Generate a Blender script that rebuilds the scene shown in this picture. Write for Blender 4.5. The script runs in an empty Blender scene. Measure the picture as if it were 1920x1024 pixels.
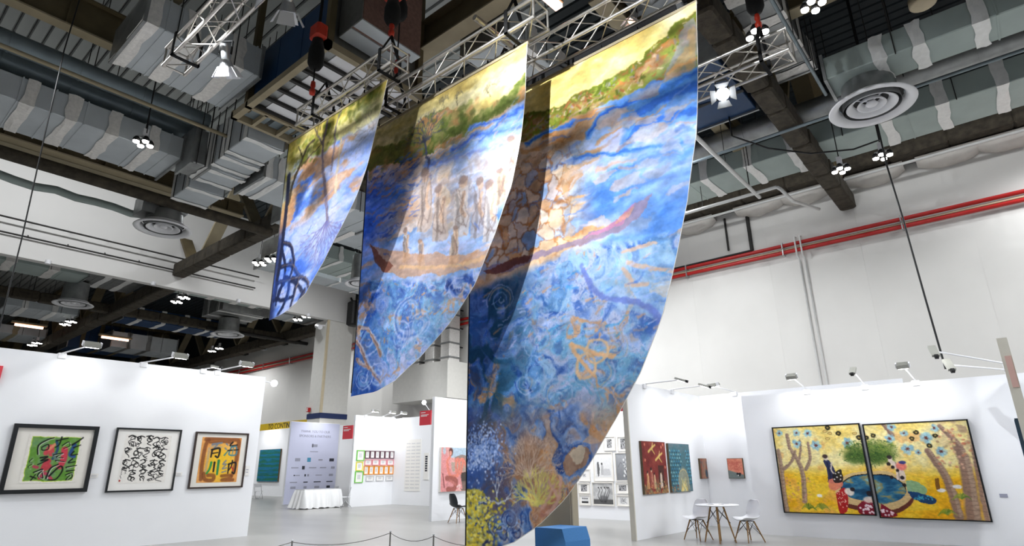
import bpy, math, random
import numpy as np
from mathutils import Vector, Matrix

C = bpy.context.scene.collection
random.seed(7)
PI = math.pi

# ---------------------------------------------------------------- camera, world, lights, exposure
sc = bpy.context.scene
cd = bpy.data.cameras.new('camera')
cam = bpy.data.objects.new('camera', cd)
C.objects.link(cam)
cd.sensor_width = 36.0
cd.lens = 20.846
cd.clip_end = 300
_r, _u, _f = (0.644,-0.765,-0.011), (-0.233,-0.211,0.949), (0.728,0.609,0.314)
cam.matrix_world = Matrix(((_r[0], _u[0], -_f[0], 0), (_r[1], _u[1], -_f[1], 0), (_r[2], _u[2], -_f[2], 1.5), (0, 0, 0, 1)))
sc.camera = cam

w = bpy.data.worlds.new('hall_ambience')
sc.world = w
w.use_nodes = True
w.node_tree.nodes['Background'].inputs[0].default_value = (0.93, 0.97, 1.0, 1)
w.node_tree.nodes['Background'].inputs[1].default_value = 0.03

sc.view_settings.view_transform = 'Standard'
sc.view_settings.look = 'None'
sc.view_settings.exposure = 0.75
sc.view_settings.gamma = 1.0
sc.view_settings.use_curve_mapping = False


def lamp(kind, name, loc, power, color=(1, 1, 1), target=None, **kw):
    ld = bpy.data.lights.new(name, kind)
    ld.energy = power
    ld.color = color
    for k, v in kw.items():
        setattr(ld, k, v)
    o = bpy.data.objects.new(name, ld)
    o.location = loc
    if target is not None:
        o.rotation_euler = (Vector(target) - Vector(loc)).to_track_quat('-Z', 'Y').to_euler()
    C.objects.link(o)
    return o


# high-bay banks of the hall behind, above and beside the camera, all out of view, shining straight down
COOL = (0.95, 0.975, 1.0)
for bx, by, bp in ((9.5, -8.0, 1000), (-5.5, 13.0, 800)):
    lamp('AREA', 'high_bay_bank', (bx, by, 8.4), bp, COOL, (bx, by, 0), shape='RECTANGLE', size=5, size_y=5)
# stage profile spots on the truss above the frame: they light the three hangings and throw the hard shadows
lamp('SPOT', 'stage_spot', (2.6, 3.8, 8.25), 1650, (0.93, 0.97, 1.0), (7.23, 3.5, 3.7), spot_size=math.radians(112), spot_blend=0.35, shadow_soft_size=0.04)
lamp('SPOT', 'stage_spot', (2.6, 6.75, 8.3), 340, (0.93, 0.96, 1.0), (6.1, 6.9, 4.6), spot_size=math.radians(112), spot_blend=0.4, shadow_soft_size=0.04)
lamp('SPOT', 'stage_spot', (2.2, 8.6, 8.3), 520, (0.93, 0.97, 1.0), (5.4, 9.1, 6.2), spot_size=math.radians(70), spot_blend=0.5, shadow_soft_size=0.04)
# added fixtureless fill lights, hidden by banners and ducts and beyond the frame
for x, y, z, p in ((13.5, 23, 12.3, 500), (14.2, 6.8, 10.3, 700), (17.6, 8.0, 10.2, 500), (19.6, -3.5, 10.3, 600), (16, -7, 10.3, 700),
                   (19.8, 15, 10.2, 700), (12, 12, 8.9, 480), (11.5, 5.2, 9.2, 360), (10.5, 12, 9.0, 300), (1.0, 12, 9.0, 220), (14.5, 17, 9.2, 700), (17, 14, 8.8, 420)):
    lamp('SPOT', 'bay_and_fill_beam', (x, y, z), p, COOL, (x, y, 0), spot_size=math.radians(168), spot_blend=.5, shadow_soft_size=.3)
# added fill strips hidden behind the ducts, brightening the side wall head and the bulkhead
lamp('AREA', 'wall_fill_strip', (19.7, 2.0, 11.3), 75, COOL, (21.2, 2.0, 8.0), shape='RECTANGLE', size=16, size_y=.2)
lamp('AREA', 'wall_fill_strip', (2.2, 22.6, 12.3), 260, COOL, (2.2, 27.5, 9.6), shape='RECTANGLE', size=12.4, size_y=.2)

# ---------------------------------------------------------------- materials
MATS = {}


def lin(c):
    return tuple(((v / 255) / 12.92 if v / 255 <= 0.04045 else ((v / 255 + 0.055) / 1.055) ** 2.4) for v in c)


def mat(name, rgb, rough=0.6, metal=0.0, var=0.12, scale=6.0, bump=0.0, bscale=40.0, emit=0.0, stretch=None, spec=0.5):
    m = bpy.data.materials.new(name)
    m.use_nodes = True
    nt = m.node_tree
    b = nt.nodes['Principled BSDF']
    c = lin(rgb)
    b.inputs['Roughness'].default_value = rough
    b.inputs['Metallic'].default_value = metal
    b.inputs['Specular IOR Level'].default_value = spec
    tc = nt.nodes.new('ShaderNodeTexCoord')
    src = tc.outputs['Object']
    if stretch:
        mp = nt.nodes.new('ShaderNodeMapping')
        mp.inputs['Scale'].default_value = stretch
        nt.links.new(src, mp.inputs[0])
        src = mp.outputs[0]
    if var > 0:
        n = nt.nodes.new('ShaderNodeTexNoise')
        n.inputs['Scale'].default_value = scale
        n.inputs['Detail'].default_value = 4
        nt.links.new(src, n.inputs['Vector'])
        r = nt.nodes.new('ShaderNodeValToRGB')
        r.color_ramp.elements[0].position = 0.3
        r.color_ramp.elements[1].position = 0.7
        r.color_ramp.elements[0].color = (*[v * (1 - var) for v in c], 1)
        r.color_ramp.elements[1].color = (*[min(1, v * (1 + var)) for v in c], 1)
        nt.links.new(n.outputs['Fac'], r.inputs[0])
        nt.links.new(r.outputs[0], b.inputs['Base Color'])
    else:
        b.inputs['Base Color'].default_value = (*c, 1)
    if bump > 0:
        n2 = nt.nodes.new('ShaderNodeTexNoise')
        n2.inputs['Scale'].default_value = bscale
        n2.inputs['Detail'].default_value = 3
        nt.links.new(src, n2.inputs['Vector'])
        bp = nt.nodes.new('ShaderNodeBump')
        bp.inputs['Strength'].default_value = bump
        bp.inputs['Distance'].default_value = 0.02
        nt.links.new(n2.outputs['Fac'], bp.inputs['Height'])
        nt.links.new(bp.outputs[0], b.inputs['Normal'])
    if emit > 0:
        b.inputs['Emission Color'].default_value = (*c, 1)
        b.inputs['Emission Strength'].default_value = emit
    MATS[name] = m
    return m


def paint_mat(name, rough):
    m = bpy.data.materials.new(name)
    m.use_nodes = True
    nt = m.node_tree
    b = nt.nodes['Principled BSDF']
    a = nt.nodes.new('ShaderNodeAttribute')
    a.attribute_name = 'paint'
    n = nt.nodes.new('ShaderNodeTexNoise')
    n.inputs['Scale'].default_value = 22
    n.inputs['Detail'].default_value = 5
    tc = nt.nodes.new('ShaderNodeTexCoord')
    nt.links.new(tc.outputs['Object'], n.inputs['Vector'])
    mr = nt.nodes.new('ShaderNodeMapRange')
    mr.inputs[3].default_value = 0.86
    mr.inputs[4].default_value = 1.14
    nt.links.new(n.outputs['Fac'], mr.inputs[0])
    mx = nt.nodes.new('ShaderNodeVectorMath')
    mx.operation = 'SCALE'
    nt.links.new(a.outputs['Color'], mx.inputs[0])
    nt.links.new(mr.outputs[0], mx.inputs['Scale'])
    nt.links.new(mx.outputs[0], b.inputs['Base Color'])
    b.inputs['Roughness'].default_value = rough
    b.inputs['Specular IOR Level'].default_value = 0.2
    MATS[name] = m
    return m


paint_mat('cloth_paint', 0.9)
paint_mat('canvas_paint', 0.6)
mat('booth_white', (238, 239, 242), 0.75, var=0.012, scale=1.5)
mat('hall_wall', (212, 210, 206), 0.85, var=0.035, scale=0.6)
mat('bulkhead_grey', (212, 210, 207), 0.8, var=0.03, scale=0.5)
mat('concrete', (146, 145, 142), 0.28, var=0.14, scale=0.7, bump=0.03, bscale=9, stretch=(1, 0.45, 1))
mat('deck', (158, 162, 160), 0.55, 0.3, var=0.3, scale=0.8, stretch=(1, .3, 1))
mat('deck_dark', (40, 48, 52), 0.6, 0.2, var=0.3, scale=0.8)
mat('duct_grey', (184, 190, 194), 0.6, 0.15, var=0.08, scale=1.3)
mat('duct_green', (158, 170, 166), 0.65, 0.1, var=0.08, scale=1.3)
mat('galvanised', (150, 152, 152), 0.42, 0.75, var=0.2, scale=3, bump=0.15, bscale=7)
mat('foil', (232, 229, 225), 0.4, 0.15, var=0.1, scale=14, bump=0.3, bscale=30)
mat('tape', (226, 226, 224), 0.5, 0.1, var=0.06, scale=8)
mat('fireproof', (62, 56, 46), 0.95, var=0.4, scale=5, bump=0.8, bscale=18)
mat('black_pipe', (34, 32, 30), 0.7, var=0.3, scale=3)
mat('cream_steel', (150, 138, 112), 0.65, var=0.12, scale=2)
mat('olive_steel', (96, 84, 58), 0.7, var=0.2, scale=2)
mat('pipe_blue', (124, 136, 142), 0.45, 0.4, var=0.12, scale=3)
mat('aluminium', (200, 195, 188), 0.32, 0.85, var=0.08, scale=10)
mat('steel_bright', (190, 192, 194), 0.35, 0.8, var=0.08, scale=10)
mat('black', (14, 14, 15), 0.6, var=0.2, scale=6)
mat('black_cloth', (10, 10, 11), 0.95, var=0.3, scale=20)
mat('hoist_red', (190, 50, 28), 0.45, var=0.12)
mat('unit_blue', (10, 52, 92), 0.5, var=0.12, scale=2)
mat('unit_brown', (116, 88, 78), 0.8, var=0.18, scale=14)
mat('unit_grey', (104, 104, 100), 0.6, 0.2, var=0.15)
mat('white_metal', (225, 225, 228), 0.45, var=0.02)
mat('lamp_white', (255, 252, 244), 0.5, var=0, emit=14)
mat('lamp_warm', (255, 196, 168), 0.5, var=0, emit=3.2)
mat('lamp_spot', (240, 246, 255), 0.5, var=0, emit=12)
mat('arm_lamp', (255, 255, 255), 0.5, var=0, emit=16)
mat('red_pipe', (176, 22, 18), 0.4, var=0.06)
mat('cream_pipe', (205, 190, 160), 0.5, var=0.05)
mat('white_pipe', (208, 208, 206), 0.45, var=0.05)
mat('insulation', (214, 211, 205), 0.95, var=0.06, scale=3, bump=0.8, bscale=5)
mat('column_white', (214, 212, 206), 0.7, var=0.03)
mat('stripe_navy', (26, 44, 92), 0.6, var=0.05)
mat('band_yellow', (200, 168, 20), 0.6, var=0.06)
mat('flag_faded', (206, 168, 158), 0.7, var=0.03)
mat('end_cap', (208, 203, 190), 0.8, var=0.03)
mat('flag_red', (222, 66, 78), 0.6, var=0.03)
mat('print_white', (240, 235, 235), 0.7, var=0)
mat('print_pale', (150, 152, 168), 0.7, var=0)
mat('print_dark', (48, 50, 62), 0.7, var=0)
mat('print_teal', (70, 140, 172), 0.7, var=0)
mat('sponsor_blue', (196, 199, 222), 0.7, var=0.01)
mat('frame_black', (14, 17, 20), 0.35, var=0.1)
mat('frame_brown', (44, 26, 18), 0.4, var=0.15, scale=20)
mat('mat_board', (226, 222, 214), 0.85, var=0.01)
mat('paper', (236, 234, 230), 0.85, var=0.01)
mat('canvas_edge', (92, 78, 58), 0.8, var=0.2, scale=12)
mat('navy_edge', (20, 44, 58), 0.7, var=0.1)
mat('shell_white', (228, 229, 233), 0.4, var=0.01)
mat('shell_black', (20, 26, 34), 0.4, var=0.05)
mat('wood_leg', (150, 112, 62), 0.5, var=0.18, scale=10, stretch=(6, 6, 1))
mat('wire_dark', (46, 44, 42), 0.4, 0.5, var=0)
mat('cloth_white', (240, 240, 240), 0.9, var=0.02)
mat('block_blue', (66, 128, 190), 0.8, var=0.06, scale=60)
mat('cart_olive', (170, 160, 138), 0.75, var=0.05, scale=3)
mat('rope_grey', (110, 108, 104), 0.8, var=0.1)
mat('rubber', (16, 16, 16), 0.7, var=0.1)
mat('arm_grey', (168, 168, 160), 0.6, 0.2, var=0.05)

# ---------------------------------------------------------------- mesh helpers


class MB:
    def __init__(self):
        self.v = []
        self.f = []
        self.sm = []

    def add(self, vs, fs, smooth=False):
        n = len(self.v)
        self.v += [tuple(p) for p in vs]
        self.f += [tuple(i + n for i in f) for f in fs]
        self.sm += [smooth] * len(fs)
        return self

    def box(self, x0, x1, y0, y1, z0, z1):
        if x0 > x1: x0, x1 = x1, x0
        if y0 > y1: y0, y1 = y1, y0
        if z0 > z1: z0, z1 = z1, z0
        v = [(x, y, z) for z in (z0, z1) for y in (y0, y1) for x in (x0, x1)]
        return self.add(v, [(0, 2, 3, 1), (4, 5, 7, 6), (0, 1, 5, 4), (2, 6, 7, 3), (0, 4, 6, 2), (1, 3, 7, 5)])

    def bevel_box(self, x0, x1, y0, y1, z0, z1, b=0.02):
        # eight-sided footprint with chamfered top and bottom
        def ring(i, z):
            return [(x0 + b + i, y0 + i, z), (x1 - b - i, y0 + i, z), (x1 - i, y0 + b + i, z), (x1 - i, y1 - b - i, z), (x1 - b - i, y1 - i, z), (x0 + b + i, y1 - i, z), (x0 + i, y1 - b - i, z), (x0 + i, y0 + b + i, z)]
        rs = ring(b, z0) + ring(0, z0 + b) + ring(0, z1 - b) + ring(b, z1)
        fs = [tuple(range(7, -1, -1)), tuple(range(24, 32))]
        for k in range(3):
            for i in range(8):
                j = (i + 1) % 8
                fs.append((k * 8 + i, k * 8 + j, k * 8 + 8 + j, k * 8 + 8 + i))
        return self.add(rs, fs)

    def obox(self, c, ax, ay, az):
        c, ax, ay, az = Vector(c), Vector(ax), Vector(ay), Vector(az)
        v = [c + ax * i + ay * j + az * k for k in (-1, 1) for j in (-1, 1) for i in (-1, 1)]
        return self.add(v, [(0, 2, 3, 1), (4, 5, 7, 6), (0, 1, 5, 4), (2, 6, 7, 3), (0, 4, 6, 2), (1, 3, 7, 5)])

    def bar(self, p, q, w, h):
        p, q = Vector(p), Vector(q)
        d = q - p
        s = d.cross(Vector((0, 0, 1)))
        if s.length < 1e-6: s = Vector((1, 0, 0))
        s.normalize()
        t = s.cross(d).normalized()
        return self.obox((p + q) / 2, d / 2, s * w / 2, t * h / 2)

    def tube(self, pts, r, n=8, r2=None, smooth=True, caps=True):
        pts = [Vector(p) for p in pts]
        m = len(pts)
        vs = []
        prev = None
        for i, p in enumerate(pts):
            d = (pts[min(i + 1, m - 1)] - pts[max(i - 1, 0)]).normalized()
            if prev is None:
                a = d.cross(Vector((0, 0, 1)))
                if a.length < 1e-4: a = Vector((1, 0, 0))
            else:
                a = prev - d * prev.dot(d)
            a.normalize()
            prev = a
            b = d.cross(a)
            rr = r if r2 is None else r + (r2 - r) * i / (m - 1)
            vs += [p + (a * math.cos(2 * PI * k / n) + b * math.sin(2 * PI * k / n)) * rr for k in range(n)]
        fs = []
        for i in range(m - 1):
            for k in range(n):
                j = (k + 1) % n
                fs.append((i * n + k, i * n + j, i * n + n + j, i * n + n + k))
        self.add(vs, fs, smooth)
        if caps:
            self.add(vs[:n], [tuple(range(n))[::-1]])
            self.add(vs[-n:], [tuple(range(n))])
        return self

    def lathe(self, prof, c=(0, 0, 0), n=32, smooth=True):
        vs = [(c[0] + r * math.cos(2 * PI * k / n), c[1] + r * math.sin(2 * PI * k / n), c[2] + z) for r, z in prof for k in range(n)]
        fs = []
        for i in range(len(prof) - 1):
            for k in range(n):
                j = (k + 1) % n
                fs.append((i * n + k, i * n + j, i * n + n + j, i * n + n + k))
        return self.add(vs, fs, smooth)

    def prism(self, poly, ax):  # extrude a 3D polygon by a vector
        n = len(poly)
        a = [Vector(p) for p in poly]
        b = [p + Vector(ax) for p in a]
        return self.add(a + b, [tuple(range(n))[::-1], tuple(range(n, 2 * n))] + [(i, (i + 1) % n, n + (i + 1) % n, n + i) for i in range(n)])

    def build(self, name, m, parent=None, mods=()):
        off = Vector(parent_world(parent)) if parent is not None else Vector((0, 0, 0))
        me = bpy.data.meshes.new(name)
        me.from_pydata([tuple(Vector(p) - off) for p in self.v], [], self.f)
        me.polygons.foreach_set('use_smooth', self.sm)
        me.update()
        o = bpy.data.objects.new(name, me)
        me.materials.append(MATS[m])
        C.objects.link(o)
        if parent is not None: o.parent = parent
        return o


def parent_world(o):
    p = Vector((0, 0, 0))
    while o is not None:
        p = p + o.location
        o = o.parent
    return p


def tag(o, label, cat, group=None):
    o['label'] = label
    o['category'] = cat
    if group: o['group'] = group
    return o


def thing(name, label, cat, loc=(0, 0, 0), group=None):
    o = bpy.data.objects.new(name, None)
    o.location = loc
    C.objects.link(o)
    return tag(o, label, cat, group)


def struct(o):
    o['kind'] = 'structure'
    return o


def dup(root, loc, label=None, rotz=None, name=None):
    c = root.copy()
    C.objects.link(c)
    c.location = loc
    if rotz is not None: c.rotation_euler = (0, 0, rotz)
    if label: c['label'] = label

    def kids(a, b):
        for ch in list(a.children):
            d = ch.copy()
            C.objects.link(d)
            d.parent = b
            kids(ch, d)
    kids(root, c)
    return c


def text(name, body, size, loc, rot, m, parent=None, align='CENTER', extrude=0.004):
    cu = bpy.data.curves.new(name, 'FONT')
    cu.body = body
    cu.size = size
    cu.align_x = align
    cu.extrude = extrude
    cu.resolution_u = 3
    cu.materials.append(MATS[m])
    tmp = bpy.data.objects.new('tmp', cu)
    C.objects.link(tmp)
    bpy.context.view_layer.update()
    me = bpy.data.meshes.new_from_object(tmp.evaluated_get(bpy.context.evaluated_depsgraph_get()))
    me.name = name
    bpy.data.objects.remove(tmp)
    o = bpy.data.objects.new(name, me)
    C.objects.link(o)
    o['kind'] = 'stuff'
    if parent is not None:
        o.parent = parent
        loc = Vector(loc) - parent_world(parent)
    o.location = loc
    o.rotation_euler = rot
    return o


FACE_NX = (PI / 2, 0, -PI / 2)   # text read from -X
FACE_NY = (PI / 2, 0, 0)         # text read from -Y

# ================================================================ THE HALL
YB, XW, ZD = 28.0, 22.0, 14.0     # bulkhead plane, far side wall plane, deck height
struct(MB().box(-14, 40, -14, 82, -0.2, 0).build('floor', 'concrete'))

ceiling = bpy.data.objects.new('ceiling', None)
ceiling.location = (0, 0, ZD)
C.objects.link(ceiling)
struct(ceiling)
MB().box(-6, 24, -9, 82, ZD + 0.06, ZD + 0.2).build('deck_slab', 'black', ceiling)
pan = None
for i in range(84):                    # trough-shaped deck panels with a recessed joint between neighbours
    x = -6.2 + i * 0.355
    if pan is None:
        b = MB()
        b.add([(x, -9, ZD + .06), (x + .03, -9, ZD), (x + .295, -9, ZD), (x + .33, -9, ZD + .06), (x, 82, ZD + .06), (x + .03, 82, ZD), (x + .295, 82, ZD), (x + .33, 82, ZD + .06)],
              [(0, 1, 5, 4), (1, 2, 6, 5), (2, 3, 7, 6)])
        pan = b.build('panel', 'deck', ceiling)
        x_first = x
    else:
        p = pan.copy()
        p.location = (x - x_first, 0, 0)
        C.objects.link(p)
        if x > 11.5:
            p.material_slots[0].link = 'OBJECT'
            p.material_slots[0].material = MATS['deck_dark']

wall_right = bpy.data.objects.new('wall_right', None)
wall_right.location = (XW, 0, 0)
C.objects.link(wall_right)
struct(wall_right)
MB().box(XW + .06, XW + .3, -9, 82, 0, ZD).build('wall_core', 'deck_dark', wall_right)
MB().box(XW + .045, XW + .06, -9, 82, 0, 10.98).build('wall_lining', 'hall_wall', wall_right)
q0 = MB().box(XW, XW + .06, -8.999, -6.001, 0, 10.98).build('panel', 'hall_wall', wall_right)
for i in range(1, 30):
    q = q0.copy()
    q.location = (0, i * 3.0, 0)
    C.objects.link(q)

bk = MB().box(-1, 19.4, YB, YB + .25, 9.46, ZD - 0.3)
wall_left = struct(bk.build('wall_left', 'bulkhead_grey'))
MB().box(-1, 19.4, YB - .05, YB + .3, 9.38, 9.46).build('bottom_rail', 'bulkhead_grey', wall_left)
for i in range(5):
    MB().tube([(1.3 + 3.8 * i, YB - .06, 9.47), (1.3 + 3.8 * i, YB - .06, 9.32)], .1, 8).build('roller', 'white_metal', wall_left)
struct(MB().box(-6, 30, 81.5, 82, 0, ZD).build('wall_back', 'hall_wall'))

col = struct(MB().box(17.77, 19.38, YB, YB + 1.2, 0, 9.4).build('column', 'column_white'))
MB().box(17.74, 19.41, YB - .03, YB + 1.23, 4.14, 4.41).build('stripe', 'stripe_navy', col)
MB().box(17.74, 17.86, YB - .03, YB + .07, 4.41, 9.4).build('corner_guard', 'cream_pipe', col)
MB().box(17.7, 19.45, YB - .07, YB + 1.27, 3.74, 3.87).build('ledge', 'column_white', col)

# boxed-out wall casing with the shiny risers standing on it
struct(MB().box(20.6, XW, 21.5, 25.7, 4.9, 6.75).build('trim_1', 'column_white'))
for i, (y0, y1, lab) in enumerate(((21.75, 22.45, 'shiny foil-clad vertical riser duct nearest the third banner, above the white casing'), (22.95, 23.65, 'shiny foil-clad vertical riser duct second from the third banner, above the white casing'), (24.1, 24.75, 'shiny foil-clad vertical riser duct third from the third banner, mostly hidden by the second'))):
    t = thing('riser_duct', lab, 'duct', (21.3, (y0 + y1) / 2, 6.75))
    MB().bevel_box(20.95, 21.7, y0, y1, 6.75, 10.9, .04).build('duct_body', 'foil', t)
    for k in range(5):
        MB().box(20.91, 21.74, y0 - .04, y1 + .04, 6.95 + .75 * k, 7.03 + .75 * k).build('foil_band', 'galvanised', t)
    for k in range(3):
        MB().bar((21.74, y0 + .1, 7.6 + k), (21.99, y0 + .1, 7.6 + k), .05, .05).build('bracket', 'black', t)

# twin red sprinkler mains along the side wall
for z, r, m, nm, lab in ((9.1, .07, 'red_pipe', 'sprinkler_main', 'upper of the two long red pipes along the grey side wall'), (8.84, .07, 'red_pipe', 'sprinkler_main', 'lower of the two long red pipes along the grey side wall')):
    o = MB().tube([(XW - .16, -8, z), (XW - .16, 60, z)], r, 8).build(nm, m)
    tag(o, lab, 'pipe', 'twin red pipes')
    for k in range(16):
        MB().box(XW - .26, XW, -2 + 3.7 * k, -1.96 + 3.7 * k, z - .11, z + .11).build('pipe_clip', 'steel_bright', o)
tag(MB().tube([(XW - .1, -8, 8.96), (XW - .1, 60, 8.96)], .035, 6).build('thin_conduit', 'cream_pipe'), 'thin cream conduit running between the two red pipes', 'pipe')
a, b = (21.900,4.874,8.810), (21.900,4.814,4.213)  # unprojected from image pixels, as are most positions and painted outlines below
for dy, lab in ((0.08, 'left one of two white drop conduits hooked over the red pipes'), (-.1, 'right one of two white drop conduits hooked over the red pipes')):
    o = MB().tube([(XW - .05, a[1] + dy, 9.35), (XW - .3, a[1] + dy, 9.3), (XW - .3, a[1] + dy, 8.6), (XW - .05, a[1] + dy, 8.5), (XW - .05, a[1] + dy, 3.0)], .03, 6).build('drop_conduit', 'white_pipe')
    tag(o, lab, 'pipe')
# black conduit loop on the wall
p1, p2, p3, p4 = (21.950,9.738,9.219), (21.950,6.531,9.237), (21.950,6.510,10.879), (21.950,7.400,10.801)
t = thing('wall_conduit', 'black square-cornered conduit on the grey wall above the red pipes', 'pipe', (XW, p2[1], p2[2]))
MB().tube([p1, p2], .05, 6).build('run', 'black_pipe', t)
MB().tube([p2, (21.95, p2[1], p3[2] + .5)], .07, 6).build('riser', 'black_pipe', t)
MB().tube([(21.95, p4[1], p4[2]), (21.95, p4[1], p2[2] - .28 + .5)], .04, 6).build('riser', 'black_pipe', t)

# draped white insulation at the head of the side wall
ins = [(8.557, 1.0), (6.023, .8), (4.330, .9), (2.147, .9), (0.093, .8), (-1.489, .8)]
labs = ['beside the third banner edge', 'above the black wall conduit', 'left of the dark beam end', 'under the two quad lamps', 'right of the two quad lamps', 'at the right edge of the photo']
for (y, h), lb in zip(ins, labs):
    vs, fs = [], []
    n = 9
    for i in range(n):
        s = i / (n - 1)
        yy = y + .85 - 1.7 * s
        d = 10.78 - h * .3 * math.sin(PI * s) ** .7 - random.random() * .06
        vs += [(21.45, yy, 10.92), (21.6, yy, (10.9 + d) / 2), (21.93, yy, d), (21.99, yy, 10.9)]
    for i in range(n - 1):
        for k in range(3):
            fs.append((i * 4 + k, i * 4 + k + 1, i * 4 + 5 + k, i * 4 + 4 + k))
    o = MB().add(vs, fs, True).build('insulation_flap', 'insulation')
    tag(o, 'sagging white insulation sheet at wall head ' + lb, 'insulation')
tag(MB().tube([(21.3, -8, 10.75), (21.3, 12, 10.75)], .05, 6).build('eaves_pipe', 'white_pipe'), 'long thin white pipe along the head of the side wall', 'pipe')

# yellow lettered band on the far end of the side wall
t = thing('wall_banner', 'yellow lettered band on far grey wall left of the column', 'sign', (XW, 39, 4.6))
MB().box(XW - .03, XW, 34.5, 48, 4.25, 4.76).build('band', 'band_yellow', t)
text('lettering', 'TO CONTINUE', .5, (XW - .04, 39.3, 4.36), FACE_NX, 'black', t)
t = thing('safety_sign', 'small red square hose sign on the column above navy stripe', 'sign', (17.74, 29.0, 4.5))
MB().box(17.6, 17.74, 28.9, 29.1, 4.5, 4.72).build('plate', 'red_pipe', t)
MB().box(17.58, 17.6, 28.96, 29.04, 4.53, 4.62).build('pictogram', 'print_white', t)
MB().box(17.58, 17.6, 28.94, 29.06, 4.64, 4.68).build('pictogram', 'print_white', t)

t = thing('security_camera', 'white bullet security camera high on the column corner', 'camera', (17.7, 28.3, 9.0))
MB().tube([(17.77, 28.3, 9.1), (17.4, 28.3, 9.05)], .05, 8).build('bracket', 'white_metal', t)
MB().tube([(17.4, 28.5, 9.05), (17.2, 27.85, 8.85)], .13, 10).build('housing', 'white_metal', t)
s0 = (18.681,27.500,9.154)
t = thing('loudspeaker', 'black loudspeaker on the bulkhead right of the column', 'speaker', (s0[0], 27.7, s0[2]))
MB().bevel_box(s0[0], s0[0] + .85, 27.1, 27.75, s0[2], s0[2] + 1.4, .08).build('cabinet', 'black', t)
MB().bar((s0[0] + .4, 27.7, s0[2] + 1.35), (s0[0] + .4, 27.99, s0[2] + 1.75), .08, .08).build('bracket', 'black', t)

o = MB()
for k in range(24):
    j = random.uniform(-.04, .04)
    o.bevel_box(21.0 + j, 21.75 + j, -8 + 1.6 * k, -6.4 + 1.6 * k, 10.95 + j, 11.7 + j, .05)
o = o.build('eaves_beam', 'fireproof')
tag(o, 'dark sprayed eaves beam along the head of the grey side wall', 'beam')

# ================================================================ DUCTS, BEAMS, PIPES


def wavy_band(axis, p, bw, x0, x1, y0, y1, z0, z1, e):
    """a strip of tape or foil wrapped round a duct, with ragged edges"""
    a0, a1 = (y0, y1) if axis == 'x' else (x0, x1)
    ring = []
    for k in range(5): ring.append((a0 - e + (a1 - a0 + 2 * e) * k / 5, z0 - e))
    for k in range(3): ring.append((a1 + e, z0 - e + (z1 - z0 + 2 * e) * k / 3))
    for k in range(5): ring.append((a1 + e - (a1 - a0 + 2 * e) * k / 5, z1 + e))
    for k in range(3): ring.append((a0 - e, z1 + e - (z1 - z0 + 2 * e) * k / 3))
    n = len(ring)
    vs = []
    for s in (-1, -.35, .35, 1):
        for i, (a, z) in enumerate(ring):
            q = p + s * bw / 2 + (random.uniform(-.035, .035) if abs(s) == 1 else 0)
            g = random.uniform(-.012, .012) if abs(s) < 1 else -.006
            ca, cz = (a0 + a1) / 2, (z0 + z1) / 2
            a2, z2 = a + (g if a > ca else -g), z + (g if z > cz else -g)
            vs.append((q, a2, z2) if axis == 'x' else (a2, q, z2))
    fs = [(j * n + i, j * n + (i + 1) % n, (j + 1) * n + (i + 1) % n, (j + 1) * n + i) for j in range(3) for i in range(n)]
    return MB().add(vs, fs, False)


def duct(label, x0, x1, y0, y1, z0, z1, axis, bands=(), m='duct_grey', band='foil', bw=.16, lip=True, grp=None, seams=0, hang=(0, 1)):
    loc = ((x0 + x1) / 2, (y0 + y1) / 2, z0)
    t = thing('air_duct', label, 'duct', loc, grp)
    MB().bevel_box(x0, x1, y0, y1, z0, z1, .02).build('duct_body', m, t)
    e = .025
    for k, p in enumerate(bands):
        wavy_band(axis, p, bw * 1.7 if band == 'foil' else bw * 1.35, x0, x1, y0, y1, z0, z1, e).build('foil_band', band, t)
    lo, hi = (x0, x1) if axis == 'x' else (y0, y1)
    for k in range(seams):
        p = lo + (hi - lo) * (k + .5) / seams
        if axis == 'x': MB().box(p - .015, p + .015, y0 - .012, y1 + .012, z0 - .012, z1 + .012).build('seam', m, t)
        else: MB().box(x0 - .012, x1 + .012, p - .015, p + .015, z0 - .012, z1 + .012).build('seam', m, t)
    if lip:
        for p in (lo, hi):
            if axis == 'x': MB().box(p - .03, p + .03, y0 - .06, y1 + .06, z0 - .06, z1 + .06).build('flange', 'galvanised', t)
            else: MB().box(x0 - .06, x1 + .06, p - .03, p + .03, z0 - .06, z1 + .06).build('flange', 'galvanised', t)
    # hanger rods up to the deck
    n = max(2, int((hi - lo) / 2.5))
    for k in range(n):
        p = lo + (hi - lo) * (k + .5) / n
        for s in hang:
            if axis == 'x': MB().tube([(p, (y0 - .04, y1 + .04)[s], z0 - .04), (p, (y0 - .04, y1 + .04)[s], ZD)], .012, 5).build('hanger_rod', 'black_pipe', t)
            else: MB().tube([((x0 - .04, x1 + .04)[s], p, z0 - .04), ((x0 - .04, x1 + .04)[s], p, ZD)], .012, 5).build('hanger_rod', 'black_pipe', t)
    return t


# ---- left bay, running away from the camera along x
duct('long grey duct with shiny foil bands at the left edge above the bulkhead', -.6, 5.15, 15.83, 17.5, 9.5, 10.12, 'x',
     [1.834, 2.654, 3.523, 4.432, .9], seams=9, hang=(1,))
duct('wide pale grey duct with open foil-edged end behind the short left truss', 2.68, 5.06, 11.63, 13.5, 10.0, 10.75, 'x',
     [2.8, 3.568, 4.535], seams=9)
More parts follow.
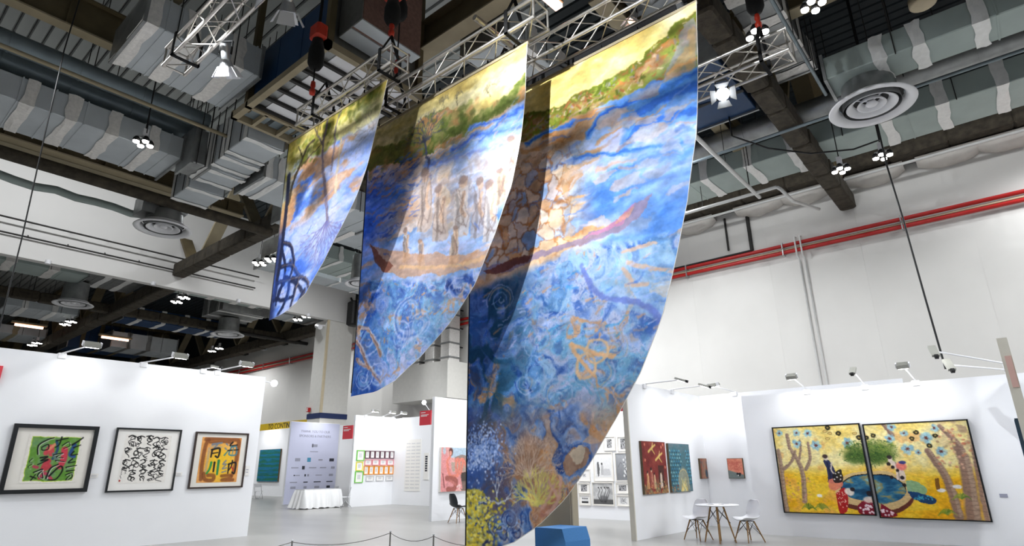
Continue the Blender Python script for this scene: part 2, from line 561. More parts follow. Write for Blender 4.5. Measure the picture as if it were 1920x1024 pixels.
# the stepped fittings
DX0, DX1 = 5.68, 6.66
st = [(13.25, 14.42, 9.4, 'duct fitting nearest the blue air handler in the stepped run'), (14.45, 15.24, 9.32, 'second duct fitting from the blue air handler in the stepped run'),
      (15.27, 16.2, 9.24, 'third duct fitting of the stepped run, with the open stub on its side'), (16.5, 17.72, 9.12, 'last duct fitting of the stepped run, nearest the bulkhead')]
for y0, y1, z0, lab in st:
    duct(lab, DX0, DX1, y0, y1, z0, z0 + 1.15, 'y', [y0 + .1, y1 - .1], 'duct_grey', 'tape', .14, lip=False, grp=None)
duct('short open-ended stub duct pointing left from the stepped run', 5.2, 5.66, 15.24, 16.15, 9.24, 10.25, 'x', [5.6], 'galvanised', 'tape', .1)
duct('grey duct with a bright foil joint between stepped run and first banner', 6.8, 11.0, 14.5, 16.1, 9.2, 9.9, 'x', [6.95, 7.301, 8.4, 9.7], 'duct_grey', 'tape', .14, seams=4)
duct('grey duct glimpsed between first and second banners, nearer one', 9.2, 16.0, 16.9, 18.5, 9.7, 10.4, 'x', [10.2, 11.6, 13.0, 14.4], 'duct_grey', 'foil', .16, seams=5)
duct('grey duct glimpsed between first and second banners, farther one against bulkhead', 11.0, 17.2, 20.6, 22.6, 9.9, 10.5, 'x', [12.2, 13.4, 14.6, 15.8], 'duct_green', 'tape', .16, seams=5)
duct('flat duct just above the bulkhead top left of the column', 11.5, 18.5, 23.1, 24.2, 9.9, 10.3, 'x', [12.5, 13.8, 15.1, 16.4], 'duct_grey', 'tape', .1, seams=5)

# spiral pipes
for y, z, lab in ((15.572, 10.7, 'blue-grey round pipe, higher of the pair across the upper left'), (16.373, 10.65, 'blue-grey round pipe, lower of the pair across the upper left')):
    o = MB().tube([(-2, y, z), (5.55, y, z)], .24, 16).build('round_duct', 'pipe_blue')
    tag(o, lab, 'pipe')
    for k in range(5):
        MB().tube([(-1.5 + 1.35 * k, y, z), (-1.46 + 1.35 * k, y, z)], .255, 16).build('seam_ring', 'pipe_blue', o)
    for k in range(2):
        MB().tube([(.6 + 2.2 * k, y, z + .2), (.6 + 2.2 * k, y, ZD)], .012, 5).build('hanger_rod', 'black_pipe', o)


def ibeam(label, x0, x1, y0, y1, z0, h, wd, m='olive_steel', fl='cream_steel', along='x'):
    c = (y0 + y1) / 2 if along == 'x' else (x0 + x1) / 2
    t = thing('steel_beam', label, 'beam', ((x0 + x1) / 2, (y0 + y1) / 2, z0))
    if along == 'x':
        MB().box(x0, x1, c - .02, c + .02, z0 + .04, z0 + h - .04).build('web', m, t)
        MB().box(x0, x1, c - wd / 2, c + wd / 2, z0, z0 + .04).build('flange', fl, t)
        MB().box(x0, x1, c - wd / 2, c + wd / 2, z0 + h - .04, z0 + h).build('flange', m, t)
        n = int((x1 - x0) / 1.1)
        for k in range(n):
            MB().box(x0 + .6 + 1.1 * k, x0 + .62 + 1.1 * k, c - wd / 2, c + wd / 2, z0 + .04, z0 + h - .04).build('stiffener', m, t)
    else:
        MB().box(c - .02, c + .02, y0, y1, z0 + .04, z0 + h - .04).build('web', m, t)
        MB().box(c - wd / 2, c + wd / 2, y0, y1, z0, z0 + .04).build('flange', fl, t)
        MB().box(c - wd / 2, c + wd / 2, y0, y1, z0 + h - .04, z0 + h).build('flange', m, t)
    return t


yb = 14.560
ibeam('brown steel beam with cream flange in the top left corner', -2, 3.4, yb - .15, yb + .15, 11.0, .9, .3)
ibeam('olive steel beam below the long banded duct at left', -1, 6.6, 17.95, 18.35, 9.55, .55, .34)
ibeam('cream steel angle beside the bulkhead under the olive beam', -1, 9, 20.3, 20.6, 10.4, .5, .3, 'olive_steel', 'cream_steel')
ibeam('tall brown roof beam crossing the ceiling right of the blue air handler', 7.6, 8.0, 3, 16, 11.0, .8, .4, along='y')
ibeam('steel roof beam at the top right crossing above the grey ducts', 12.3, 12.7, -4, 8, 11.2, .7, .35, along='y')
ibeam('brown roof beam in the upper middle above the third truss', 9.0, 20, 4.9, 5.3, 11.0, .8, .4)

o = MB().tube([(-2, 14.488, 9.9), (6, 14.488, 9.9)], .05, 8).build('thin_pipe', 'cream_steel')
tag(o, 'thin brown pipe below the two blue-grey round pipes', 'pipe')
o = MB().tube([(-1, 18.55, 9.34), (9.2, 18.55, 9.34)], .17, 12).build('insulated_pipe', 'fireproof')
tag(o, 'thick dark insulated pipe across the left above the bulkhead', 'pipe')
pts = [(-1 + .5 * k, 20.4 + .05 * math.sin(k * 1.7), 9.42 + .05 * math.sin(k * 2.3)) for k in range(15)]
o = MB().tube(pts, .12, 9).build('lagged_pipe', 'duct_green')
tag(o, 'ragged foil-lagged pipe just below the thick dark pipe', 'pipe')
for z, y, lab in ((10.7, 27.6, 'upper black conduit along the bulkhead top at left'), (10.18, 27.85, 'lower thin black conduit along the bulkhead at left')):
    o = MB().tube([(-.5, y, z), (13.4, y, z)], .035, 6).build('thin_conduit', 'black_pipe')
    tag(o, lab, 'pipe')
    for k in range(7):
        MB().tube([(.4 + 1.3 * k, y, z), (.4 + 1.3 * k, 28, z + .12)], .02, 5).build('clip', 'black_pipe', o)


def roof_truss(label, along, c, lo, hi, z, wd=.5, h=.55, webs=(), m='fireproof'):
    t = thing('roof_truss', label, 'truss', (c, (lo + hi) / 2, z) if along == 'y' else ((lo + hi) / 2, c, z))
    n = max(2, int((hi - lo) / 1.1))
    # lumpy sprayed bottom chord, built from short cased lengths
    for k in range(n):
        a, b = lo + (hi - lo) * k / n, lo + (hi - lo) * (k + 1) / n
        j = random.uniform(-.03, .03)
        if along == 'y': MB().bevel_box(c - wd / 2 + j, c + wd / 2 + j, a, b, z + j, z + h + j, .05).build('chord_casing', m, t)
        else: MB().bevel_box(a, b, c - wd / 2 + j, c + wd / 2 + j, z + j, z + h + j, .05).build('chord_casing', m, t)
    for a, za, b, zb, mm in webs:
        if along == 'y': MB().bar((c, a, za), (c, b, zb), .5, .12).build('web_member', mm, t)
        else: MB().bar((a, c, za), (b, c, zb), .5, .12).build('web_member', mm, t)
    if along == 'y': MB().box(c - .2, c + .2, lo, hi, ZD - .35, ZD - .05).build('top_chord', 'olive_steel', t)
    else: MB().box(lo, hi, c - .2, c + .2, ZD - .35, ZD - .05).build('top_chord', 'olive_steel', t)
    return t


roof_truss('dark sprayed roof truss running into the grey bulkhead left of the first banner', 'y', 9.86, 13.4, 27.98, 9.92, .55, .6, webs=(
    (25.3, 10.4, 22.2, 13.7, 'cream_steel'), (26.6, 10.4, 27.8, 11.7, 'olive_steel'), (20.0, 10.4, 17.0, 13.7, 'cream_steel'), (20.9, 10.4, 23.6, 13.7, 'olive_steel'), (15.7, 10.4, 17.0, 13.7, 'olive_steel')))
roof_truss('dark sprayed roof truss at upper right whose end meets the side wall', 'x', 3.15, 9.6, 21.95, 9.9, .5, .55, webs=(
    (19.5, 10.3, 17.5, 13.7, 'olive_steel'), (20.2, 10.3, 21.6, 12.0, 'olive_steel'), (14.5, 10.3, 16.5, 13.7, 'olive_steel'), (13.8, 10.3, 11.2, 13.7, 'olive_steel')))
roof_truss('brown roof truss across the far bay beyond the bulkhead', 'y', 10.4, 28.4, 80, 9.9, .65, .65, webs=[(31 + 6 * k, 10.4, 34 + 6 * k, 13.7, 'olive_steel') for k in range(7)] + [(37 + 6 * k, 10.4, 34 + 6 * k, 13.7, 'olive_steel') for k in range(6)])
roof_truss('dark roof truss of the far bay, left of the column top', 'y', 20.6, 29.5, 78, 9.9, .65, .65, webs=[(32 + 6 * k, 10.4, 35 + 6 * k, 13.7, 'cream_steel') for k in range(6)] + [(38 + 6 * k, 10.4, 35 + 6 * k, 13.7, 'cream_steel') for k in range(6)])
roof_truss('dark cross truss of the far bay behind the round diffusers, nearer one', 'x', 38.0, 0, 21.9, 10.05, .5, .5)
roof_truss('dark cross truss of the far bay, farther one', 'x', 58.2, 0, 21.9, 10.1, .5, .5)

# ---- right bay, running across the view along y
duct('green-grey duct at upper right carrying the big round diffuser', 12.53, 13.4, -6, 1.72, 9.3, 9.83, 'y',
     [0.709, 0.048, -0.927, -2.4, -3.6], 'duct_green', 'tape', .17, seams=4)
duct('long green-grey duct with foil bands below the diffuser at right', 17.4, 18.95, -7, 11.5, 10.4, 11.05, 'y',
     [1.175, -0.071, -1.312, 3.641, 4.912, 6.333, -2.6, -4], 'duct_green', 'tape', .2, seams=6)
duct('silver duct running away under the two quad lamps right of third banner', 10.0, 14.4, 2.15, 3.0, 10.9, 11.6, 'x', [10.9, 12.0, 13.2, 14.2], 'galvanised', 'foil', .2, seams=5)
duct('dark blue-grey unit duct behind the lit spotlight', 11.8, 14.6, 3.7, 5.6, 10.5, 11.3, 'x', [12.6, 13.5], 'unit_blue', 'black', .1)
duct('pale grey duct above the far truss beside the third banner', 9.6, 13.0, 4.0, 5.0, 11.6, 12.1, 'x', [10.4, 11.4, 12.2], 'duct_grey', 'galvanised', .2)
duct('grey ceiling duct seen through the third truss', 8.3, 14.0, 7.0, 8.4, 10.8, 11.5, 'x', [9.2, 10.4, 11.6], 'duct_grey', 'foil', .2)
o = MB().tube([(16.1, -7, 10.75), (16.1, 12, 10.75)], .3, 18).build('round_duct', 'galvanised')
tag(o, 'ribbed round duct between the two green-grey ducts at right', 'duct')
for k in range(16):
    MB().tube([(16.1, -6.5 + 1.1 * k, 10.75), (16.1, -6.46 + 1.1 * k, 10.75)], .315, 18).build('seam_ring', 'galvanised', o)
for p, q, r, m, lab in (
    ((12.6, 4.95, 9.6), (18.2, 4.95, 9.6), .06, 'white_pipe', 'white pipe slanting down beside the third banner edge'),
    ((17.8, 4.3, 9.6), (17.8, 9.0, 9.6), .055, 'white_pipe', 'white pipe running level to the elbow left of dark beam end'),
    ((9.2, 2.02, 10.0), (14.3, 2.02, 10.0), .04, 'pipe_blue', 'thin steel pipe beside silver duct at upper right'),
    ((15.0, -7, 9.8), (15.0, 9, 9.8), .045, 'pipe_blue', 'long thin pipe crossing under the round diffuser at right'),
    ((10.2, -6, 11.5), (10.2, 2.3, 11.5), .02, 'pipe_blue', 'first thin rail under the dark deck by the top quad lamp'),
    ((10.9, -6, 11.5), (10.9, 2.3, 11.5), .02, 'pipe_blue', 'second thin rail under the dark deck by the top quad lamp')):
    o = MB().tube([p, q], r, 8).build('ceiling_pipe', m)
    tag(o, lab, 'pipe')
    n = 3
    for k in range(n):
        f = (k + .5) / n
        c = Vector(p).lerp(Vector(q), f)
        MB().tube([c, (c.x, c.y, ZD)], .01, 5).build('hanger_rod', 'black_pipe', o)
o = MB().tube([(17.8, 4.3, 9.6), (17.85, 4.2, 9.5), (18.6, 4.1, 9.35), (21.2, 3.9, 9.9)], .055, 8).build('pipe_elbow', 'white_pipe')
tag(o, 'bent white pipe end dropping toward the wall left of dark beam', 'pipe')
for p in ((12.6, 'first'), (13.4, 'second')): pass

# ---- far bay beyond the bulkhead
fb = [  # far-bay numbers scaled outward about the camera, like the bulkhead and column
    ('shiny duct with crossing foil straps at far left under the bulkhead', 1.68, 7.62, 32.70, 34.50, 10.46, 11.24, 'x', [2.91, 4.70, 6.27], 'duct_green', 'foil'),
    ('silver duct box above the left far diffuser', 7.73, 10.08, 32.03, 35.39, 10.68, 11.80, 'x', [8.51, 9.41], 'galvanised', 'tape'),
    ('blue-green duct right of the brown far truss', 11.09, 16.58, 32.26, 33.82, 10.80, 11.58, 'x', [12.32, 13.66, 15.01, 16.13], 'duct_green', 'foil'),
    ('dark blue duct with white straps in the far bay middle', 11.42, 17.70, 39.87, 41.66, 10.35, 11.13, 'x', [12.32, 13.66, 15.01, 16.35, 17.25], 'unit_blue', 'tape'),
    ('grey duct elbow above the right far diffuser', 14.78, 17.47, 34.27, 36.96, 10.57, 11.69, 'y', [34.94, 36.29], 'galvanised', 'tape'),
    ('pale hooded duct in the far bay below the dark blue duct', 13.66, 18.14, 49.20, 51.80, 10.24, 11.36, 'x', [14.78, 16.13], 'duct_grey', 'galvanised'),
    ('pale grey duct at far left below the left diffuser', 6.05, 9.41, 40.77, 43.46, 10.24, 11.02, 'x', [6.94, 8.29], 'duct_grey', 'tape'),
    ('dark blue equipment box deep in the far bay', 11.87, 17.02, 52.64, 54.88, 10.46, 12.36, 'x', [12.77, 13.89, 15.23], 'unit_blue', 'olive_steel'),
    ('grey flat duct below the warm tube lamps at far left', 2.24, 10.08, 50.40, 53.76, 10.46, 11.02, 'x', [3.36, 5.04, 6.72, 8.40], 'duct_grey', 'cream_steel'),
    ('grey ridged duct deep behind the second louvred wall lamp', 11.76, 19.60, 61.60, 64.96, 10.12, 11.02, 'x', [12.88, 14.56, 16.24, 17.92], 'duct_green', 'foil'),
    ('grey flat duct above far side wall left of the column', 18.14, 24.08, 34.27, 35.84, 10.91, 11.47, 'x', [19.49, 20.83, 22.18], 'duct_grey', 'tape'),
    ('long grey duct deep at the far left edge', 3.36, 10.08, 61.60, 64.96, 10.24, 11.13, 'x', [4.48, 6.16, 7.84], 'duct_green', 'foil'),
]
for lab, x0, x1, y0, y1, z0, z1, ax, bands, m, bm in fb:
    duct(lab, x0, x1, y0, y1, z0, z1, ax, bands, m, bm, .22, seams=3)
for k in range(7):
    y = 39.5 + 2.9 * k
    o = MB().box(20.4, 21.95, y, y + .5, 10.2, 10.6).build('purlin_stub', 'duct_grey' if k % 2 else 'black_pipe')
    tag(o, 'short flat bracket arm at far wall head, %s from the column' % ('first', 'second', 'third', 'fourth', 'fifth', 'sixth', 'seventh')[k], 'bracket')
o = MB().tube([(15.1, 36.9, 9.9), (21.9, 36.9, 9.9)], .12, 8).build('cross_pipe', 'black_pipe')
tag(o, 'thick black pipe ending near the column left of the camera', 'pipe')
for k, (x0, x1, y, lab) in enumerate(((7.73, 9.18, 47.15, 'warm glowing tube lamp at far left under the bulkhead'), (12.54, 14.2, 47.4, 'warm glowing tube lamp right of brown far truss'))):
    t = thing('tube_lamp', lab, 'lamp', (x0, y, 10.46))
    MB().tube([(x0, y, 10.46), (x1, y, 10.46)], .075, 8).build('tube', 'lamp_warm', t)
    MB().box(x0 - .2, x1 + .2, y - .1, y + .1, 10.56, 10.68).build('batten', 'cream_steel', t)
    MB().tube([(x0 + .5, y, 10.66), (x0 + .5, y, ZD)], .02, 5).build('hanger_rod', 'black_pipe', t)

# ---- round ceiling diffusers


def diffuser(label, c, r, neck):
    t = thing('ceiling_diffuser', label, 'vent', c)
    x, y, z = c
    MB().lathe([(r * .66, .02), (r * .64, .3), (r * .6, neck)], c, 32).build('duct_neck', 'galvanised', t)
    MB().lathe([(r * .74, .16), (r * .76, .09), (r * .84, .02), (r * .98, 0), (r, .025), (r * .97, .05), (r * .84, .07), (r * .74, .18)], c, 40).build('outer_ring', 'white_metal', t)
    for k, (a, b2, zz) in enumerate(((.40, .58, .03), (.20, .33, .05))):
        MB().lathe([(r * a, zz + .15), (r * (a + .03), zz + .08), (r * (b2 - .03), zz + .01), (r * b2, zz), (r * (b2 + .01), zz + .015), (r * (a + .05), zz + .12), (r * a, zz + .17)], c, 36).build('cone_ring', 'white_metal', t)
    MB().lathe([(0.001, .05), (r * .12, .055), (r * .14, .09), (r * .08, .16), (.001, .17)], c, 24).build('centre_cone', 'white_metal', t)
    MB().lathe([(r * .73, .19), (.001, .19)], c, 24).build('throat', 'black', t)
    for k in range(4):
        a = PI / 4 + k * PI / 2
        MB().bar((x + r * .1 * math.cos(a), y + r * .1 * math.sin(a), z + .14), (x + r * .64 * math.cos(a), y + r * .64 * math.sin(a), z + .14), .02, .02).build('spoke', 'white_metal', t)
    return t


diffuser('big white round diffuser hanging under the green-grey duct at right', (13.3, 1.08, 8.72), .83, .6)
diffuser('white round diffuser in front of the grey bulkhead at left', (6.05, 19.05, 8.62), .80, .55)
MB().box(5.3, 5.75, 18.75, 19.5, 8.95, 9.5).build('duct_stub', 'galvanised', tag(MB().bevel_box(5.6, 6.6, 18.75, 19.5, 9.19, 9.6, .04).build('duct_box', 'galvanised'), 'small foil-wrapped duct box above the left diffuser', 'duct'))
diffuser('white round diffuser under the bulkhead at far left', (7.73, 34.83, 9.47), .87, 1.1)
diffuser('white round diffuser in the far bay right of brown truss', (16.07, 36.18, 9.47), .96, 1.0)
diffuser('white round diffuser half hidden by the second banner left edge', (13.55, 19.3, 8.62), .62, 1.2)

# ---- quad high-bay lamps
HB = []


def highbay(label, c, s=.24, hang=.9):
    t = thing('quad_lamp', label, 'lamp', c, 'quad high-bay lamps')
    x, y, z = c
    for dx, dy in ((1, 0), (-1, 0), (0, 1), (0, -1)):
        p = MB().lathe([(.001, -.03), (s * .48, -.02), (s * .54, .0), (s * .52, .03)], (x + dx * s * 1.15, y + dy * s * 1.15, z), 16)
        lb = MB().lathe([(s * .54, .03), (s * .58, .01), (s * .58, .08), (s * .3, .14), (.001, .14)], (x + dx * s * 1.15, y + dy * s * 1.15, z), 16).build('lamp_body', 'black', t)
        p.build('lens', 'lamp_white', lb)
    MB().box(x - s * 1.2, x + s * 1.2, y - .03, y + .03, z + .14, z + .17).build('frame', 'steel_bright', t)
    MB().box(x - .03, x + .03, y - s * 1.2, y + s * 1.2, z + .14, z + .17).build('frame', 'steel_bright', t)
    MB().tube([(x, y, z + .17), (x, y, ZD)], .014, 6).build('hanger_rod', 'black', t)
    MB().box(x - .06, x + .06, y - .06, y + .06, z + .2, z + .4).build('driver', 'white_metal', t)
    return t


hb = [
    ('quad lamp at the top edge right of centre, under dark deck', (10.084,1.334,9.300), 2),
    ('quad lamp beside the far truss right of the third banner', (10.182,2.352,9.300), 2),
    ('right quad lamp of the two at the wall head', (16.501,1.365,9.000), 1.4),
    ('left quad lamp of the two at the wall head, by dark beam end', (16.617,2.358,9.000), 1.4),
    ('quad lamp over the long banded duct at left', (4.031,15.158,9.200), 2),
    ('right quad lamp of the pair beside the first banner', (11.160,22.108,9.700), 1),
    ('left quad lamp of the pair beside the first banner', (11.061,22.910,9.700), 1),
    ('upper quad lamp just under the bulkhead, left of first banner', (11.571,31.564,10.000), 1),
    ('lower quad lamp just under the bulkhead, left of first banner', (11.654,32.682,10.000), 1),
    ('right quad lamp of the pair beside the left far diffuser', (9.230,41.141,9.900), 1),
    ('left quad lamp of the pair beside the left far diffuser', (9.204,42.152,9.900), 1),
    ('right quad lamp of the pair below the right far diffuser', (18.608,42.884,9.900), 1),
    ('left quad lamp of the pair below the right far diffuser', (18.698,44.252,9.900), 1),
    ('right quad lamp of the pair under the tip of first banner', (17.872,30.494,10.000), 1),
    ('left quad lamp of the pair under the tip of first banner', (17.957,31.540,10.000), 1),
    ('right quad lamp of the pair low at the far left edge', (9.554,49.746,9.900), 1),
    ('left quad lamp of the pair low at the far left edge', (9.530,50.826,9.900), 1),
]
for i, (lab, c, h) in enumerate(hb):
    if i in (7, 9, 11, 13, 15):
        lamp('SPOT', 'bay_and_fill_beam', (c[0], c[1], c[2] - .12), 550, COOL, (c[0], c[1], 0), spot_size=math.radians(168), spot_blend=.5, shadow_soft_size=.1)
    d = math.hypot(c[0], c[1])
    highbay(lab, c, .125 if d < 14 else (.135 if d < 22 else .17), h if h != 1.4 else 1.8)
# pale round downlight flush under the dark deck
t = thing('round_downlight', 'pale round disc lamp under the dark deck at upper right', 'lamp', (13.826,-0.210,11.000))
MB().lathe([(.001, 0), (.22, 0), (.26, .03), (.26, .2), (.001, .2)], tuple(t.location), 24).build('disc', 'cream_pipe', t)
MB().tube([tuple(t.location + Vector((0, 0, .2))), (t.location.x, t.location.y, ZD)], .03, 6).build('stem', 'black', t)

# ================================================================ TRUSSES AND RIGGING


def truss(label, x0, x1, y0, y1, z0, z1, bay=.36, straps=()):
    t = thing('lighting_truss', label, 'truss', ((x0 + x1) / 2, (y0 + y1) / 2, z0))
    for x in (x0, x1):
        for z in (z0, z1):
            MB().tube([(x, y0, z), (x, y1, z)], .03, 10).build('chord', 'aluminium', t)
    n = int(round((y1 - y0 - .08) / bay))
    step = (y1 - y0 - .08) / n
    ya = y0 + .04
    cs = [((x0, z0), (x0, z1)), ((x1, z0), (x1, z1)), ((x0, z0), (x1, z0)), ((x0, z1), (x1, z1))]
    for (a, b) in cs:
        up = dn = None
        for k in range(n):
            q, r = (a, b) if k % 2 == 0 else (b, a)
            src = up if k % 2 == 0 else dn
            if src is None:
                o = MB().tube([(q[0], ya + k * step, q[1]), (r[0], ya + (k + 1) * step, r[1])], .011, 6, caps=False).build('brace', 'aluminium', t)
                o['k0'] = k
                if k % 2 == 0: up = o
                else: dn = o
            else:
                o = src.copy()
                o.location = (0, (k - src['k0']) * step, 0)
                C.objects.link(o)
    for y in (y0 + .02, y1 - .02):
        b = MB()
        b.tube([(x0, y, z0), (x1, y, z0)], .018, 8).tube([(x1, y, z0), (x1, y, z1)], .018, 8).tube([(x1, y, z1), (x0, y, z1)], .018, 8).tube([(x0, y, z1), (x0, y, z0)], .018, 8)
        b.build('end_frame', 'aluminium', t)
    for y in straps:
        e = .05
        m = MB()
        m.box(x0 - e, x0 - e + .02, y - .03, y + .03, z0 - e, z1 + e).box(x1 + e - .02, x1 + e, y - .03, y + .03, z0 - e, z1 + e).box(x0 - e, x1 + e, y - .03, y + .03, z0 - e, z0 - e + .02)
        m.bar((x0, y, z1 + e), ((x0 + x1) / 2, y, z1 + .45), .06, .02).bar((x1, y, z1 + e), ((x0 + x1) / 2, y, z1 + .45), .06, .02)
        m.build('strap', 'black_cloth', t)
    return t


truss('large silver box truss ending at upper left above the wide pale duct', 2.70, 3.05, 2.0, 9.97, 8.1, 8.46, .4, (9.5, 6.0))
truss('silver box truss carrying the first, leftmost painted banner', 5.18, 5.55, 6.95, 9.95, 8.1, 8.46, .36, (9.3, 7.25))
truss('silver box truss carrying the second, middle painted banner', 5.93, 6.30, 4.45, 8.2, 8.1, 8.46, .36, (8.0, 5.0))
truss('silver box truss carrying the third, largest painted banner', 6.87, 7.24, 2.2, 6.3, 8.24, 8.6, .36, (6.0, 2.6))
truss('far silver truss right of third banner holding the lit spotlight', 9.3, 9.72, 1.7, 6.5, 8.1, 8.52, .42, (2.15,))
o = MB().tube([(5.8, 5.6, 8.66), (9.9, 5.6, 8.66)], .05, 10).build('ladder_pole', 'aluminium')
tag(o, 'single aluminium pole laid across the tops of second and third trusses', 'pole')


def hoist(label, x, y, zt, zb, h):
    t = thing('chain_hoist', label, 'hoist', (x, y, zt))
    MB().lathe([(.001, 0), (.05, .02), (.06, .1), (.03, .16), (.05, .2), (.04, .3), (.001, .32)], (x, y, zt), 10).build('hook', 'hoist_red', t)
    MB().tube([(x, y, zt + .3), (x, y, zb)], .016, 6).build('chain', 'black', t)
    MB().lathe([(.001, 0), (.1, .02), (.15, .12), (.15, h * .6), (.1, h), (.001, h)], (x, y, zb), 14).build('chain_bag', 'black_cloth', t)
    MB().bevel_box(x - .12, x + .12, y - .16, y + .16, zb + h, zb + h + .34, .04).build('motor', 'hoist_red', t)
    MB().tube([(x, y, zb + h + .3), (x, y, ZD)], .03, 8).build('chain', 'black_cloth', t)


hoist('chain hoist with black bag above left end of the first banner truss', 4.98, 9.087, 8.309, 8.899, 0.686)
hoist('chain hoist with red cap above right end of the first banner truss', 5.36, 7.25, 8.9, 9.147, .55)
hoist('chain hoist with big black bag over the far truss at upper right', 9.5, 2.15, 8.9, 9.228, .6)
hoist('chain hoist above left end of the second banner truss', 6.1, 8.0, 8.9, 10.2, .5)


def stage_lamp(label, c, target, body='steel_bright', door='white_metal', glow=None, s=1.0):
    t = thing('stage_lamp', label, 'lamp', c)
    c = Vector(c)
    d = (Vector(target) - c).normalized()
    u = d.cross(Vector((0, 0, 1))).normalized()
    v = u.cross(d)
    MB().tube([c - d * .42 * s, c - d * .1 * s], .085 * s, 14).build('lamp_body', body, t)
    rf = MB().tube([c - d * .1 * s, c + d * .06 * s], .095 * s, 14, .15 * s, caps=False).build('reflector', body, t)
    if glow:
        MB().tube([c + d * .02 * s, c + d * .05 * s], .135 * s, 20).build('lens', glow, rf)
    else:
        MB().tube([c + d * .02 * s, c + d * .04 * s], .125 * s, 16).build('lens', 'black', rf)
    for k, (a, b2) in enumerate(((u, v), (-u, v), (v, u), (-v, u))):
        p = c + d * .07 * s + a * .15 * s
        q = p + d * .22 * s + a * .12 * s
        MB().prism([p - b2 * .11 * s, p + b2 * .11 * s, q + b2 * .16 * s, q - b2 * .16 * s], tuple(a * .008)).build('barn_door', door, rf)
    y0 = c - d * .2 * s
    MB().bar(y0 + u * .13 * s, y0 + u * .13 * s + Vector((0, 0, .34 * s)), .03, .015).bar(y0 - u * .13 * s, y0 - u * .13 * s + Vector((0, 0, .34 * s)), .03, .015).bar(y0 + u * .13 * s + Vector((0, 0, .34 * s)), y0 - u * .13 * s + Vector((0, 0, .34 * s)), .03, .03).build('yoke', 'black', t)
    return t


c = (3.279,8.836,7.900)
stage_lamp('silver barn-door stage lamp clamped under the short left truss', c, (c[0] + 1.0, c[1] + .8, c[2] - 2.2), s=.75)
c = (3.835,8.104,9.000)
stage_lamp('silver barn-door stage lamp at top edge above the blue panel', c, (c[0] + .6, c[1] + .9, c[2] - 1.2), s=.95)
c = (9.652,2.980,8.000)
stage_lamp('dazzling white barn-door spotlight hanging from the far truss at right', c, (3.0, .8, 2.2), glow='lamp_spot', s=.8, door='unit_grey')
c = (8.169,3.902,9.200)
stage_lamp('warm glowing round lamp seen through the third truss', c, (c[0] - .6, c[1] + .4, c[2] - 2), glow='lamp_warm', s=.6)
a, b = (6.970,5.002,9.600), (7.400,4.981,9.600)
t = thing('tube_lamp', 'warm glowing box lamp at the top edge above the third truss', 'lamp', a)
MB().bar(a, b, .16, .08).build('tube', 'lamp_warm', t)
MB().bar((a[0], a[1], a[2] + .1), (b[0], b[1], b[2] + .1), .22, .12).build('batten', 'cream_steel', t)
t = thing('floodlight', 'small white round floodlight at the top left edge', 'lamp', (3.125,11.825,10.900))
MB().lathe([(.001, 0), (.16, .02), (.2, .1), (.12, .22), (.001, .24)], tuple(t.location), 18).build('housing', 'cream_steel', t)

# ---- blue air handling unit in its steel frame, above the first truss
X0, X1, Y0, Y1, Z0 = 5.1, 7.75, 8.98, 12.95, 9.5
t = thing('air_handler', 'blue air handling unit in a cream steel frame above the first banner', 'machine', ((X0 + X1) / 2, (Y0 + Y1) / 2, Z0))
MB().box(X0, X0 + .14, Y0, Y1, Z0, Z0 + .16).build('frame_rail', 'cream_steel', t)
MB().box(X1 - .14, X1, Y0, Y1, Z0, Z0 + .16).build('frame_rail', 'cream_steel', t)
MB().box(X0, X1, Y0, Y0 + .14, Z0, Z0 + .16).build('frame_rail', 'cream_steel', t)
MB().box(X0, X1, Y1 - .1, Y1, Z0, Z0 + .2).build('frame_rail', 'cream_steel', t)
yd = 12.199
MB().box(X0, X1, yd - .05, yd + .05, Z0, Z0 + .14).build('frame_rail', 'cream_steel', t)
for k in range(4):
    x = X0 + .14 + (k + .6) * .62
    MB().box(x - .04, x + .04, yd, Y1 - .1, Z0, Z0 + .12).build('frame_bar', 'cream_steel', t)
n = 6
for k in range(n):
    a = Y0 + .14 + (yd - Y0 - .19) * k / n
    b = Y0 + .14 + (yd - Y0 - .19) * (k + 1) / n
    MB().box(X0 + .42, X1 - .2, a + .05, b - .05, Z0 + .13, Z0 + .16).build('white_panel', 'white_metal', t)
    MB().box(X0 + .14, X1 - .14, b - .05, b + .03, Z0 + .05, Z0 + .12).build('frame_bar', 'black_pipe', t)
    MB().box(X0 + .18, X0 + .4, a + .1, b - .08, Z0 + .14, Z0 + .17).build('grating', 'galvanised', t)
for k in range(4):
    MB().box(X0 + .2 + .65 * k, X0 + .75 + .65 * k, yd + .06, Y1 - .15, Z0 + .14, Z0 + .17).build('white_panel', 'pipe_blue', t)
zt, zb = 11.087, 9.942
for k in range(3):
    a = Y0 + .35 + (12.35 - Y0 - .35) * k / 3
    MB().box(5.3, 5.36, a + .01, a + (12.0 - Y0) / 3 - .01, 9.72, zt).build('side_panel', 'unit_blue', t)
MB().box(5.36, 7.7, Y0 + .25, 12.4, 9.7, zt).build('casing', 'unit_grey', t)
for y in (12.5, Y0 + .2):
    MB().box(5.2, 5.34, y - .07, y + .07, 9.6, ZD).build('post', 'olive_steel', t)
    MB().box(7.56, 7.7, y - .07, y + .07, 9.6, ZD).build('post', 'olive_steel', t)
t = thing('supply_plenum', 'large brown-sided duct box with pale underside above the first truss', 'duct', (6.2, 8.8, 10.0))
MB().bevel_box(5.47, 6.98, 8.36, 9.15, 10.02, 11.9, .015).build('casing', 'unit_brown', t)
MB().box(5.45, 5.47, 8.36, 9.15, 10.0, 11.9).build('side_panel', 'unit_grey', t)
MB().box(5.47, 6.98, 8.36, 8.66, 9.99, 10.02).build('bottom_panel', 'duct_grey', t)
MB().box(5.47, 6.98, 8.74, 9.15, 9.99, 10.02).build('bottom_panel', 'duct_grey', t)

# ---- hanging cables


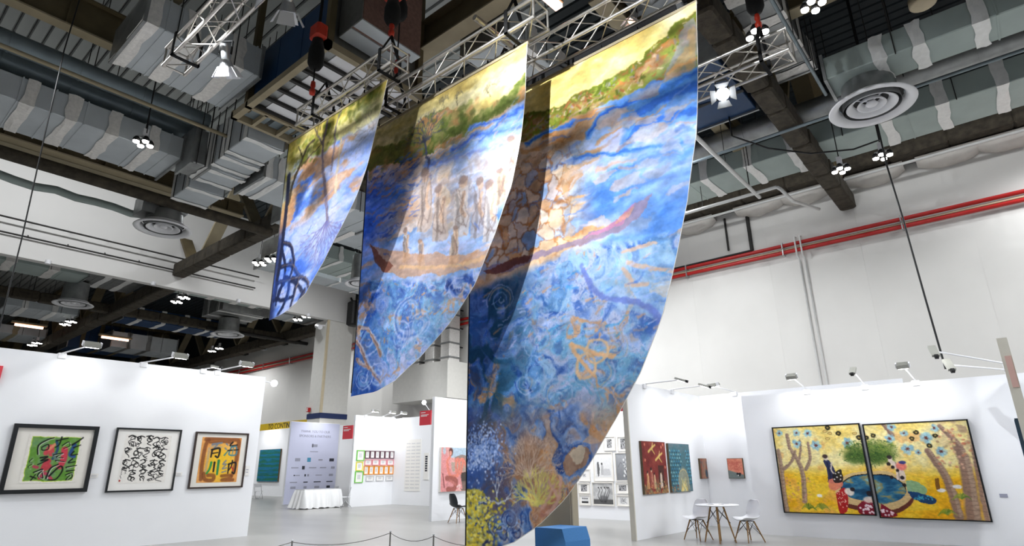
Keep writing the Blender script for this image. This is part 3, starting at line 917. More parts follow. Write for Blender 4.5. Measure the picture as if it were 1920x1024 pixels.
def cable(label, pts, r=.014, m='black'):
    P = []
    for i in range(len(pts) - 1):
        for k in range(6):
            P.append(Vector(pts[i]).lerp(Vector(pts[i + 1]), k / 6))
    P.append(Vector(pts[-1]))
    tag(MB().tube(P, r, 6).build('hanging_cable', m), label, 'cable')


cable('long black cable hanging from right wall-head quad lamp to the booth wall', [(15.4,1.235,14), (15.400,1.235,8.228), (15.300,1.164,6.959), (15.200,1.091,4.897), (15.150,1.030,3.365)], .022)
cable('long black cable hanging down the left edge of the photo', [(1.758,12.500,10.439), (1.735,12.500,9.159), (1.785,12.500,7.319), (1.849,12.500,5.326), (1.867,12.500,3.699)], .012)
cable('black cable sagging under the dark beam toward the right wall-head lamp', [(14.5,4.4,14), (14.500,4.400,9.908), (14.800,3.627,9.371), (15.100,2.725,9.003), (15.400,1.832,8.915), (15.800,1.281,9.148), (15.8,1.281,14)], .022)
cable('thin drop cord over the left banded duct', [(3.843,14.5,14), (3.843,14.500,10.637), (3.874,14.600,10.166), (3.966,14.800,9.325)], .012)
cable('short hanging cord between the second and third trusses', [(8.500,7.205,11.984), (8.500,7.258,11.555)], .015)

# the two profile lamps on the short left truss, just above the frame, with the barn door that cuts the beam on the second banner
S2 = Vector((2.6, 6.75, 8.3))
t = thing('stage_lamp', 'stage lamp above the frame lighting the second banner', 'lamp', S2)
MB().tube([S2 - Vector((.5, 0, -.25)), S2 - Vector((.06, 0, -.03))], .1, 14).build('lamp_body', 'steel_bright', t)
q1, q2 = S2 + (Vector((6.25, 7.40, 8.6)) - S2) * .1, S2 + (Vector((6.25, 7.78, 4.3)) - S2) * .1
MB().prism([q1, q2, q2 + Vector((0, .45, 0)), q1 + Vector((0, .45, 0))], (.006, 0, 0)).build('barn_door', 'black', t)
S1 = Vector((2.6, 3.8, 8.25))
t = thing('stage_lamp', 'stage lamp above the frame lighting the third banner', 'lamp', S1)
MB().tube([S1 - Vector((.5, 0, -.3)), S1 - Vector((.06, 0, -.04))], .1, 14).build('lamp_body', 'steel_bright', t)
q1, q2 = S1 + (Vector((6.25, 5.95, 9.2)) - S1) * .1, S1 + (Vector((6.25, 5.95, 2.0)) - S1) * .1
MB().prism([q1, q2, q2 + Vector((0, .5, 0)), q1 + Vector((0, .5, 0))], (.006, 0, 0)).build('barn_door', 'black', t)  # unseen plate added to trim this beam's spill on the second banner

# ================================================================ PAINTED SURFACES (colour per vertex)


def vnoise(x, y, seed=0):
    xi = np.floor(x).astype(np.int64)
    yi = np.floor(y).astype(np.int64)
    fx, fy = x - xi, y - yi
    fx = fx * fx * (3 - 2 * fx)
    fy = fy * fy * (3 - 2 * fy)

    def h(a, b):
        n = (a * 374761393 + b * 668265263 + seed * 974711 + 12345) & 0x7fffffff
        n = ((n ^ (n >> 13)) * 1274126177) & 0x7fffffff
        return ((n ^ (n >> 16)) & 0xffff) / 65535.0
    a = h(xi, yi) * (1 - fx) + h(xi + 1, yi) * fx
    b = h(xi, yi + 1) * (1 - fx) + h(xi + 1, yi + 1) * fx
    return a * (1 - fy) + b * fy


def fbm(x, y, seed=0, o=4):
    s = np.zeros_like(x)
    a, t = 1.0, 0.0
    for k in range(o):
        s += a * vnoise(x * 2 ** k + 17.3 * k, y * 2 ** k + 5.1 * k, seed + k * 31)
        t += a
        a *= .55
    return s / t


def smooth(x, a, b):
    t = np.clip((x - a) / (b - a), 0, 1)
    return t * t * (3 - 2 * t)


def ramp(t, stops):
    ps = [s[0] for s in stops]
    return np.stack([np.interp(t, ps, [s[1][k] for s in stops]) for k in range(3)], -1)


def spline(pts, n=8):
    P = [np.array(p, float) for p in pts]
    if len(P) < 3: return P
    out = []
    for i in range(len(P) - 1):
        a, b, c, d = P[max(i - 1, 0)], P[i], P[i + 1], P[min(i + 2, len(P) - 1)]
        for k in range(n):
            t = k / n
            out.append(.5 * ((2 * b) + (-a + c) * t + (2 * a - 5 * b + 4 * c - d) * t * t + (-a + 3 * b - 3 * c + d) * t ** 3))
    out.append(P[-1])
    return out


class Cv:
    """A little painter's canvas: colours 0-255, u to the right and v down, both 0..1."""

    def __init__(s, w, h, aspect, col=(255, 255, 255)):
        s.w, s.h, s.asp = w, h, aspect          # aspect = real width / real height
        s.u, s.v = np.meshgrid(np.linspace(0, 1, w), np.linspace(0, 1, h))
        s.x, s.y = s.u * aspect, s.v            # isotropic coordinates
        s.c = np.zeros((h, w, 3)) + np.array(col, float)

    def mix(s, m, col):
        m = np.clip(m, 0, 1)[..., None]
        s.c = s.c * (1 - m) + np.array(col, float) * m if not isinstance(col, np.ndarray) else s.c * (1 - m) + col * m

    def seg_dist(s, P, r):
        """distance to a polyline inside its bounding box, with the running parameter"""
        P = np.array(P, float) * np.array([s.asp, 1])
        x0, x1 = P[:, 0].min() - r, P[:, 0].max() + r
        y0, y1 = P[:, 1].min() - r, P[:, 1].max() + r
        i0, i1 = max(0, int(x0 / s.asp * (s.w - 1))), min(s.w, int(x1 / s.asp * (s.w - 1)) + 2)
        j0, j1 = max(0, int(y0 * (s.h - 1))), min(s.h, int(y1 * (s.h - 1)) + 2)
        if i1 <= i0 or j1 <= j0: return None
        x, y = s.x[j0:j1, i0:i1], s.y[j0:j1, i0:i1]
        D = np.full(x.shape, 1e9)
        T = np.zeros(x.shape)
        n = len(P) - 1
        for k in range(n):
            d = P[k + 1] - P[k]
            L = max(1e-12, d @ d)
            t = np.clip(((x - P[k, 0]) * d[0] + (y - P[k, 1]) * d[1]) / L, 0, 1)
            dd = np.hypot(x - P[k, 0] - t * d[0], y - P[k, 1] - t * d[1])
            m = dd < D
            D[m] = dd[m]
            T[m] = ((k + t) / n)[m]
        return (slice(j0, j1), slice(i0, i1)), D, T

    def stroke(s, pts, wd, col, al=1.0, taper=0.0, curve=True, soft=.35):
        P = spline(pts) if curve else pts
        q = s.seg_dist(P, wd * 1.5)
        if q is None: return
        sl, D, T = q
        r = wd * .5 * (1 - taper * T)
        px = 1.0 / s.h
        m = np.clip((r - D) / (px + soft * r) + .5, 0, 1) * al
        s.c[sl] = s.c[sl] * (1 - m[..., None]) + np.array(col, float) * m[..., None]

    def poly(s, pts, col, al=1.0, curve=False, jit=0.0, seed=0):
        P = np.array(spline(list(pts) + [pts[0]]) if curve else pts, float)
        u, v = s.u, s.v
        if jit:
            u = u + (fbm(s.x * 14, s.y * 14, seed, 3) - .5) * jit
            v = v + (fbm(s.x * 14, s.y * 14, seed + 9, 3) - .5) * jit
        ins = np.zeros(u.shape, bool)
        n = len(P)
        for i in range(n):
            a, b = P[i], P[(i + 1) % n]
            if a[1] == b[1]: continue
            c = ((a[1] > v) != (b[1] > v)) & (u < (b[0] - a[0]) * (v - a[1]) / (b[1] - a[1]) + a[0])
            ins ^= c
        s.mix(ins * al, col)
        return ins

    def ell(s, cu, cv, ru, rv, col, al=1.0, soft=.25, rot=0.0, jit=0.0, seed=0):
        x, y = s.x - cu * s.asp, s.y - cv
        if rot: x, y = x * math.cos(rot) + y * math.sin(rot), -x * math.sin(rot) + y * math.cos(rot)
        r = np.hypot(x / max(ru, 1e-6), y / max(rv, 1e-6))
        if jit: r = r + (fbm(s.x * 12, s.y * 12, seed, 3) - .5) * jit
        s.mix((1 - smooth(r, 1 - soft, 1 + soft)) * al, col)

    def marble(s, k, seed, a=3.2, rot=0.0):
        """twice-turned noise: marbled curls. Returns the curl value and the inner turn"""
        x, y = s.x * k, s.y * k
        q1, q2 = fbm(x, y, seed, 3), fbm(x + 5.2, y + 1.3, seed + 1, 3)
        r1, r2 = fbm(x + a * q1 + 1.7, y + a * q2 + 9.2, seed + 2, 3), fbm(x + a * q1 + 8.3, y + a * q2 + 2.8, seed + 3, 3)
        v = fbm(x + a * r1, y + a * r2, seed + 4, 4)
        return v, r1

    def swirl(s, k, wx, seed, a=1.2):
        n1 = fbm(s.x * k, s.y * k, seed)
        n2 = fbm(s.x * k + 9.2, s.y * k + 3.7, seed + 5)
        return fbm(s.x * k * wx + a * 4 * (n1 - .5), s.y * k + a * 4 * (n2 - .5), seed + 11)

    def loosen(s, amt, k=16, tone=.10):
        """brushy finish: drag the wet paint about by a turbulent offset, then mottle the tone"""
        du = (fbm(s.x * k, s.y * k, 901, 3) - .5) * 2 * amt / s.asp + (fbm(s.x * k * 3, s.y * k * 3, 905, 2) - .5) * amt / s.asp
        dv = (fbm(s.x * k + 7, s.y * k + 3, 907, 3) - .5) * 2 * amt + (fbm(s.x * k * 3, s.y * k * 3 + 5, 911, 2) - .5) * amt
        uv = np.stack([(s.u + du).ravel(), (s.v + dv).ravel()], 1)
        i = np.clip((uv[:, 0] * (s.w - 1)).round().astype(int), 0, s.w - 1)
        j = np.clip((uv[:, 1] * (s.h - 1)).round().astype(int), 0, s.h - 1)
        s.c = s.c[j, i].reshape(s.c.shape)
        t = fbm(s.x * k * 2.2, s.y * k * 3.4, 915, 4) - .5
        s.c = s.c * (1 + 2 * tone * t)[..., None]

    def cells(s, kx, ky, seed):
        """cell noise: distance to the nearest and the gap to the second nearest of scattered points"""
        x, y = s.x * kx, s.y * ky
        x = x + (fbm(s.x * kx * .9, s.y * ky * .9, seed + 50, 3) - .5) * 1.1
        y = y + (fbm(s.x * kx * .9 + 4, s.y * ky * .9, seed + 51, 3) - .5) * 1.1
        xi, yi = np.floor(x), np.floor(y)
        f1 = np.full(x.shape, 9.0)
        f2 = np.full(x.shape, 9.0)
        idn = np.zeros(x.shape)
        for a in (-1, 0, 1):
            for b in (-1, 0, 1):
                px, py = xi + a, yi + b
                r1, r2 = vnoise(px, py, seed), vnoise(px, py, seed + 1)
                d = np.hypot(px + r1 - x, py + r2 - y)
                n = d < f1
                f2 = np.where(n, f1, np.minimum(f2, d))
                idn = np.where(n, vnoise(px, py, seed + 2), idn)
                f1 = np.where(n, d, f1)
        return f1, f2 - f1, idn


def smear(cv, uv, gain=1.0):
    """linear colours of the canvas at (n,2) uv points"""
    x = np.clip(uv[:, 0], 0, 1) * (cv.w - 1)
    y = np.clip(uv[:, 1], 0, 1) * (cv.h - 1)
    i, j = np.minimum(x.astype(int), cv.w - 2), np.minimum(y.astype(int), cv.h - 2)
    fx, fy = (x - i)[:, None], (y - j)[:, None]
    c = cv.c[j, i] * (1 - fx) * (1 - fy) + cv.c[j, i + 1] * fx * (1 - fy) + cv.c[j + 1, i] * (1 - fx) * fy + cv.c[j + 1, i + 1] * fx * fy
    c = np.clip(c / 255, 0, 1)
    c = np.where(c <= .04045, c / 12.92, ((c + .055) / 1.055) ** 2.4) * gain
    return np.concatenate([np.clip(c, 0, .95), np.ones((len(c), 1))], 1)


def grid_mesh(name, co, uv, cv, nw, nh, m, parent, gain):
    me = bpy.data.meshes.new(name)
    idx = np.arange(nw * nh).reshape(nh, nw)
    f = np.stack([idx[:-1, :-1], idx[1:, :-1], idx[1:, 1:], idx[:-1, 1:]], -1).reshape(-1, 4)
    nf = len(f)
    me.vertices.add(nw * nh)
    off = parent_world(parent) if parent is not None else Vector((0, 0, 0))
    me.vertices.foreach_set('co', (co - np.array(off)).astype(np.float32).ravel())
    me.loops.add(nf * 4)
    me.loops.foreach_set('vertex_index', f.ravel().astype(np.int32))
    me.polygons.add(nf)
    me.polygons.foreach_set('loop_start', (np.arange(nf) * 4).astype(np.int32))
    me.polygons.foreach_set('loop_total', np.full(nf, 4, np.int32))
    me.polygons.foreach_set('use_smooth', np.ones(nf, bool))
    me.update(calc_edges=True)
    at = me.attributes.new('paint', 'FLOAT_COLOR', 'POINT')
    at.data.foreach_set('color', smear(cv, uv, gain).astype(np.float32).ravel())
    me.materials.append(MATS[m])
    o = bpy.data.objects.new(name, me)
    C.objects.link(o)
    if parent is not None: o.parent = parent
    return o


def flat_art(name, cv, p0, eu, ev, parent, m='canvas_paint', gain=.95):
    """rectangular painted face: p0 top left corner, eu along the width, ev down"""
    nw, nh = cv.w, cv.h
    u, v = np.meshgrid(np.linspace(0, 1, nw), np.linspace(0, 1, nh))
    uv = np.stack([u.ravel(), v.ravel()], 1)
    co = np.array(p0)[None] + uv[:, :1] * np.array(eu)[None] + uv[:, 1:] * np.array(ev)[None]
    return grid_mesh(name, co, uv, cv, nw, nh, m, parent, gain)


# ================================================================ THE THREE HANGINGS
YEL = [(0, (168, 140, 70)), (.35, (205, 180, 105)), (.55, (226, 208, 140)), (.8, (236, 224, 178)), (1, (196, 172, 100))]
SEA = [(0, (40, 84, 176)), (.28, (74, 128, 214)), (.42, (108, 156, 226)), (.55, (150, 184, 236)), (.68, (184, 194, 236)), (.8, (206, 208, 232)), (1, (130, 184, 230))]
DEEP = [(0, (10, 34, 92)), (.3, (26, 66, 140)), (.45, (64, 108, 188)), (.58, (128, 160, 220)), (.7, (172, 190, 230)), (.85, (120, 176, 218)), (1, (70, 120, 190))]
SAND = [(0, (120, 84, 58)), (.3, (176, 128, 88)), (.5, (208, 168, 130)), (.7, (226, 200, 172)), (1, (196, 170, 158))]
HILL = [(0, (52, 60, 22)), (.3, (98, 112, 34)), (.45, (140, 150, 60)), (.58, (158, 112, 70)), (.75, (176, 150, 120)), (1, (120, 118, 108))]


def line_v(cv, pts):
    pts = sorted(pts)
    return np.interp(cv.u, [p[0] for p in pts], [p[1] for p in pts])


def contour(cv, n, k, wd, col, al):
    d = np.abs(((n * k) % 1.0) - .5) * 2
    cv.mix((1 - smooth(d, 0, wd)) * al, col)


def tree(cv, p, ang, ln, wd, col, depth, rnd, al=.9, spread=.55):
    q = (p[0] + math.sin(ang) * ln / cv.asp, p[1] - math.cos(ang) * ln)
    mid = ((p[0] + q[0]) / 2 + rnd.uniform(-.12, .12) * ln, (p[1] + q[1]) / 2 + rnd.uniform(-.1, .1) * ln)
    cv.stroke([p, mid, q], wd, col, al, .4)
    if depth > 0:
        for s in (-1, 1):
            tree(cv, q, ang + s * rnd.uniform(.25, 1) * spread, ln * rnd.uniform(.6, .85), wd * .6, col, depth - 1, rnd, al, spread)


def figure(cv, u, v, h, robe, skin=(196, 150, 112), hair=(72, 58, 52), lean=0.0, al=.8):
    """a loosely painted standing figure: robe, head, hair"""
    a = cv.asp
    cv.poly([(u - .16 * h / a, v), (u - .13 * h / a, v - .45 * h), (u + (lean - .1) * h / a, v - .78 * h), (u + (lean + .1) * h / a, v - .78 * h), (u + .15 * h / a, v - .4 * h), (u + .17 * h / a, v)], robe, al, True, .012, int(u * 991))
    cv.stroke([(u - .08 * h / a, v - .7 * h), (u - .04 * h / a, v - .3 * h), (u - .06 * h / a, v)], .012, tuple(c * .62 for c in robe), al * .8, 0)
    cv.stroke([(u + .08 * h / a, v - .7 * h), (u + .02 * h / a, v - .45 * h), (u + .09 * h / a, v - .3 * h)], .014, skin, al)
    cv.ell(u + lean * h / a, v - .87 * h, .085 * h, .1 * h, skin, al)
    cv.ell(u + (lean - .02) * h / a, v - .92 * h, .095 * h, .075 * h, hair, al)


def swirl_rings(cv, u, v, r, cols, rnd, n=5, al=.6):
    for k in range(n):
        rr = r * (k + 1) / n
        a0 = rnd.uniform(0, 6.28)
        pts = [(u + rr * (1 - .03 * i) * math.cos(a0 + i * .42) / cv.asp, v + rr * (1 - .03 * i) * .85 * math.sin(a0 + i * .42)) for i in range(int(9 + rnd.random() * 5))]
        cv.stroke(pts, r * rnd.uniform(.05, .13), cols[k % len(cols)], al, .5)


def dabs(cv, n, box, cols, rnd, ln=(.01, .03), wd=(.004, .01), slope=0.0, al=.7):
    for k in range(n):
        u = rnd.uniform(box[0], box[2])
        v = rnd.uniform(box[1], box[3])
        L = rnd.uniform(*ln)
        a = slope + rnd.uniform(-.35, .35)
        cv.stroke([(u, v), (u + L * .5 * math.cos(a) / cv.asp, v + L * .5 * math.sin(a) + rnd.uniform(-.3, .3) * L * .3), (u + L * math.cos(a) / cv.asp, v + L * math.sin(a))], rnd.uniform(*wd), rnd.choice(cols), al * rnd.uniform(.6, 1), .5)


def coral(cv, u, v, r, col, rnd, n=16, wd=.004, al=.9):
    for k in range(n):
        a = -1.25 + 2.5 * k / (n - 1) + rnd.uniform(-.08, .08)
        tree(cv, (u, v), a, r * .42, wd, col, 3, rnd, al, .5)


# ---- third (largest) hanging
def paint_three():
    rnd = random.Random(3)
    cv = Cv(400, 660, 4.65 / 7.74)
    x, y, u, v = cv.x * 7.74, cv.y * 7.74, cv.u, cv.v      # metres
    ridge = line_v(cv, [(0.054,0.094),(0.292,0.061),(0.455,0.083),(0.56,0.079),(0.638,0.078),(0.713,0.074),(0.785,0.066),(0.847,0.047),(0.907,0.029),(0.953,0.027),(0.989,0.029)]) + (fbm(x * 2.2, y * 0 + 3, 5) - .5) * .035
    base = line_v(cv, [(0.054,0.128),(0.289,0.131),(0.378,0.133),(0.521,0.134),(0.653,0.134),(0.756,0.133),(0.825,0.126),(0.888,0.138),(0.965,0.155)]) + (fbm(x * 2, y * 0 + 8, 6) - .5) * .01
    sky = ramp(fbm(x * .9, y * 2.6, 11, 5), YEL)
    cv.c = sky
    cv.mix(smooth(fbm(x * 1.6, y * 5, 13), .58, .8) * .55, (150, 132, 92))
    cv.mix(smooth(fbm(x * .8 + 3, y * 2, 14), .55, .75) * .6, (238, 232, 205))
    # water and shore below the hills
    st = fbm(x * .55, (y + x * .10) * 3.2, 21, 5)
    land = ramp(fbm(x * 1.3, y * 2.2, 22, 5), SAND)
    sea = ramp(fbm(x * .8, (y + x * .1) * 3.0, 23, 5), SEA)
    shore = smooth(st + .34 * (u - .50) - .30 * (u < .0), .44, .5)[..., None]
    low = land * (1 - shore) + sea * shore
    m = smooth(v, base - .002, base + .004)
    cv.mix(m, low)
    rk = cv.swirl(5.5, 1.0, 25, .8)
    left = (1 - smooth(u, .42, .62)) * smooth(v, base, base + .02) * (1 - smooth(v, .37, .42))
    cv.mix(left * .85, ramp(rk, [(0, (150, 88, 40)), (.36, (205, 140, 78)), (.46, (226, 196, 164)), (.6, (236, 216, 196)), (.72, (168, 140, 128)), (1, (120, 100, 96))]))
    contour(cv, rk, 4, .10, (132, 82, 44), left * .5)
    cv.mix(left * smooth(st, .56, .62) * .7, ramp(fbm(x * 2, y * 6, 28), SEA))
    # hills
    hl = ramp(fbm(x * 2.4, y * 4, 31, 5), HILL)
    cv.mix(smooth(v, ridge - .003, ridge + .003) * (1 - m), hl)
    cv.mix(smooth(v, ridge - .002, ridge + .002) * (1 - smooth(v, ridge + .012, ridge + .03)) * (1 - m) * .75, (84, 96, 26))
    cv.mix((smooth(v, base - .03, base - .012)) * (1 - m) * .6, (120, 134, 34))
    cv.mix(smooth(u, .70, .9) * smooth(v, ridge + .03, ridge + .07) * (1 - m) * .35, (128, 132, 146))
    for k in range(420):
        px = rnd.random()
        j = int(px * (cv.w - 1))
        r0, r1 = ridge[0, j], base[0, j]
        py = rnd.uniform(r0 + .004, max(r0 + .006, r1))
        L = rnd.uniform(.008, .022)
        cv.stroke([(px, py), (px + L * rnd.uniform(-1, 1), py + L * rnd.uniform(-.6, .2))], rnd.uniform(.003, .008), rnd.choice([(70, 84, 24), (110, 128, 36), (150, 160, 70), (176, 110, 60), (150, 84, 50), (200, 176, 150), (130, 124, 130)]), .7, .4, False)
    # grey rock at the right edge and blue inlets
    cv.poly([(0.85,0.145),(0.9,0.093),(0.951,0.041),(0.988,0.041),(0.971,0.15),(0.913,0.151)], (140, 140, 146), .7, False, .05, 3)
    for P, wd in (([(0.941,0.094),(0.908,0.126),(0.877,0.15)], .02), ([(0.971,0.06),(0.95,0.114),(0.94,0.147)], .012)):
        cv.stroke(P, wd, (186, 150, 96), .6)
    for P, wd, al in (([(0.97,0.154),(0.848,0.157),(0.752,0.155),(0.65,0.159),(0.572,0.181)], .022, .9), ([(0.965,0.183),(0.845,0.174),(0.728,0.191)], .045, .8), ([(0.289,0.142),(0.402,0.142),(0.508,0.148)], .012, .9), ([(0.955,0.232),(0.856,0.218),(0.763,0.218),(0.722,0.234)], .04, .75),
                      ([(0.932,0.284),(0.755,0.269),(0.556,0.236),(0.373,0.225)], .012, .8), ([(0.928,0.308),(0.789,0.294),(0.634,0.295)], .018, .7), ([(0.911,0.352),(0.8,0.343),(0.667,0.348)], .022, .7)):
        cv.stroke(P, wd, (84, 148, 232), al)
        cv.stroke(P, wd * .4, (38, 96, 214), al * .8)
    dabs(cv, 70, (.0, .12, .9, .36), [(70, 120, 220), (120, 160, 235), (214, 150, 90), (228, 190, 150), (180, 150, 140)], rnd, (.03, .09), (.004, .012), -.06)
    # cream stones and crouching figures at left, outlined in orange and brown
    f1, gap, idn = cv.cells(34, 30, 71)
    zone = (1 - smooth(u, .40, .56)) * smooth(v, base + .03, base + .08) * (1 - smooth(v, .40, .46))
    cv.mix(zone * smooth(gap, .08, .25) * .85, ramp(idn, [(0, (206, 150, 96)), (.3, (226, 196, 164)), (.6, (238, 222, 204)), (.8, (200, 186, 186)), (1, (120, 160, 214))]))
    cv.mix(zone * (1 - smooth(gap, .0, .16)) * .75, ramp(idn, [(0, (206, 120, 44)), (.6, (170, 104, 56)), (1, (120, 84, 66))]))
    f1, gap, idn = cv.cells(16, 44, 75)
    zone2 = smooth(v, base, base + .02) * (1 - smooth(v, .38, .44)) * smooth(u, .35, .5)
    cv.mix(zone2 * smooth(idn, .62, .7) * smooth(gap, .05, .2) * .55, ramp(fbm(x * 3, y * 6, 76), [(0, (206, 150, 110)), (.5, (226, 190, 160)), (1, (190, 176, 190))]))
    # blue-lavender open water at right middle
    cv.mix(smooth(u, .62, .8) * smooth(v, .22, .3) * (1 - smooth(v, .36, .42)) * .55, ramp(fbm(x * 1.2, y * 4, 35), [(0, (70, 130, 215)), (.5, (150, 180, 235)), (1, (190, 200, 240))]))
    cv.loosen(.006)
    # boat
    cv.poly([(0.785,0.366),(0.765,0.39),(0.726,0.408),(0.677,0.416),(0.599,0.42),(0.495,0.423),(0.384,0.427),(0.278,0.432),(0.139,0.432),(0.099,0.411),(0.278,0.414),(0.452,0.412),(0.601,0.398),(0.711,0.38)], (150, 132, 158), .85, False, .01, 5)
    cv.poly([(0.739,0.378),(0.679,0.406),(0.58,0.411),(0.517,0.413),(0.622,0.396)], (208, 130, 172), .6, False, .02, 6)
    cv.poly([(0.729,0.382),(0.699,0.398),(0.64,0.405),(0.662,0.386)], (224, 160, 130), .6, False, .02, 7)
    cv.poly([(0.314,0.417),(0.278,0.433),(0.139,0.432),(0.072,0.414),(0.216,0.413)], (112, 58, 50), .8, False, .02, 8)
    # underwater
    wl = line_v(cv, [(0.017,0.451),(0.165,0.439),(0.314,0.435),(0.451,0.426),(0.578,0.428),(0.694,0.435),(0.802,0.437),(0.886,0.441)])
    uw = smooth(v, wl, wl + .025)
    s2, s1 = cv.marble(10.5, 41, 3.2)
    t2, t1 = cv.marble(15.0, 47, 3.0)
    body = ramp(np.clip((s2 - .5) * 1.7 + .5 + .13 * smooth(u, .06, .4) - .03, 0, 1), [(0, (14, 40, 104)), (.2, (30, 76, 158)), (.34, (70, 112, 196)), (.44, (120, 156, 218)), (.52, (158, 184, 230)), (.60, (186, 196, 232)), (.68, (150, 172, 214)), (.78, (118, 184, 226)), (.88, (90, 150, 206)), (1, (60, 100, 170))])
    cv.mix(uw, body)
    cv.mix(uw * smooth(t1, .54, .62) * .5, (120, 186, 226))
    cv.mix(uw * smooth(t2, .60, .66) * .7, (178, 158, 150))
    cv.mix(uw * smooth(t2, .66, .71) * .8, (216, 158, 104))
    contour(cv, s2, 11, .16, (44, 84, 164), uw * .5)
    contour(cv, t2, 10, .12, (206, 214, 242), uw * .5)
    dk = uw * (1 - smooth(u, .08, .42)) * .75
    cv.mix(dk * smooth(s2, .35, .6), (22, 58, 118))
    cv.mix(dk * (1 - smooth(s1, .35, .5)), (14, 62, 84))
    # pale sweeping fin of the great fish
    cv.poly([(0.522,0.475),(0.567,0.524),(0.639,0.563),(0.709,0.581),(0.775,0.602),(0.853,0.486),(0.799,0.457),(0.634,0.453)], (158, 200, 238), .55, False, .03, 9)
    cv.stroke([(0.512,0.468),(0.552,0.517),(0.622,0.548),(0.686,0.559),(0.737,0.574),(0.772,0.602)], .012, (92, 112, 200), .8)
    for P in ([(0.688,0.482),(0.748,0.501),(0.823,0.516)], [(0.668,0.49),(0.692,0.519),(0.672,0.526)], [(0.695,0.529),(0.744,0.53)], [(0.672,0.459),(0.728,0.459),(0.781,0.46)]):
        cv.stroke(P, .008, (222, 176, 140), .8)
    dabs(cv, 140, (.05, .46, .95, .62), [(60, 110, 210), (140, 170, 235), (190, 200, 245), (220, 160, 110), (40, 150, 220)], rnd, (.008, .03), (.002, .006), -.3)
    for px, py in [(0.164,0.494),(0.328,0.601),(0.55,0.68),(0.408,0.711),(0.268,0.683),(0.612,0.636),(0.654,0.724)]:
        swirl_rings(cv, px, py, rnd.uniform(.025, .045), [(200, 210, 244), (60, 96, 180), (150, 190, 230), (210, 180, 150)], rnd, 5, .55)
    # orange scrolls
    for P in ([(0.461,0.621),(0.516,0.633),(0.563,0.644),(0.609,0.653)], [(0.46,0.623),(0.494,0.651),(0.54,0.684)]):
        cv.stroke(P, .008, (236, 178, 120), .95)
    for px, py in [(0.551,0.637),(0.513,0.663)]:
        for k in range(10):
            a = k * .7
            cv.stroke([(px + .022 * math.cos(a) / cv.asp, py + .022 * math.sin(a)), (px + .022 * math.cos(a + .4) / cv.asp, py + .022 * math.sin(a + .4)), (px + .022 * math.cos(a + .8) / cv.asp, py + .022 * math.sin(a + .8))], .005, (232, 190, 140), .9)
    # reef: warm patches, navy hollows, corals
    rf = smooth(v, .70, .80)
    n3, n2 = cv.marble(9.0, 61, 3.4)
    m3, m2 = cv.marble(15.0, 67, 3.0)
    cv.mix(rf * .9, ramp(np.clip((n3 - .5) * 1.8 + .66, 0, 1), [(0, (12, 34, 92)), (.18, (30, 66, 138)), (.32, (84, 124, 192)), (.42, (136, 164, 210)), (.5, (160, 160, 184)), (.58, (176, 150, 140)), (.66, (214, 154, 92)), (.76, (220, 130, 52)), (.86, (206, 170, 140)), (1, (140, 92, 80))]))
    cv.mix(rf * smooth(m3, .57, .64) * .65, (112, 156, 214))
    cv.mix(rf * (1 - smooth(m3, .36, .43)) * .4, (34, 66, 136))
    cv.mix(rf * smooth(n2, .53, .6) * smooth(u, .15, .4) * .75, ramp(fbm(x * 4, y * 4, 69), [(0, (190, 110, 50)), (.5, (222, 150, 84)), (1, (226, 190, 150))]))
    contour(cv, n3, 12, .16, (196, 186, 190), rf * .6)
    contour(cv, m3, 9, .12, (64, 60, 96), rf * .5)
    cv.mix(rf * (1 - smooth(u, .03, .28)) * .8, ramp(fbm(x * 3, y * 3, 66), [(0, (8, 22, 66)), (.5, (20, 52, 120)), (1, (70, 112, 190))]))
    for P, c in (([(0.424,0.814),(0.461,0.8),(0.517,0.81),(0.49,0.851),(0.446,0.86),(0.418,0.837)], (214, 130, 50)), ([(0.51,0.787),(0.585,0.78),(0.545,0.811),(0.499,0.806)], (232, 178, 130)), ([(0.366,0.869),(0.406,0.86),(0.372,0.919),(0.332,0.92)], (188, 116, 96)), ([(0.257,0.963),(0.3,0.944),(0.288,0.967),(0.203,0.977)], (110, 70, 52))):
        cv.poly(P, c, .62, True, .07, int(c[0]))
    cv.poly([(0.44,0.818),(0.48,0.805),(0.497,0.819),(0.467,0.837)], (216, 196, 166), .9, True, .02, 4)
    cv.ell(*(0.273,0.828), .036, .05, (150, 116, 96), .8, .3, 0, .3, 3)
    coral(cv, *(0.278,0.863), .075, (206, 178, 156), rnd, 15, .003)
    coral(cv, *(0.312,0.911), .06, (226, 214, 110), rnd, 11, .006)
    coral(cv, *(0.136,0.909), .05, (206, 214, 226), rnd, 3, .004)
    for P in ([(0.356,0.864),(0.384,0.892),(0.362,0.92)], [(0.397,0.86),(0.39,0.892),(0.342,0.924)], [(0.376,0.869),(0.35,0.897),(0.322,0.92)]):
        cv.stroke(P, .005, (222, 170, 150), .9)
    cv.loosen(.005)
    # pale blue bush and yellow sea bush at the left edge
    a = [(0.006,0.774),(0.124,0.824)]
    for k in range(700):
        px, py = rnd.gauss(a[0][0] + .055, .045), rnd.gauss(0.807, .022)
        cv.ell(px, py, .0022, .0022, rnd.choice([(150, 176, 226), (120, 150, 212), (190, 206, 240)]), .85, .4)
    for k in range(620):
        f = rnd.random()
        py = .885 + .115 * f
        px = abs(rnd.gauss(0, .04 + .035 * math.sin(PI * f)))
        cv.ell(px, py, .0034, .0026, rnd.choice([(226, 206, 70), (200, 178, 60), (236, 226, 130), (150, 140, 60), (190, 190, 110)]), .9, .4)
    for px, py in [(0.135,0.948),(0.192,0.937),(0.158,0.966),(0.214,0.96)]:
        swirl_rings(cv, px, py, .03, [(140, 176, 226), (20, 46, 110), (196, 206, 230)], rnd, 5, .8)
    cv.loosen(.0025, 30, .12)
    pale = np.array((196, 200, 222.))
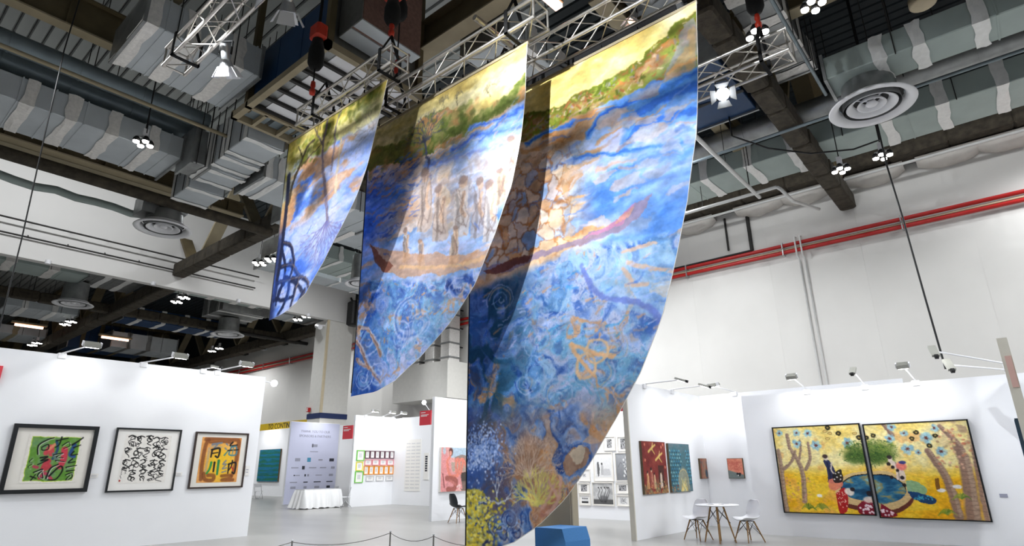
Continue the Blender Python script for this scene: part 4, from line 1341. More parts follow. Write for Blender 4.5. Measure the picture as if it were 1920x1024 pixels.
    k = (.16 * uw * smooth(u, .1, .5))[..., None]
    cv.c = cv.c * (1 - k) + pale * k
    return cv


# ---- second hanging
def paint_two():
    rnd = random.Random(5)
    cv = Cv(330, 440, 4.13 / 5.28)
    x, y, u, v = cv.x * 5.28, cv.y * 5.28, cv.u, cv.v
    cv.c = ramp(fbm(x * .9, y * 2.4, 111, 5), YEL) * .88
    cv.mix(smooth(fbm(x * 1.2, y * 3, 113), .5, .75) * .5, (240, 232, 190))
    ridge = line_v(cv, [(0.057,0.07),(0.18,0.098),(0.285,0.117),(0.346,0.063),(0.416,0.052),(0.537,0.077),(0.651,0.12),(0.695,0.17),(0.734,0.172),(0.786,0.155),(0.863,0.143),(0.926,0.137),(0.988,0.109)]) + (fbm(x * 3.5, y * 0 + 3, 115) - .5) * .03
    base = line_v(cv, [(0.069,0.163),(0.285,0.211),(0.427,0.219),(0.592,0.228),(0.684,0.208),(0.829,0.198),(0.977,0.195)]) + (fbm(x * 3, y * 0 + 8, 116) - .5) * .03
    st = fbm(x * .6, (y + x * .12) * 3.4, 121, 5)
    sea = ramp(fbm(x * .9, (y + x * .1) * 3.4, 123, 5), SEA)
    land = ramp(fbm(x * 1.6, y * 2.6, 122, 5), [(0, (150, 116, 92)), (.4, (206, 164, 128)), (.6, (224, 206, 196)), (1, (170, 156, 160))])
    sh = smooth(st + .12 * (v - .35), .40, .48)[..., None]
    m = smooth(v, base - .003, base + .003)
    cv.mix(m, land * (1 - sh) + sea * sh)
    hl = ramp(fbm(x * 3.2, y * 4.2, 131, 5), [(0, (56, 66, 28)), (.35, (98, 112, 50)), (.5, (140, 140, 84)), (.62, (186, 136, 88)), (.8, (150, 146, 128)), (1, (116, 116, 110))])
    cv.mix(smooth(v, ridge - .003, ridge + .003) * (1 - m), hl)
    for k in range(70):
        px = rnd.uniform(.02, .72)
        vv = np.interp(px, [0, .3, .5, .72], [.10, .07, .10, .09]) + rnd.uniform(0, .10)
        cv.ell(px, vv, rnd.uniform(.008, .02), rnd.uniform(.008, .018), rnd.choice([(74, 88, 38), (112, 124, 60), (150, 146, 88), (190, 140, 92)]), .55, .4, 0, .4, k)
    cv.mix((1 - m) * smooth(v, ridge, ridge + .01) * (1 - smooth(u, .25, .4)) * .6, ramp(fbm(x * 5, y * 5, 135), [(0, (50, 52, 22)), (.6, (100, 104, 40)), (1, (140, 110, 60))]))
    # palms
    for px, py in [(0.612,0.086),(0.527,0.075),(0.786,0.125)]:
        cv.stroke([(px, py), (px - .004, py - .035)], .004, (96, 90, 70), .8, 0, False)
        for a in range(7):
            t = -2.6 + a * .72
            cv.stroke([(px - .004, py - .035), (px + .02 * math.sin(t), py - .045 - .012 * math.cos(t)), (px + .032 * math.sin(t), py - .036 - .012 * math.cos(t))], .003, (110, 104, 84), .8)
    # blue channels
    for P, wd in (([(0.977,0.22),(0.829,0.211),(0.683,0.198)], .016), ([(0.949,0.275),(0.743,0.236),(0.592,0.248)], .03), ([(0.961,0.327),(0.744,0.293),(0.594,0.287),(0.43,0.26)], .035), ([(0.964,0.216),(0.856,0.226),(0.743,0.259)], .015)):
        cv.stroke(P, wd, (100, 146, 236), .8)
        cv.stroke(P, wd * .35, (58, 100, 220), .7)
    cv.mix(m * smooth(v, .18, .26) * (1 - smooth(v, .44, .5)) * (1 - smooth(u, .02, .42)) * .8, ramp(fbm(x * 1.4, y * 5, 141), [(0, (22, 62, 160)), (.45, (50, 104, 212)), (.62, (110, 150, 226)), (.72, (206, 142, 84)), (1, (160, 100, 60))]))
    dabs(cv, 160, (.0, .18, .42, .46), [(40, 86, 200), (90, 130, 220), (206, 134, 70), (30, 60, 140)], rnd, (.02, .06), (.004, .01), -.1)
    dabs(cv, 160, (.4, .2, 1, .5), [(150, 180, 240), (226, 216, 214), (222, 176, 130), (176, 160, 164), (110, 150, 235)], rnd, (.02, .07), (.003, .009), -.35, .6)
    # dark tree with long branches
    tr = [(0.439,0.303),(0.439,0.253),(0.426,0.209),(0.406,0.161)]
    cv.stroke(tr, .014, (74, 78, 110), .9, .3)
    for k in range(9):
        tree(cv, tr[-1], -1.3 + k * .33, .045, .006, (70, 74, 96), 3, rnd, .8, .6)
    for k in range(6):
        tree(cv, tr[0], 1.2 + k * .33, .04, .004, (70, 84, 170), 3, rnd, .6, .7)
    # crowd of pale figures melting into a pale wash
    wash = smooth(u, .30, .5) * smooth(v, .24, .34) * (1 - smooth(v, .50, .56))
    cv.mix(wash * .7, ramp(fbm(x * 2.2, y * 2.2, 171, 4), [(0, (150, 134, 130)), (.4, (184, 170, 164)), (.52, (204, 196, 198)), (.66, (176, 188, 226)), (1, (206, 174, 136))]))
    f1, gap, idn = cv.cells(17, 12, 173)
    cv.mix(wash * (1 - smooth(gap, 0, .22)) * .5, (162, 138, 124))
    cv.mix(wash * smooth(idn, .66, .7) * smooth(gap, .1, .3) * .6, (226, 188, 140))
    cv.ell(*(0.841,0.472), .05, .02, (186, 174, 174), .7, .3, -.35)
    for P in ([(0.687,0.406),(0.787,0.397),(0.894,0.391)], [(0.745,0.448),(0.854,0.441),(0.919,0.466)], [(0.627,0.353),(0.745,0.367),(0.908,0.36)]):
        cv.stroke(P, .006, (236, 236, 244), .6)
    cv.loosen(.008)
    pale = [(196, 182, 178), (190, 166, 148), (212, 182, 148), (178, 170, 176), (214, 202, 196)]
    for (px, py), h in (((0.428,0.493), .23), ((0.527,0.55), .2), ((0.639,0.555), .2), ((0.733,0.575), .19), ((0.801,0.606), .2), ((0.318,0.582), .12), ((0.421,0.619), .1), ((0.606,0.635), .12), ((0.907,0.429), .14), ((0.854,0.501), .12)):
        figure(cv, px, py, h, rnd.choice(pale), (206, 164, 130), (126, 104, 96), rnd.uniform(-.08, .08), .78)
        for q in range(5): cv.stroke([(px + rnd.uniform(-.16, .16) * h, py - h * rnd.uniform(.3, .9)), (px + rnd.uniform(-.2, .2) * h, py - h * .3), (px + rnd.uniform(-.2, .2) * h, py - .02)], .004, (112, 92, 84), .5)
    # boat
    cv.poly([(0.047,0.462),(0.09,0.484),(0.243,0.53),(0.417,0.573),(0.605,0.615),(0.774,0.634),(0.903,0.63),(0.877,0.667),(0.747,0.678),(0.548,0.668),(0.323,0.635),(0.158,0.582)], (204, 150, 108), .75, False, .02, 5)
    cv.poly([(0.056,0.463),(0.152,0.528),(0.242,0.587),(0.196,0.598),(0.108,0.544)], (120, 64, 48), .8, False, .02, 6)
    cv.stroke([(0.285,0.595),(0.516,0.636),(0.747,0.653),(0.891,0.637)], .012, (226, 180, 130), .8)
    # underwater
    wl = line_v(cv, [(0.058,0.593),(0.253,0.627),(0.456,0.664),(0.637,0.678),(0.801,0.671),(0.902,0.659)])
    uw = smooth(v, wl, wl + .02)
    s2, s1 = cv.marble(8.0, 151, 3.3)
    t2, t1 = cv.marble(12.0, 157, 3.0)
    cv.mix(uw, ramp(np.clip((s2 - .5) * 1.7 + .5 + .1 * smooth(u, 0, .35) - .05, 0, 1), [(0, (16, 44, 116)), (.2, (40, 84, 176)), (.34, (84, 124, 208)), (.44, (130, 160, 224)), (.52, (164, 182, 234)), (.6, (188, 198, 238)), (.7, (150, 172, 220)), (.8, (120, 178, 224)), (1, (70, 110, 186))]))
    cv.mix(uw * smooth(t1, .54, .62) * .45, (126, 186, 226))
    cv.mix(uw * smooth(t2, .63, .69) * .75, (214, 156, 104))
    contour(cv, s2, 11, .16, (56, 92, 178), uw * .5)
    contour(cv, t2, 9, .12, (204, 212, 242), uw * .5)
    cv.mix(uw * (1 - smooth(u, .05, .3)) * smooth(s1, .3, .5) * .7, (24, 66, 140))
    for (px, py), r in (((0.367,0.769), .1), ((0.307,0.831), .06), ((0.166,0.945), .06), ((0.434,0.812), .05), ((0.096,0.824), .06), ((0.638,0.725), .05), ((0.077,0.946), .05)):
        swirl_rings(cv, px, py, r, [(170, 184, 232), (70, 110, 196), (196, 204, 240), (120, 170, 214)], rnd, 7, .6)
    for P in ([(0.02,0.764),(0.092,0.787),(0.153,0.839),(0.182,0.878)], [(0.021,0.874),(0.108,0.914),(0.186,0.964)], [(0,0.813),(0.064,0.857),(0.108,0.914)]):
        cv.stroke(P, .013, (206, 140, 84), .65)
        cv.stroke(P, .004, (70, 60, 80), .6)
        cv.stroke([(a + .02, b + .006) for a, b in P], .008, (190, 200, 226), .5)
    cv.loosen(.005)
    dabs(cv, 90, (.05, .52, .95, .98), [(60, 100, 200), (180, 192, 240), (40, 70, 150), (110, 180, 220), (214, 150, 96)], rnd, (.01, .035), (.003, .008), .6, .6)
    cv.loosen(.003, 30, .12)
    k = (.14 * smooth(u, .1, .5) * smooth(v, .2, .3))[..., None]
    cv.c = cv.c * (1 - k) + np.array((206, 206, 226.)) * k
    return cv


# ---- first hanging
def paint_one():
    rnd = random.Random(9)
    cv = Cv(240, 280, 3.29 / 3.78)
    x, y, u, v = cv.x * 3.78, cv.y * 3.78, cv.u, cv.v
    cv.c = ramp(fbm(x * 1.2, y * 1.8, 211, 5), [(0, (150, 130, 60)), (.4, (196, 176, 90)), (.6, (226, 214, 150)), (1, (216, 200, 140))])
    top = line_v(cv, [(0.049,0.115),(0.326,0.173),(0.595,0.171),(0.84,0.185),(0.976,0.178)]) + (fbm(x * 3, y * 0, 212) - .5) * .06
    st = fbm(x * .8, (y + .2 * x) * 3, 213, 5)
    lo = ramp(fbm(x * 1.2, (y + .2 * x) * 3.2, 214, 5), [(0, (36, 80, 200)), (.35, (84, 128, 228)), (.5, (146, 172, 236)), (.65, (190, 200, 244)), (1, (120, 160, 230))])
    cv.mix(smooth(v, top - .01, top + .02), lo)
    orange = smooth(v, top, top + .03) * (1 - smooth(v, .5, .58)) * smooth(fbm(x * 1.1, (y + .2 * x) * 2.6, 216, 4), .45, .55)
    cv.mix(orange * .85 * (1 - smooth(u, .75, 1)), ramp(fbm(x * 3, y * 4, 217), [(0, (170, 104, 50)), (.5, (210, 150, 96)), (1, (230, 206, 184))]))
    # foliage over the upper edge
    for k in range(190):
        px = rnd.uniform(0, .95)
        tv = np.interp(px, [0, .35, .6, .95], [.08, .10, .02, .03])
        cv.ell(px, tv + rnd.uniform(-.06, .12) * (1.2 - .5 * px), rnd.uniform(.01, .028), rnd.uniform(.01, .024), rnd.choice([(84, 92, 26), (128, 136, 44), (160, 152, 60), (66, 74, 24), (120, 140, 70)]), .5, .4, 0, .5, k)
    cv.mix(smooth(u, .62, .8) * (1 - smooth(v, .16, .32)) * smooth(v, .03, .08) * .45, (176, 172, 150))
    cv.mix((1 - smooth(u, .04, .16)) * (1 - smooth(v, .3, .5)) * .6, (150, 132, 50))
    # yellow-green trunk band on the left edge, dark below
    cv.mix((1 - smooth(u, .02, .09)) * smooth(v, .45, .6) * .8, (22, 30, 70))
    # trees
    T = [([(0.084,0.379),(0.103,0.275),(0.167,0.185),(0.226,0.102),(0.309,0.079)], .026, (70, 60, 46)), ([(0.118,0.233),(0.179,0.157),(0.128,0.06)], .014, (76, 64, 44)), ([(0.192,0.192),(0.296,0.163),(0.377,0.143)], .012, (80, 68, 46)),
         ([(0.54,0.612),(0.498,0.462),(0.438,0.299),(0.409,0.138),(0.435,0.007)], .024, (108, 92, 108)), ([(0.516,0.323),(0.528,0.209),(0.527,0.072),(0.567,-0.006)], .016, (112, 98, 110)), ([(0.412,0.155),(0.34,0.068),(0.294,0.004)], .012, (100, 88, 90)), ([(0.589,0.46),(0.581,0.285),(0.595,0.171)], .02, (214, 190, 150))]
    for P, wd, c in T: cv.stroke(P, wd, c, .9, .35)
    for P in ((0.358,0.043), (0.449,-0.01), (0.591,-0.019), (0.316,0.06)):
        tree(cv, P, .2, .09, .009, (92, 78, 62), 3, rnd, .8)
    for k in range(4):
        tree(cv, (0.89,0.217), -1.9 + .5 * k, .06, .005, (120, 112, 110), 3, rnd, .7)
    cv.loosen(.008)
    # spreading roots below the middle tree
    r0 = (0.526,0.596)
    for k in range(13):
        a = PI * (.62 + .76 * k / 12)
        tree(cv, r0, a, .085, .010, (112, 104, 160), 3, rnd, .75, .45)
    for k in range(6):
        tree(cv, (0.667,0.644), PI * (.7 + .1 * k), .06, .006, (100, 100, 170), 2, rnd, .7, .5)
    cv.ell(*(0.58,0.554), .03, .07, (216, 206, 196), .45, .5)
    # mangrove roots: thick dark net in the lower left
    cv.stroke([(0.046,0.211),(0.059,0.372),(0.059,0.554),(0.054,0.729),(0.036,0.896)], .035, (22, 26, 52), .9)
    net = [[(0.058,0.599),(0.167,0.638),(0.229,0.736),(0.207,0.815)], [(0.069,0.645),(0.134,0.745),(0.125,0.828),(0.085,0.904)], [(0.188,0.728),(0.291,0.817),(0.38,0.861),(0.429,0.922)], [(0.148,0.804),(0.271,0.854),(0.367,0.925),(0.386,0.967)], [(0.064,0.816),(0.181,0.824),(0.322,0.837),(0.41,0.88)], [(0.207,0.815),(0.198,0.896),(0.156,0.956),(0.106,0.989)], [(0.294,0.831),(0.266,0.902),(0.243,0.97)], [(0.055,0.899),(0.147,0.92),(0.248,0.92)], [(0.079,0.734),(0.192,0.748),(0.262,0.784)], [(0.149,0.832),(0.087,0.863),(0.068,0.929)], [(0.375,0.913),(0.329,0.944),(0.304,0.98)]]
    for P in net: cv.stroke(P, .026, (20, 30, 66), .95, .3)
    for P in net[::2]: cv.stroke([(a + .012, b) for a, b in P], .007, (130, 104, 92), .6)
    cv.mix(smooth(v, .62, .8) * smooth(fbm(x * 3, y * 3, 221), .45, .65) * .4, (50, 100, 220))
    dabs(cv, 120, (.1, .45, .95, .95), [(90, 130, 235), (60, 90, 210), (190, 200, 245), (140, 180, 230), (214, 176, 140)], rnd, (.02, .06), (.004, .009), -.4, .6)
    cv.loosen(.004, 26, .12)
    k = (.2 * smooth(u, .1, .5) * smooth(v, .15, .3))[..., None]
    cv.c = cv.c * (1 - k) + np.array((206, 206, 230.)) * k
    return cv


def hanging(label, cv, xp, yl, zt, edge, gain, nw, nh, wave):
    """edge: (y, z) points of the curved side, from the top corner down to the low tip"""
    zb = edge[-1][1]
    t = thing('painted_banner', label, 'banner', (xp, (yl + edge[0][0]) / 2, zt), 'hanging painted banners')
    ez = [e[1] for e in edge][::-1]
    ey = [e[0] for e in edge][::-1]
    vv = np.linspace(0, 1, nh)
    z = zt - (zt - zb) * vv
    yr = np.minimum(np.interp(z, ez, ey), yl - .01)
    uu = np.linspace(0, 1, nw)
    Y = yl + (yr[:, None] - yl) * uu[None]
    Z = np.repeat(z[:, None], nw, 1)
    d = (zt - Z) / (zt - zb)
    Xd = xp + wave * d * (np.sin((yl - Y) * 2.1 + Z * .35) * .5 + .35 * np.sin((yl - Y) * 4.3 - Z * .8)) + wave * .5 * np.exp(-((Y - yr[:, None]) / .25) ** 2) * np.sin(Z * 2.2)
    co = np.stack([Xd, Y, Z], -1).reshape(-1, 3)
    wtot, htot = yl - min(e[0] for e in edge), zt - zb
    uv = np.stack([((yl - Y) / wtot).ravel(), ((zt - Z) / htot).ravel()], 1)
    cl = grid_mesh('cloth', co, uv, cv, nw, nh, 'cloth_paint', t, gain)
    # sewn hem down the curved side and the straight side, and a batten in the top pocket
    P = [Vector((Xd[j, -1], Y[j, -1], Z[j, -1])) for j in range(0, nh, 8)]
    MB().tube(P, .005, 5).build('hem', 'mat_board', cl)
    MB().tube([Vector((Xd[j, 0], Y[j, 0], Z[j, 0])) for j in range(0, nh, 8)], .012, 5).build('hem', 'frame_black', cl)
    MB().box(xp - .015, xp + .02, edge[0][0], yl, zt - .01, zt + .04).build('batten', 'cream_steel', t)
    for k in range(7):
        y = edge[0][0] + (yl - edge[0][0]) * (k + .5) / 7
        MB().bar((xp, y, zt + .03), (xp, y, zt + .12), .02, .02).build('tie', 'black_cloth', t)
    return t


E1 = [(7.29, 8.02), (7.384, 7.626), (7.621, 6.998), (7.796, 6.521), (8.038, 5.989), (8.36, 5.482), (8.762, 4.939), (9.274, 4.507), (9.845, 4.29), (10.25, 4.235), (10.57, 4.23)]
E2 = [(4.83, 7.99), (4.912, 7.048), (5.035, 6.336), (5.207, 5.574), (5.535, 4.878), (5.972, 4.208), (6.536, 3.675), (7.128, 3.207), (7.761, 2.89), (8.311, 2.766), (8.94, 2.74)]
E3 = [(2.41, 8.04), (2.5, 7.179), (2.668, 5.925), (2.895, 4.934), (3.143, 4.218), (3.439, 3.451), (3.824, 2.706), (4.194, 2.169), (4.657, 1.592), (5.127, 1.103), (5.608, 0.739), (6.108, 0.479), (6.6, .34), (7.05, .3)]
hanging('leftmost and smallest painted banner with trees, roots and blue water', paint_one(), 5.4, 10.57, 8.02, E1, .92, 220, 260, .05)
hanging('middle painted banner with pale figures in a boat over swirling sea', paint_two(), 6.25, 8.95, 8.0, E2, .92, 320, 430, .05)
hanging('rightmost and largest painted banner with hills above a coral reef', paint_three(), 7.23, 7.05, 8.04, E3, .92, 390, 640, .05)
o = MB().box(7.25, 7.27, 2.75, 6.6, 8.03, 8.22).build('masking_strip', 'black_cloth')
tag(o, 'flat black cloth strip behind the top of the third banner', 'cloth')

# ================================================================ BOOTHS


def booth(name, x0, x1, y0, y1, h, seams=()):
    o = struct(MB().box(x0, x1, y0, y1, 0, h).build(name, 'booth_white'))
    return o


YL = 15.34                                   # front face of the left booth wall
booth('wall_booth_left', -6, 7.99, YL, YL + .12, 3.92)
booth('wall_booth_right', 15.15, 15.27, .02, 5.29, 3.16)
MB().box(15.15, 15.27, -4, .02, 0, 3.16).build('panel', 'booth_white', bpy.data.objects['wall_booth_right'])
booth('wall_booth_return', 10.0, 15.15, -.04, .06, 3.06)
booth('wall_booth_gallery', 12.42, 16.56, 6.97, 7.07, 3.42)
booth('wall_booth_gallery_end', 16.56, 16.66, 2.0, 7.07, 3.42)
booth('wall_booth_print', 16.9, 17.0, 8.6, 14.4, 3.4)
booth('wall_booth_pink', 13.45, 18.6, 14.6, 14.72, 3.78)
booth('wall_booth_grid', 16.75, 19.06, 23.47, 23.59, 3.95)
booth('wall_booth_grid_side', 19.06, 19.18, 17.5, 23.59, 3.9)
SY = 27.7
SX0, SX1, SZ = 16.002, 18.797, 3.870
booth('wall_sponsor', SX0, SX1, SY, SY + .12, SZ)
booth('wall_booth_far', 21.5, 21.62, 34.6, 46, 4.25)
booth('wall_booth_far_side', SX1, 20.2, 27.85, 27.95, SZ - .05)
booth('wall_booth_far_left', 18.2, 21.5, 44.6, 44.72, 4.3)
MB().box(12.40, 12.44, 6.96, 7.08, 0, 3.42).build('end_cap', 'end_cap', bpy.data.objects['wall_booth_gallery'])
MB().box(9.97, 10.0, -.045, .065, 0, 3.06).build('end_cap', 'end_cap', bpy.data.objects['wall_booth_return'])


def framed(label, x0, x1, z0, z1, y, fw, fd, fm, cv, margin, grp=None, board='mat_board'):
    """frame on a wall facing -y: frame rails, mat board, artwork"""
    t = thing('framed_artwork', label, 'picture', ((x0 + x1) / 2, y, z0))
    for a in (((x0, x1), (z0, z0 + fw)), ((x0, x1), (z1 - fw, z1))):
        MB().box(a[0][0], a[0][1], y - fd, y, a[1][0], a[1][1]).build('frame_rail', fm, t)
    for a in ((x0, x0 + fw), (x1 - fw, x1)):
        MB().box(a[0], a[1], y - fd, y, z0 + fw, z1 - fw).build('frame_rail', fm, t)
    mb = MB().box(x0 + fw, x1 - fw, y - fd * .45, y, z0 + fw, z1 - fw).build('mat_board', board, t)
    l, r, b, tp = margin
    flat_art('artwork', cv, (x0 + l, y - fd * .5, z1 - tp), (x1 - x0 - l - r, 0, 0), (0, 0, -(z1 - z0 - tp - b)), mb, gain=.95)
    return t


# ---- the three framed calligraphies on the left booth wall
def cv_green():
    rnd = random.Random(21)
    cv = Cv(130, 120, 1.0, (228, 224, 216))
    g = ramp(fbm(cv.x * 6, cv.y * 6, 300, 4), [(0, (70, 120, 40)), (.4, (96, 146, 56)), (.6, (112, 150, 90)), (1, (80, 132, 96))])
    e = np.minimum(np.minimum(cv.u - .05, .95 - cv.u), np.minimum(cv.v - .03, .97 - cv.v)) + (fbm(cv.x * 7, cv.y * 7, 301) - .5) * .05
    cv.mix(smooth(e, .0, .015), (190, 214, 60))
    cv.mix(smooth(e, .012, .025), g)
    for P, w, c in (([(.36, .38), (.42, .25), (.46, .4)], .10, (206, 66, 82)), ([(.42, .55), (.38, .7), (.45, .66)], .12, (196, 56, 74)), ([(.68, .3), (.7, .5), (.66, .66)], .12, (206, 54, 80)), ([(.34, .9), (.42, .8), (.55, .92)], .06, (190, 60, 90)), ([(.2, .66), (.26, .68)], .06, (176, 60, 84)), ([(.4, .3), (.48, .2)], .06, (224, 140, 110)),
                    ([(.5, .12), (.55, .3), (.5, .5)], .05, (40, 70, 110)), ([(.85, .2), (.8, .4), (.88, .45)], .07, (40, 72, 140)), ([(.5, .4), (.56, .5)], .07, (96, 120, 110))):
        cv.stroke(P, w, c, .9)
    for P, w in (([(.22, .4), (.2, .22), (.34, .1), (.44, .06)], .035), ([(.26, .26), (.36, .2), (.38, .3), (.28, .32), (.26, .26)], .025), ([(.5, .12), (.62, .08), (.7, .06)], .03), ([(.58, .04), (.56, .2), (.5, .26)], .03), ([(.62, .22), (.72, .14), (.76, .22), (.66, .28)], .022),
                 ([(.8, .2), (.9, .12), (.98, .04)], .04), ([(.84, .26), (.96, .2)], .03), ([(.86, .34), (.82, .42), (.94, .4)], .03), ([(.28, .48), (.4, .46), (.3, .54), (.42, .52), (.26, .62)], .035), ([(.5, .42), (.66, .38), (.56, .46), (.68, .48)], .025), ([(.22, .78), (.36, .72), (.3, .84), (.4, .9), (.36, .76)], .03),
                 ([(.46, .9), (.5, .7), (.62, .62)], .04), ([(.5, .86), (.66, .66), (.72, .74), (.64, .92), (.5, .94)], .035), ([(.78, .68), (.96, .64)], .03), ([(.8, .76), (.94, .74)], .03), ([(.8, .84), (.9, .8), (.92, .9), (.82, .94), (.88, .84)], .025), ([(.14, .5), (.1, .56), (.16, .6), (.1, .66), (.14, .7)], .014), ([(.56, .54), (.72, .56)], .025), ([(.18, .86), (.28, .9)], .03), ([(.2, .94), (.26, .82)], .025), ([(.86, .5), (.8, .58), (.92, .56)], .03)):
        cv.stroke(P, w, (16, 20, 18), .95, .3)
        if rnd.random() < .4: cv.stroke([(a + .02, b + .015) for a, b in P], w * .35, (236, 236, 226), .9, .3)
    cv.loosen(.002, 16, .06)
    return cv


def cv_script():
    rnd = random.Random(33)
    cv = Cv(170, 160, 1.0, (236, 232, 226))
    for ci in range(5):
        for r in range(4):
            if ci == 0 and r == 3: continue
            cx, cy = .13 + .185 * ci + rnd.uniform(-.03, .03) - .008 * r, .13 + .24 * r + rnd.uniform(-.03, .03)
            S = rnd.uniform(.085, .118)
            # head stroke, a long turning body and a couple of inner marks
            cv.stroke([(cx - S * rnd.uniform(.5, .8), cy - S * .8), (cx, cy - S * rnd.uniform(.9, 1.15)), (cx + S * .75, cy - S * .85)], rnd.uniform(.02, .03), (22, 21, 22), .95, .3)
            P = [(cx + S * rnd.uniform(-.2, .2), cy - S * 1.05)]
            for k in range(6):
                P.append((cx + S * .8 * math.cos(k * rnd.uniform(1.0, 1.9) + ci * 2 + r) * rnd.uniform(.4, 1), cy - S * .6 + S * .33 * k))
            cv.stroke(P, rnd.uniform(.018, .027), (22, 21, 22), .95, .35)
            for k in range(3):
                ox, oy = cx + rnd.uniform(-.6, .6) * S, cy + rnd.uniform(-.6, .9) * S
                if rnd.random() < .5:
                    cv.stroke([(ox + S * .4 * math.cos(a), oy + S * .42 * math.sin(a)) for a in np.linspace(rnd.uniform(0, 3), rnd.uniform(6, 8.5), 8)], rnd.uniform(.013, .02), (22, 21, 22), .95, .3)
                else:
                    cv.stroke([(ox - S * .35, oy - S * .2), (ox, oy + S * .05), (ox + S * .45, oy - S * .1)], rnd.uniform(.016, .026), (22, 21, 22), .95, .5)
    for k in range(6):
        cv.stroke([(.04, .70 + .035 * k), (.03 + .03 * rnd.random(), .715 + .035 * k), (.05, .725 + .035 * k)], .008, (50, 48, 48), .9)
        if k < 3: cv.stroke([(.12, .70 + .04 * k), (.14, .715 + .04 * k), (.115, .73 + .04 * k)], .008, (60, 58, 58), .9)
    cv.poly([(.02, .93), (.055, .93), (.055, .965), (.02, .965)], (190, 70, 60))
    return cv


def cv_orange():
    cv = Cv(120, 125, .87, (222, 150, 74))
    cv.c = ramp(fbm(cv.x * 5, cv.y * 5, 310, 4), [(0, (206, 130, 60)), (.5, (226, 158, 84)), (1, (232, 178, 120))])
    cv.ell(.52, .6, .3, .38, (240, 196, 40), .85, .5)
    for P, w in (([(.1, .93), (.08, .6), (.1, .2), (.16, .06)], .08), ([(.1, .05), (.5, .03), (.7, .05), (.92, .06), (.93, .3), (.93, .5)], .09), ([(.92, .55), (.9, .7), (.86, .85)], .07), ([(.15, .8), (.2, .93), (.38, .95), (.4, .85), (.26, .84)], .08), ([(.6, .86), (.8, .85), (.84, .9), (.62, .95), (.9, .95)], .07), ([(.2, .12), (.5, .1), (.75, .12)], .05)):
        cv.stroke(P, w, (120, 66, 36), .75)
    for P in ([(.2, .25), (.2, .5), (.18, .75)], [(.25, .2), (.5, .22)]):
        cv.stroke(P, .05, (170, 160, 150), .6)
    grey, ink = (120, 128, 140), (26, 24, 26)
    for P, w, c in (([(.27, .16), (.5, .12)], .05, grey), ([(.4, .15), (.3, .27)], .04, grey), ([(.28, .28), (.27, .44)], .04, ink), ([(.27, .28), (.46, .25), (.45, .44), (.38, .42)], .045, ink), ([(.3, .36), (.43, .34)], .03, ink),
                    ([(.62, .14), (.66, .17)], .035, grey), ([(.6, .24), (.64, .27)], .035, grey), ([(.6, .4), (.68, .3)], .035, (70, 130, 130)), ([(.78, .1), (.72, .18), (.9, .16)], .035, ink), ([(.76, .2), (.72, .38), (.9, .38), (.88, .2), (.76, .22)], .035, (70, 130, 150)), ([(.68, .29), (.95, .27)], .03, ink), ([(.82, .2), (.8, .38)], .022, (80, 140, 140)),
                    ([(.3, .56), (.28, .7), (.22, .8)], .05, (40, 140, 70)), ([(.38, .56), (.38, .76)], .045, ink), ([(.48, .52), (.48, .82)], .055, (36, 130, 80)),
                    ([(.66, .52), (.6, .6), (.68, .6), (.6, .7), (.7, .68)], .035, grey), ([(.6, .78), (.7, .75)], .03, grey), ([(.75, .6), (.75, .8)], .035, ink), ([(.74, .6), (.92, .57), (.92, .8), (.86, .78)], .04, ink), ([(.83, .52), (.82, .64), (.76, .74)], .032, ink), ([(.83, .66), (.88, .74)], .03, (186, 50, 40))):
        cv.stroke(P, w, c, .95, .2)
    cv.loosen(.002, 16, .06)
    return cv


framed('green calligraphy in a thick black frame, leftmost on the left booth wall', 2.90, 4.36, 1.15, 2.47, YL, .075, .06, 'frame_black', cv_green(), (.28, .24, .19, .2))
framed('black ink calligraphy on white in a thin black frame, middle of left booth wall', 4.70, 6.06, 1.12, 2.47, YL, .035, .045, 'frame_black', cv_script(), (.2, .2, .18, .14), None, 'paper')
framed('orange calligraphy in a thin brown frame, rightmost on the left booth wall', 6.39, 7.70, 1.145, 2.445, YL, .035, .045, 'frame_brown', cv_orange(), (.17, .17, .13, .12))
for x, w_, z, h_, lab in ((4.37, .15, 1.43, .08, 'small white caption card right of the green calligraphy'), (6.08, .14, 1.44, .08, 'small white caption card right of the black ink calligraphy'), (7.73, .11, 1.42, .24, 'small white caption card right of the orange calligraphy')):
    o = MB().box(x, x + w_, YL - .012, YL, z, z + h_).build('caption_card', 'paper')
    tag(o, lab, 'card')
    for k in range(2): MB().box(x + .02, x + w_ - .03, YL - .0135, YL - .012, z + h_ * (.55 - .25 * k), z + h_ * (.63 - .25 * k)).build('print_line', 'print_pale', o)
t = thing('flag_sign', 'red sign panel at the left edge of the left booth wall', 'sign', (2.0, YL, 3.2))
MB().box(1.5, 2.5, YL - .04, YL, 3.2, 3.56).build('panel', 'flag_red', t)

# ---- the golden diptych on the right booth wall
GOLD = [(0, (206, 150, 40)), (.3, (232, 186, 60)), (.5, (240, 206, 90)), (.7, (238, 222, 150)), (1, (226, 196, 110))]


def trunk(cv, P, w, col=(150, 124, 108)):
    cv.stroke(P, w, col, .95, .35)
    cv.stroke([(a + w * .2, b) for a, b in P], w * .35, (186, 160, 138), .7, .3)
    for k in range(len(P) * 4):
        i = k / (len(P) * 4) * (len(P) - 1)
        j = int(i)
        a = P[j][0] + (P[j + 1][0] - P[j][0]) * (i - j)
        b = P[j][1] + (P[j + 1][1] - P[j][1]) * (i - j)
        cv.stroke([(a - w * .35, b), (a, b + .008), (a + w * .35, b)], .005, (104, 84, 76), .6)


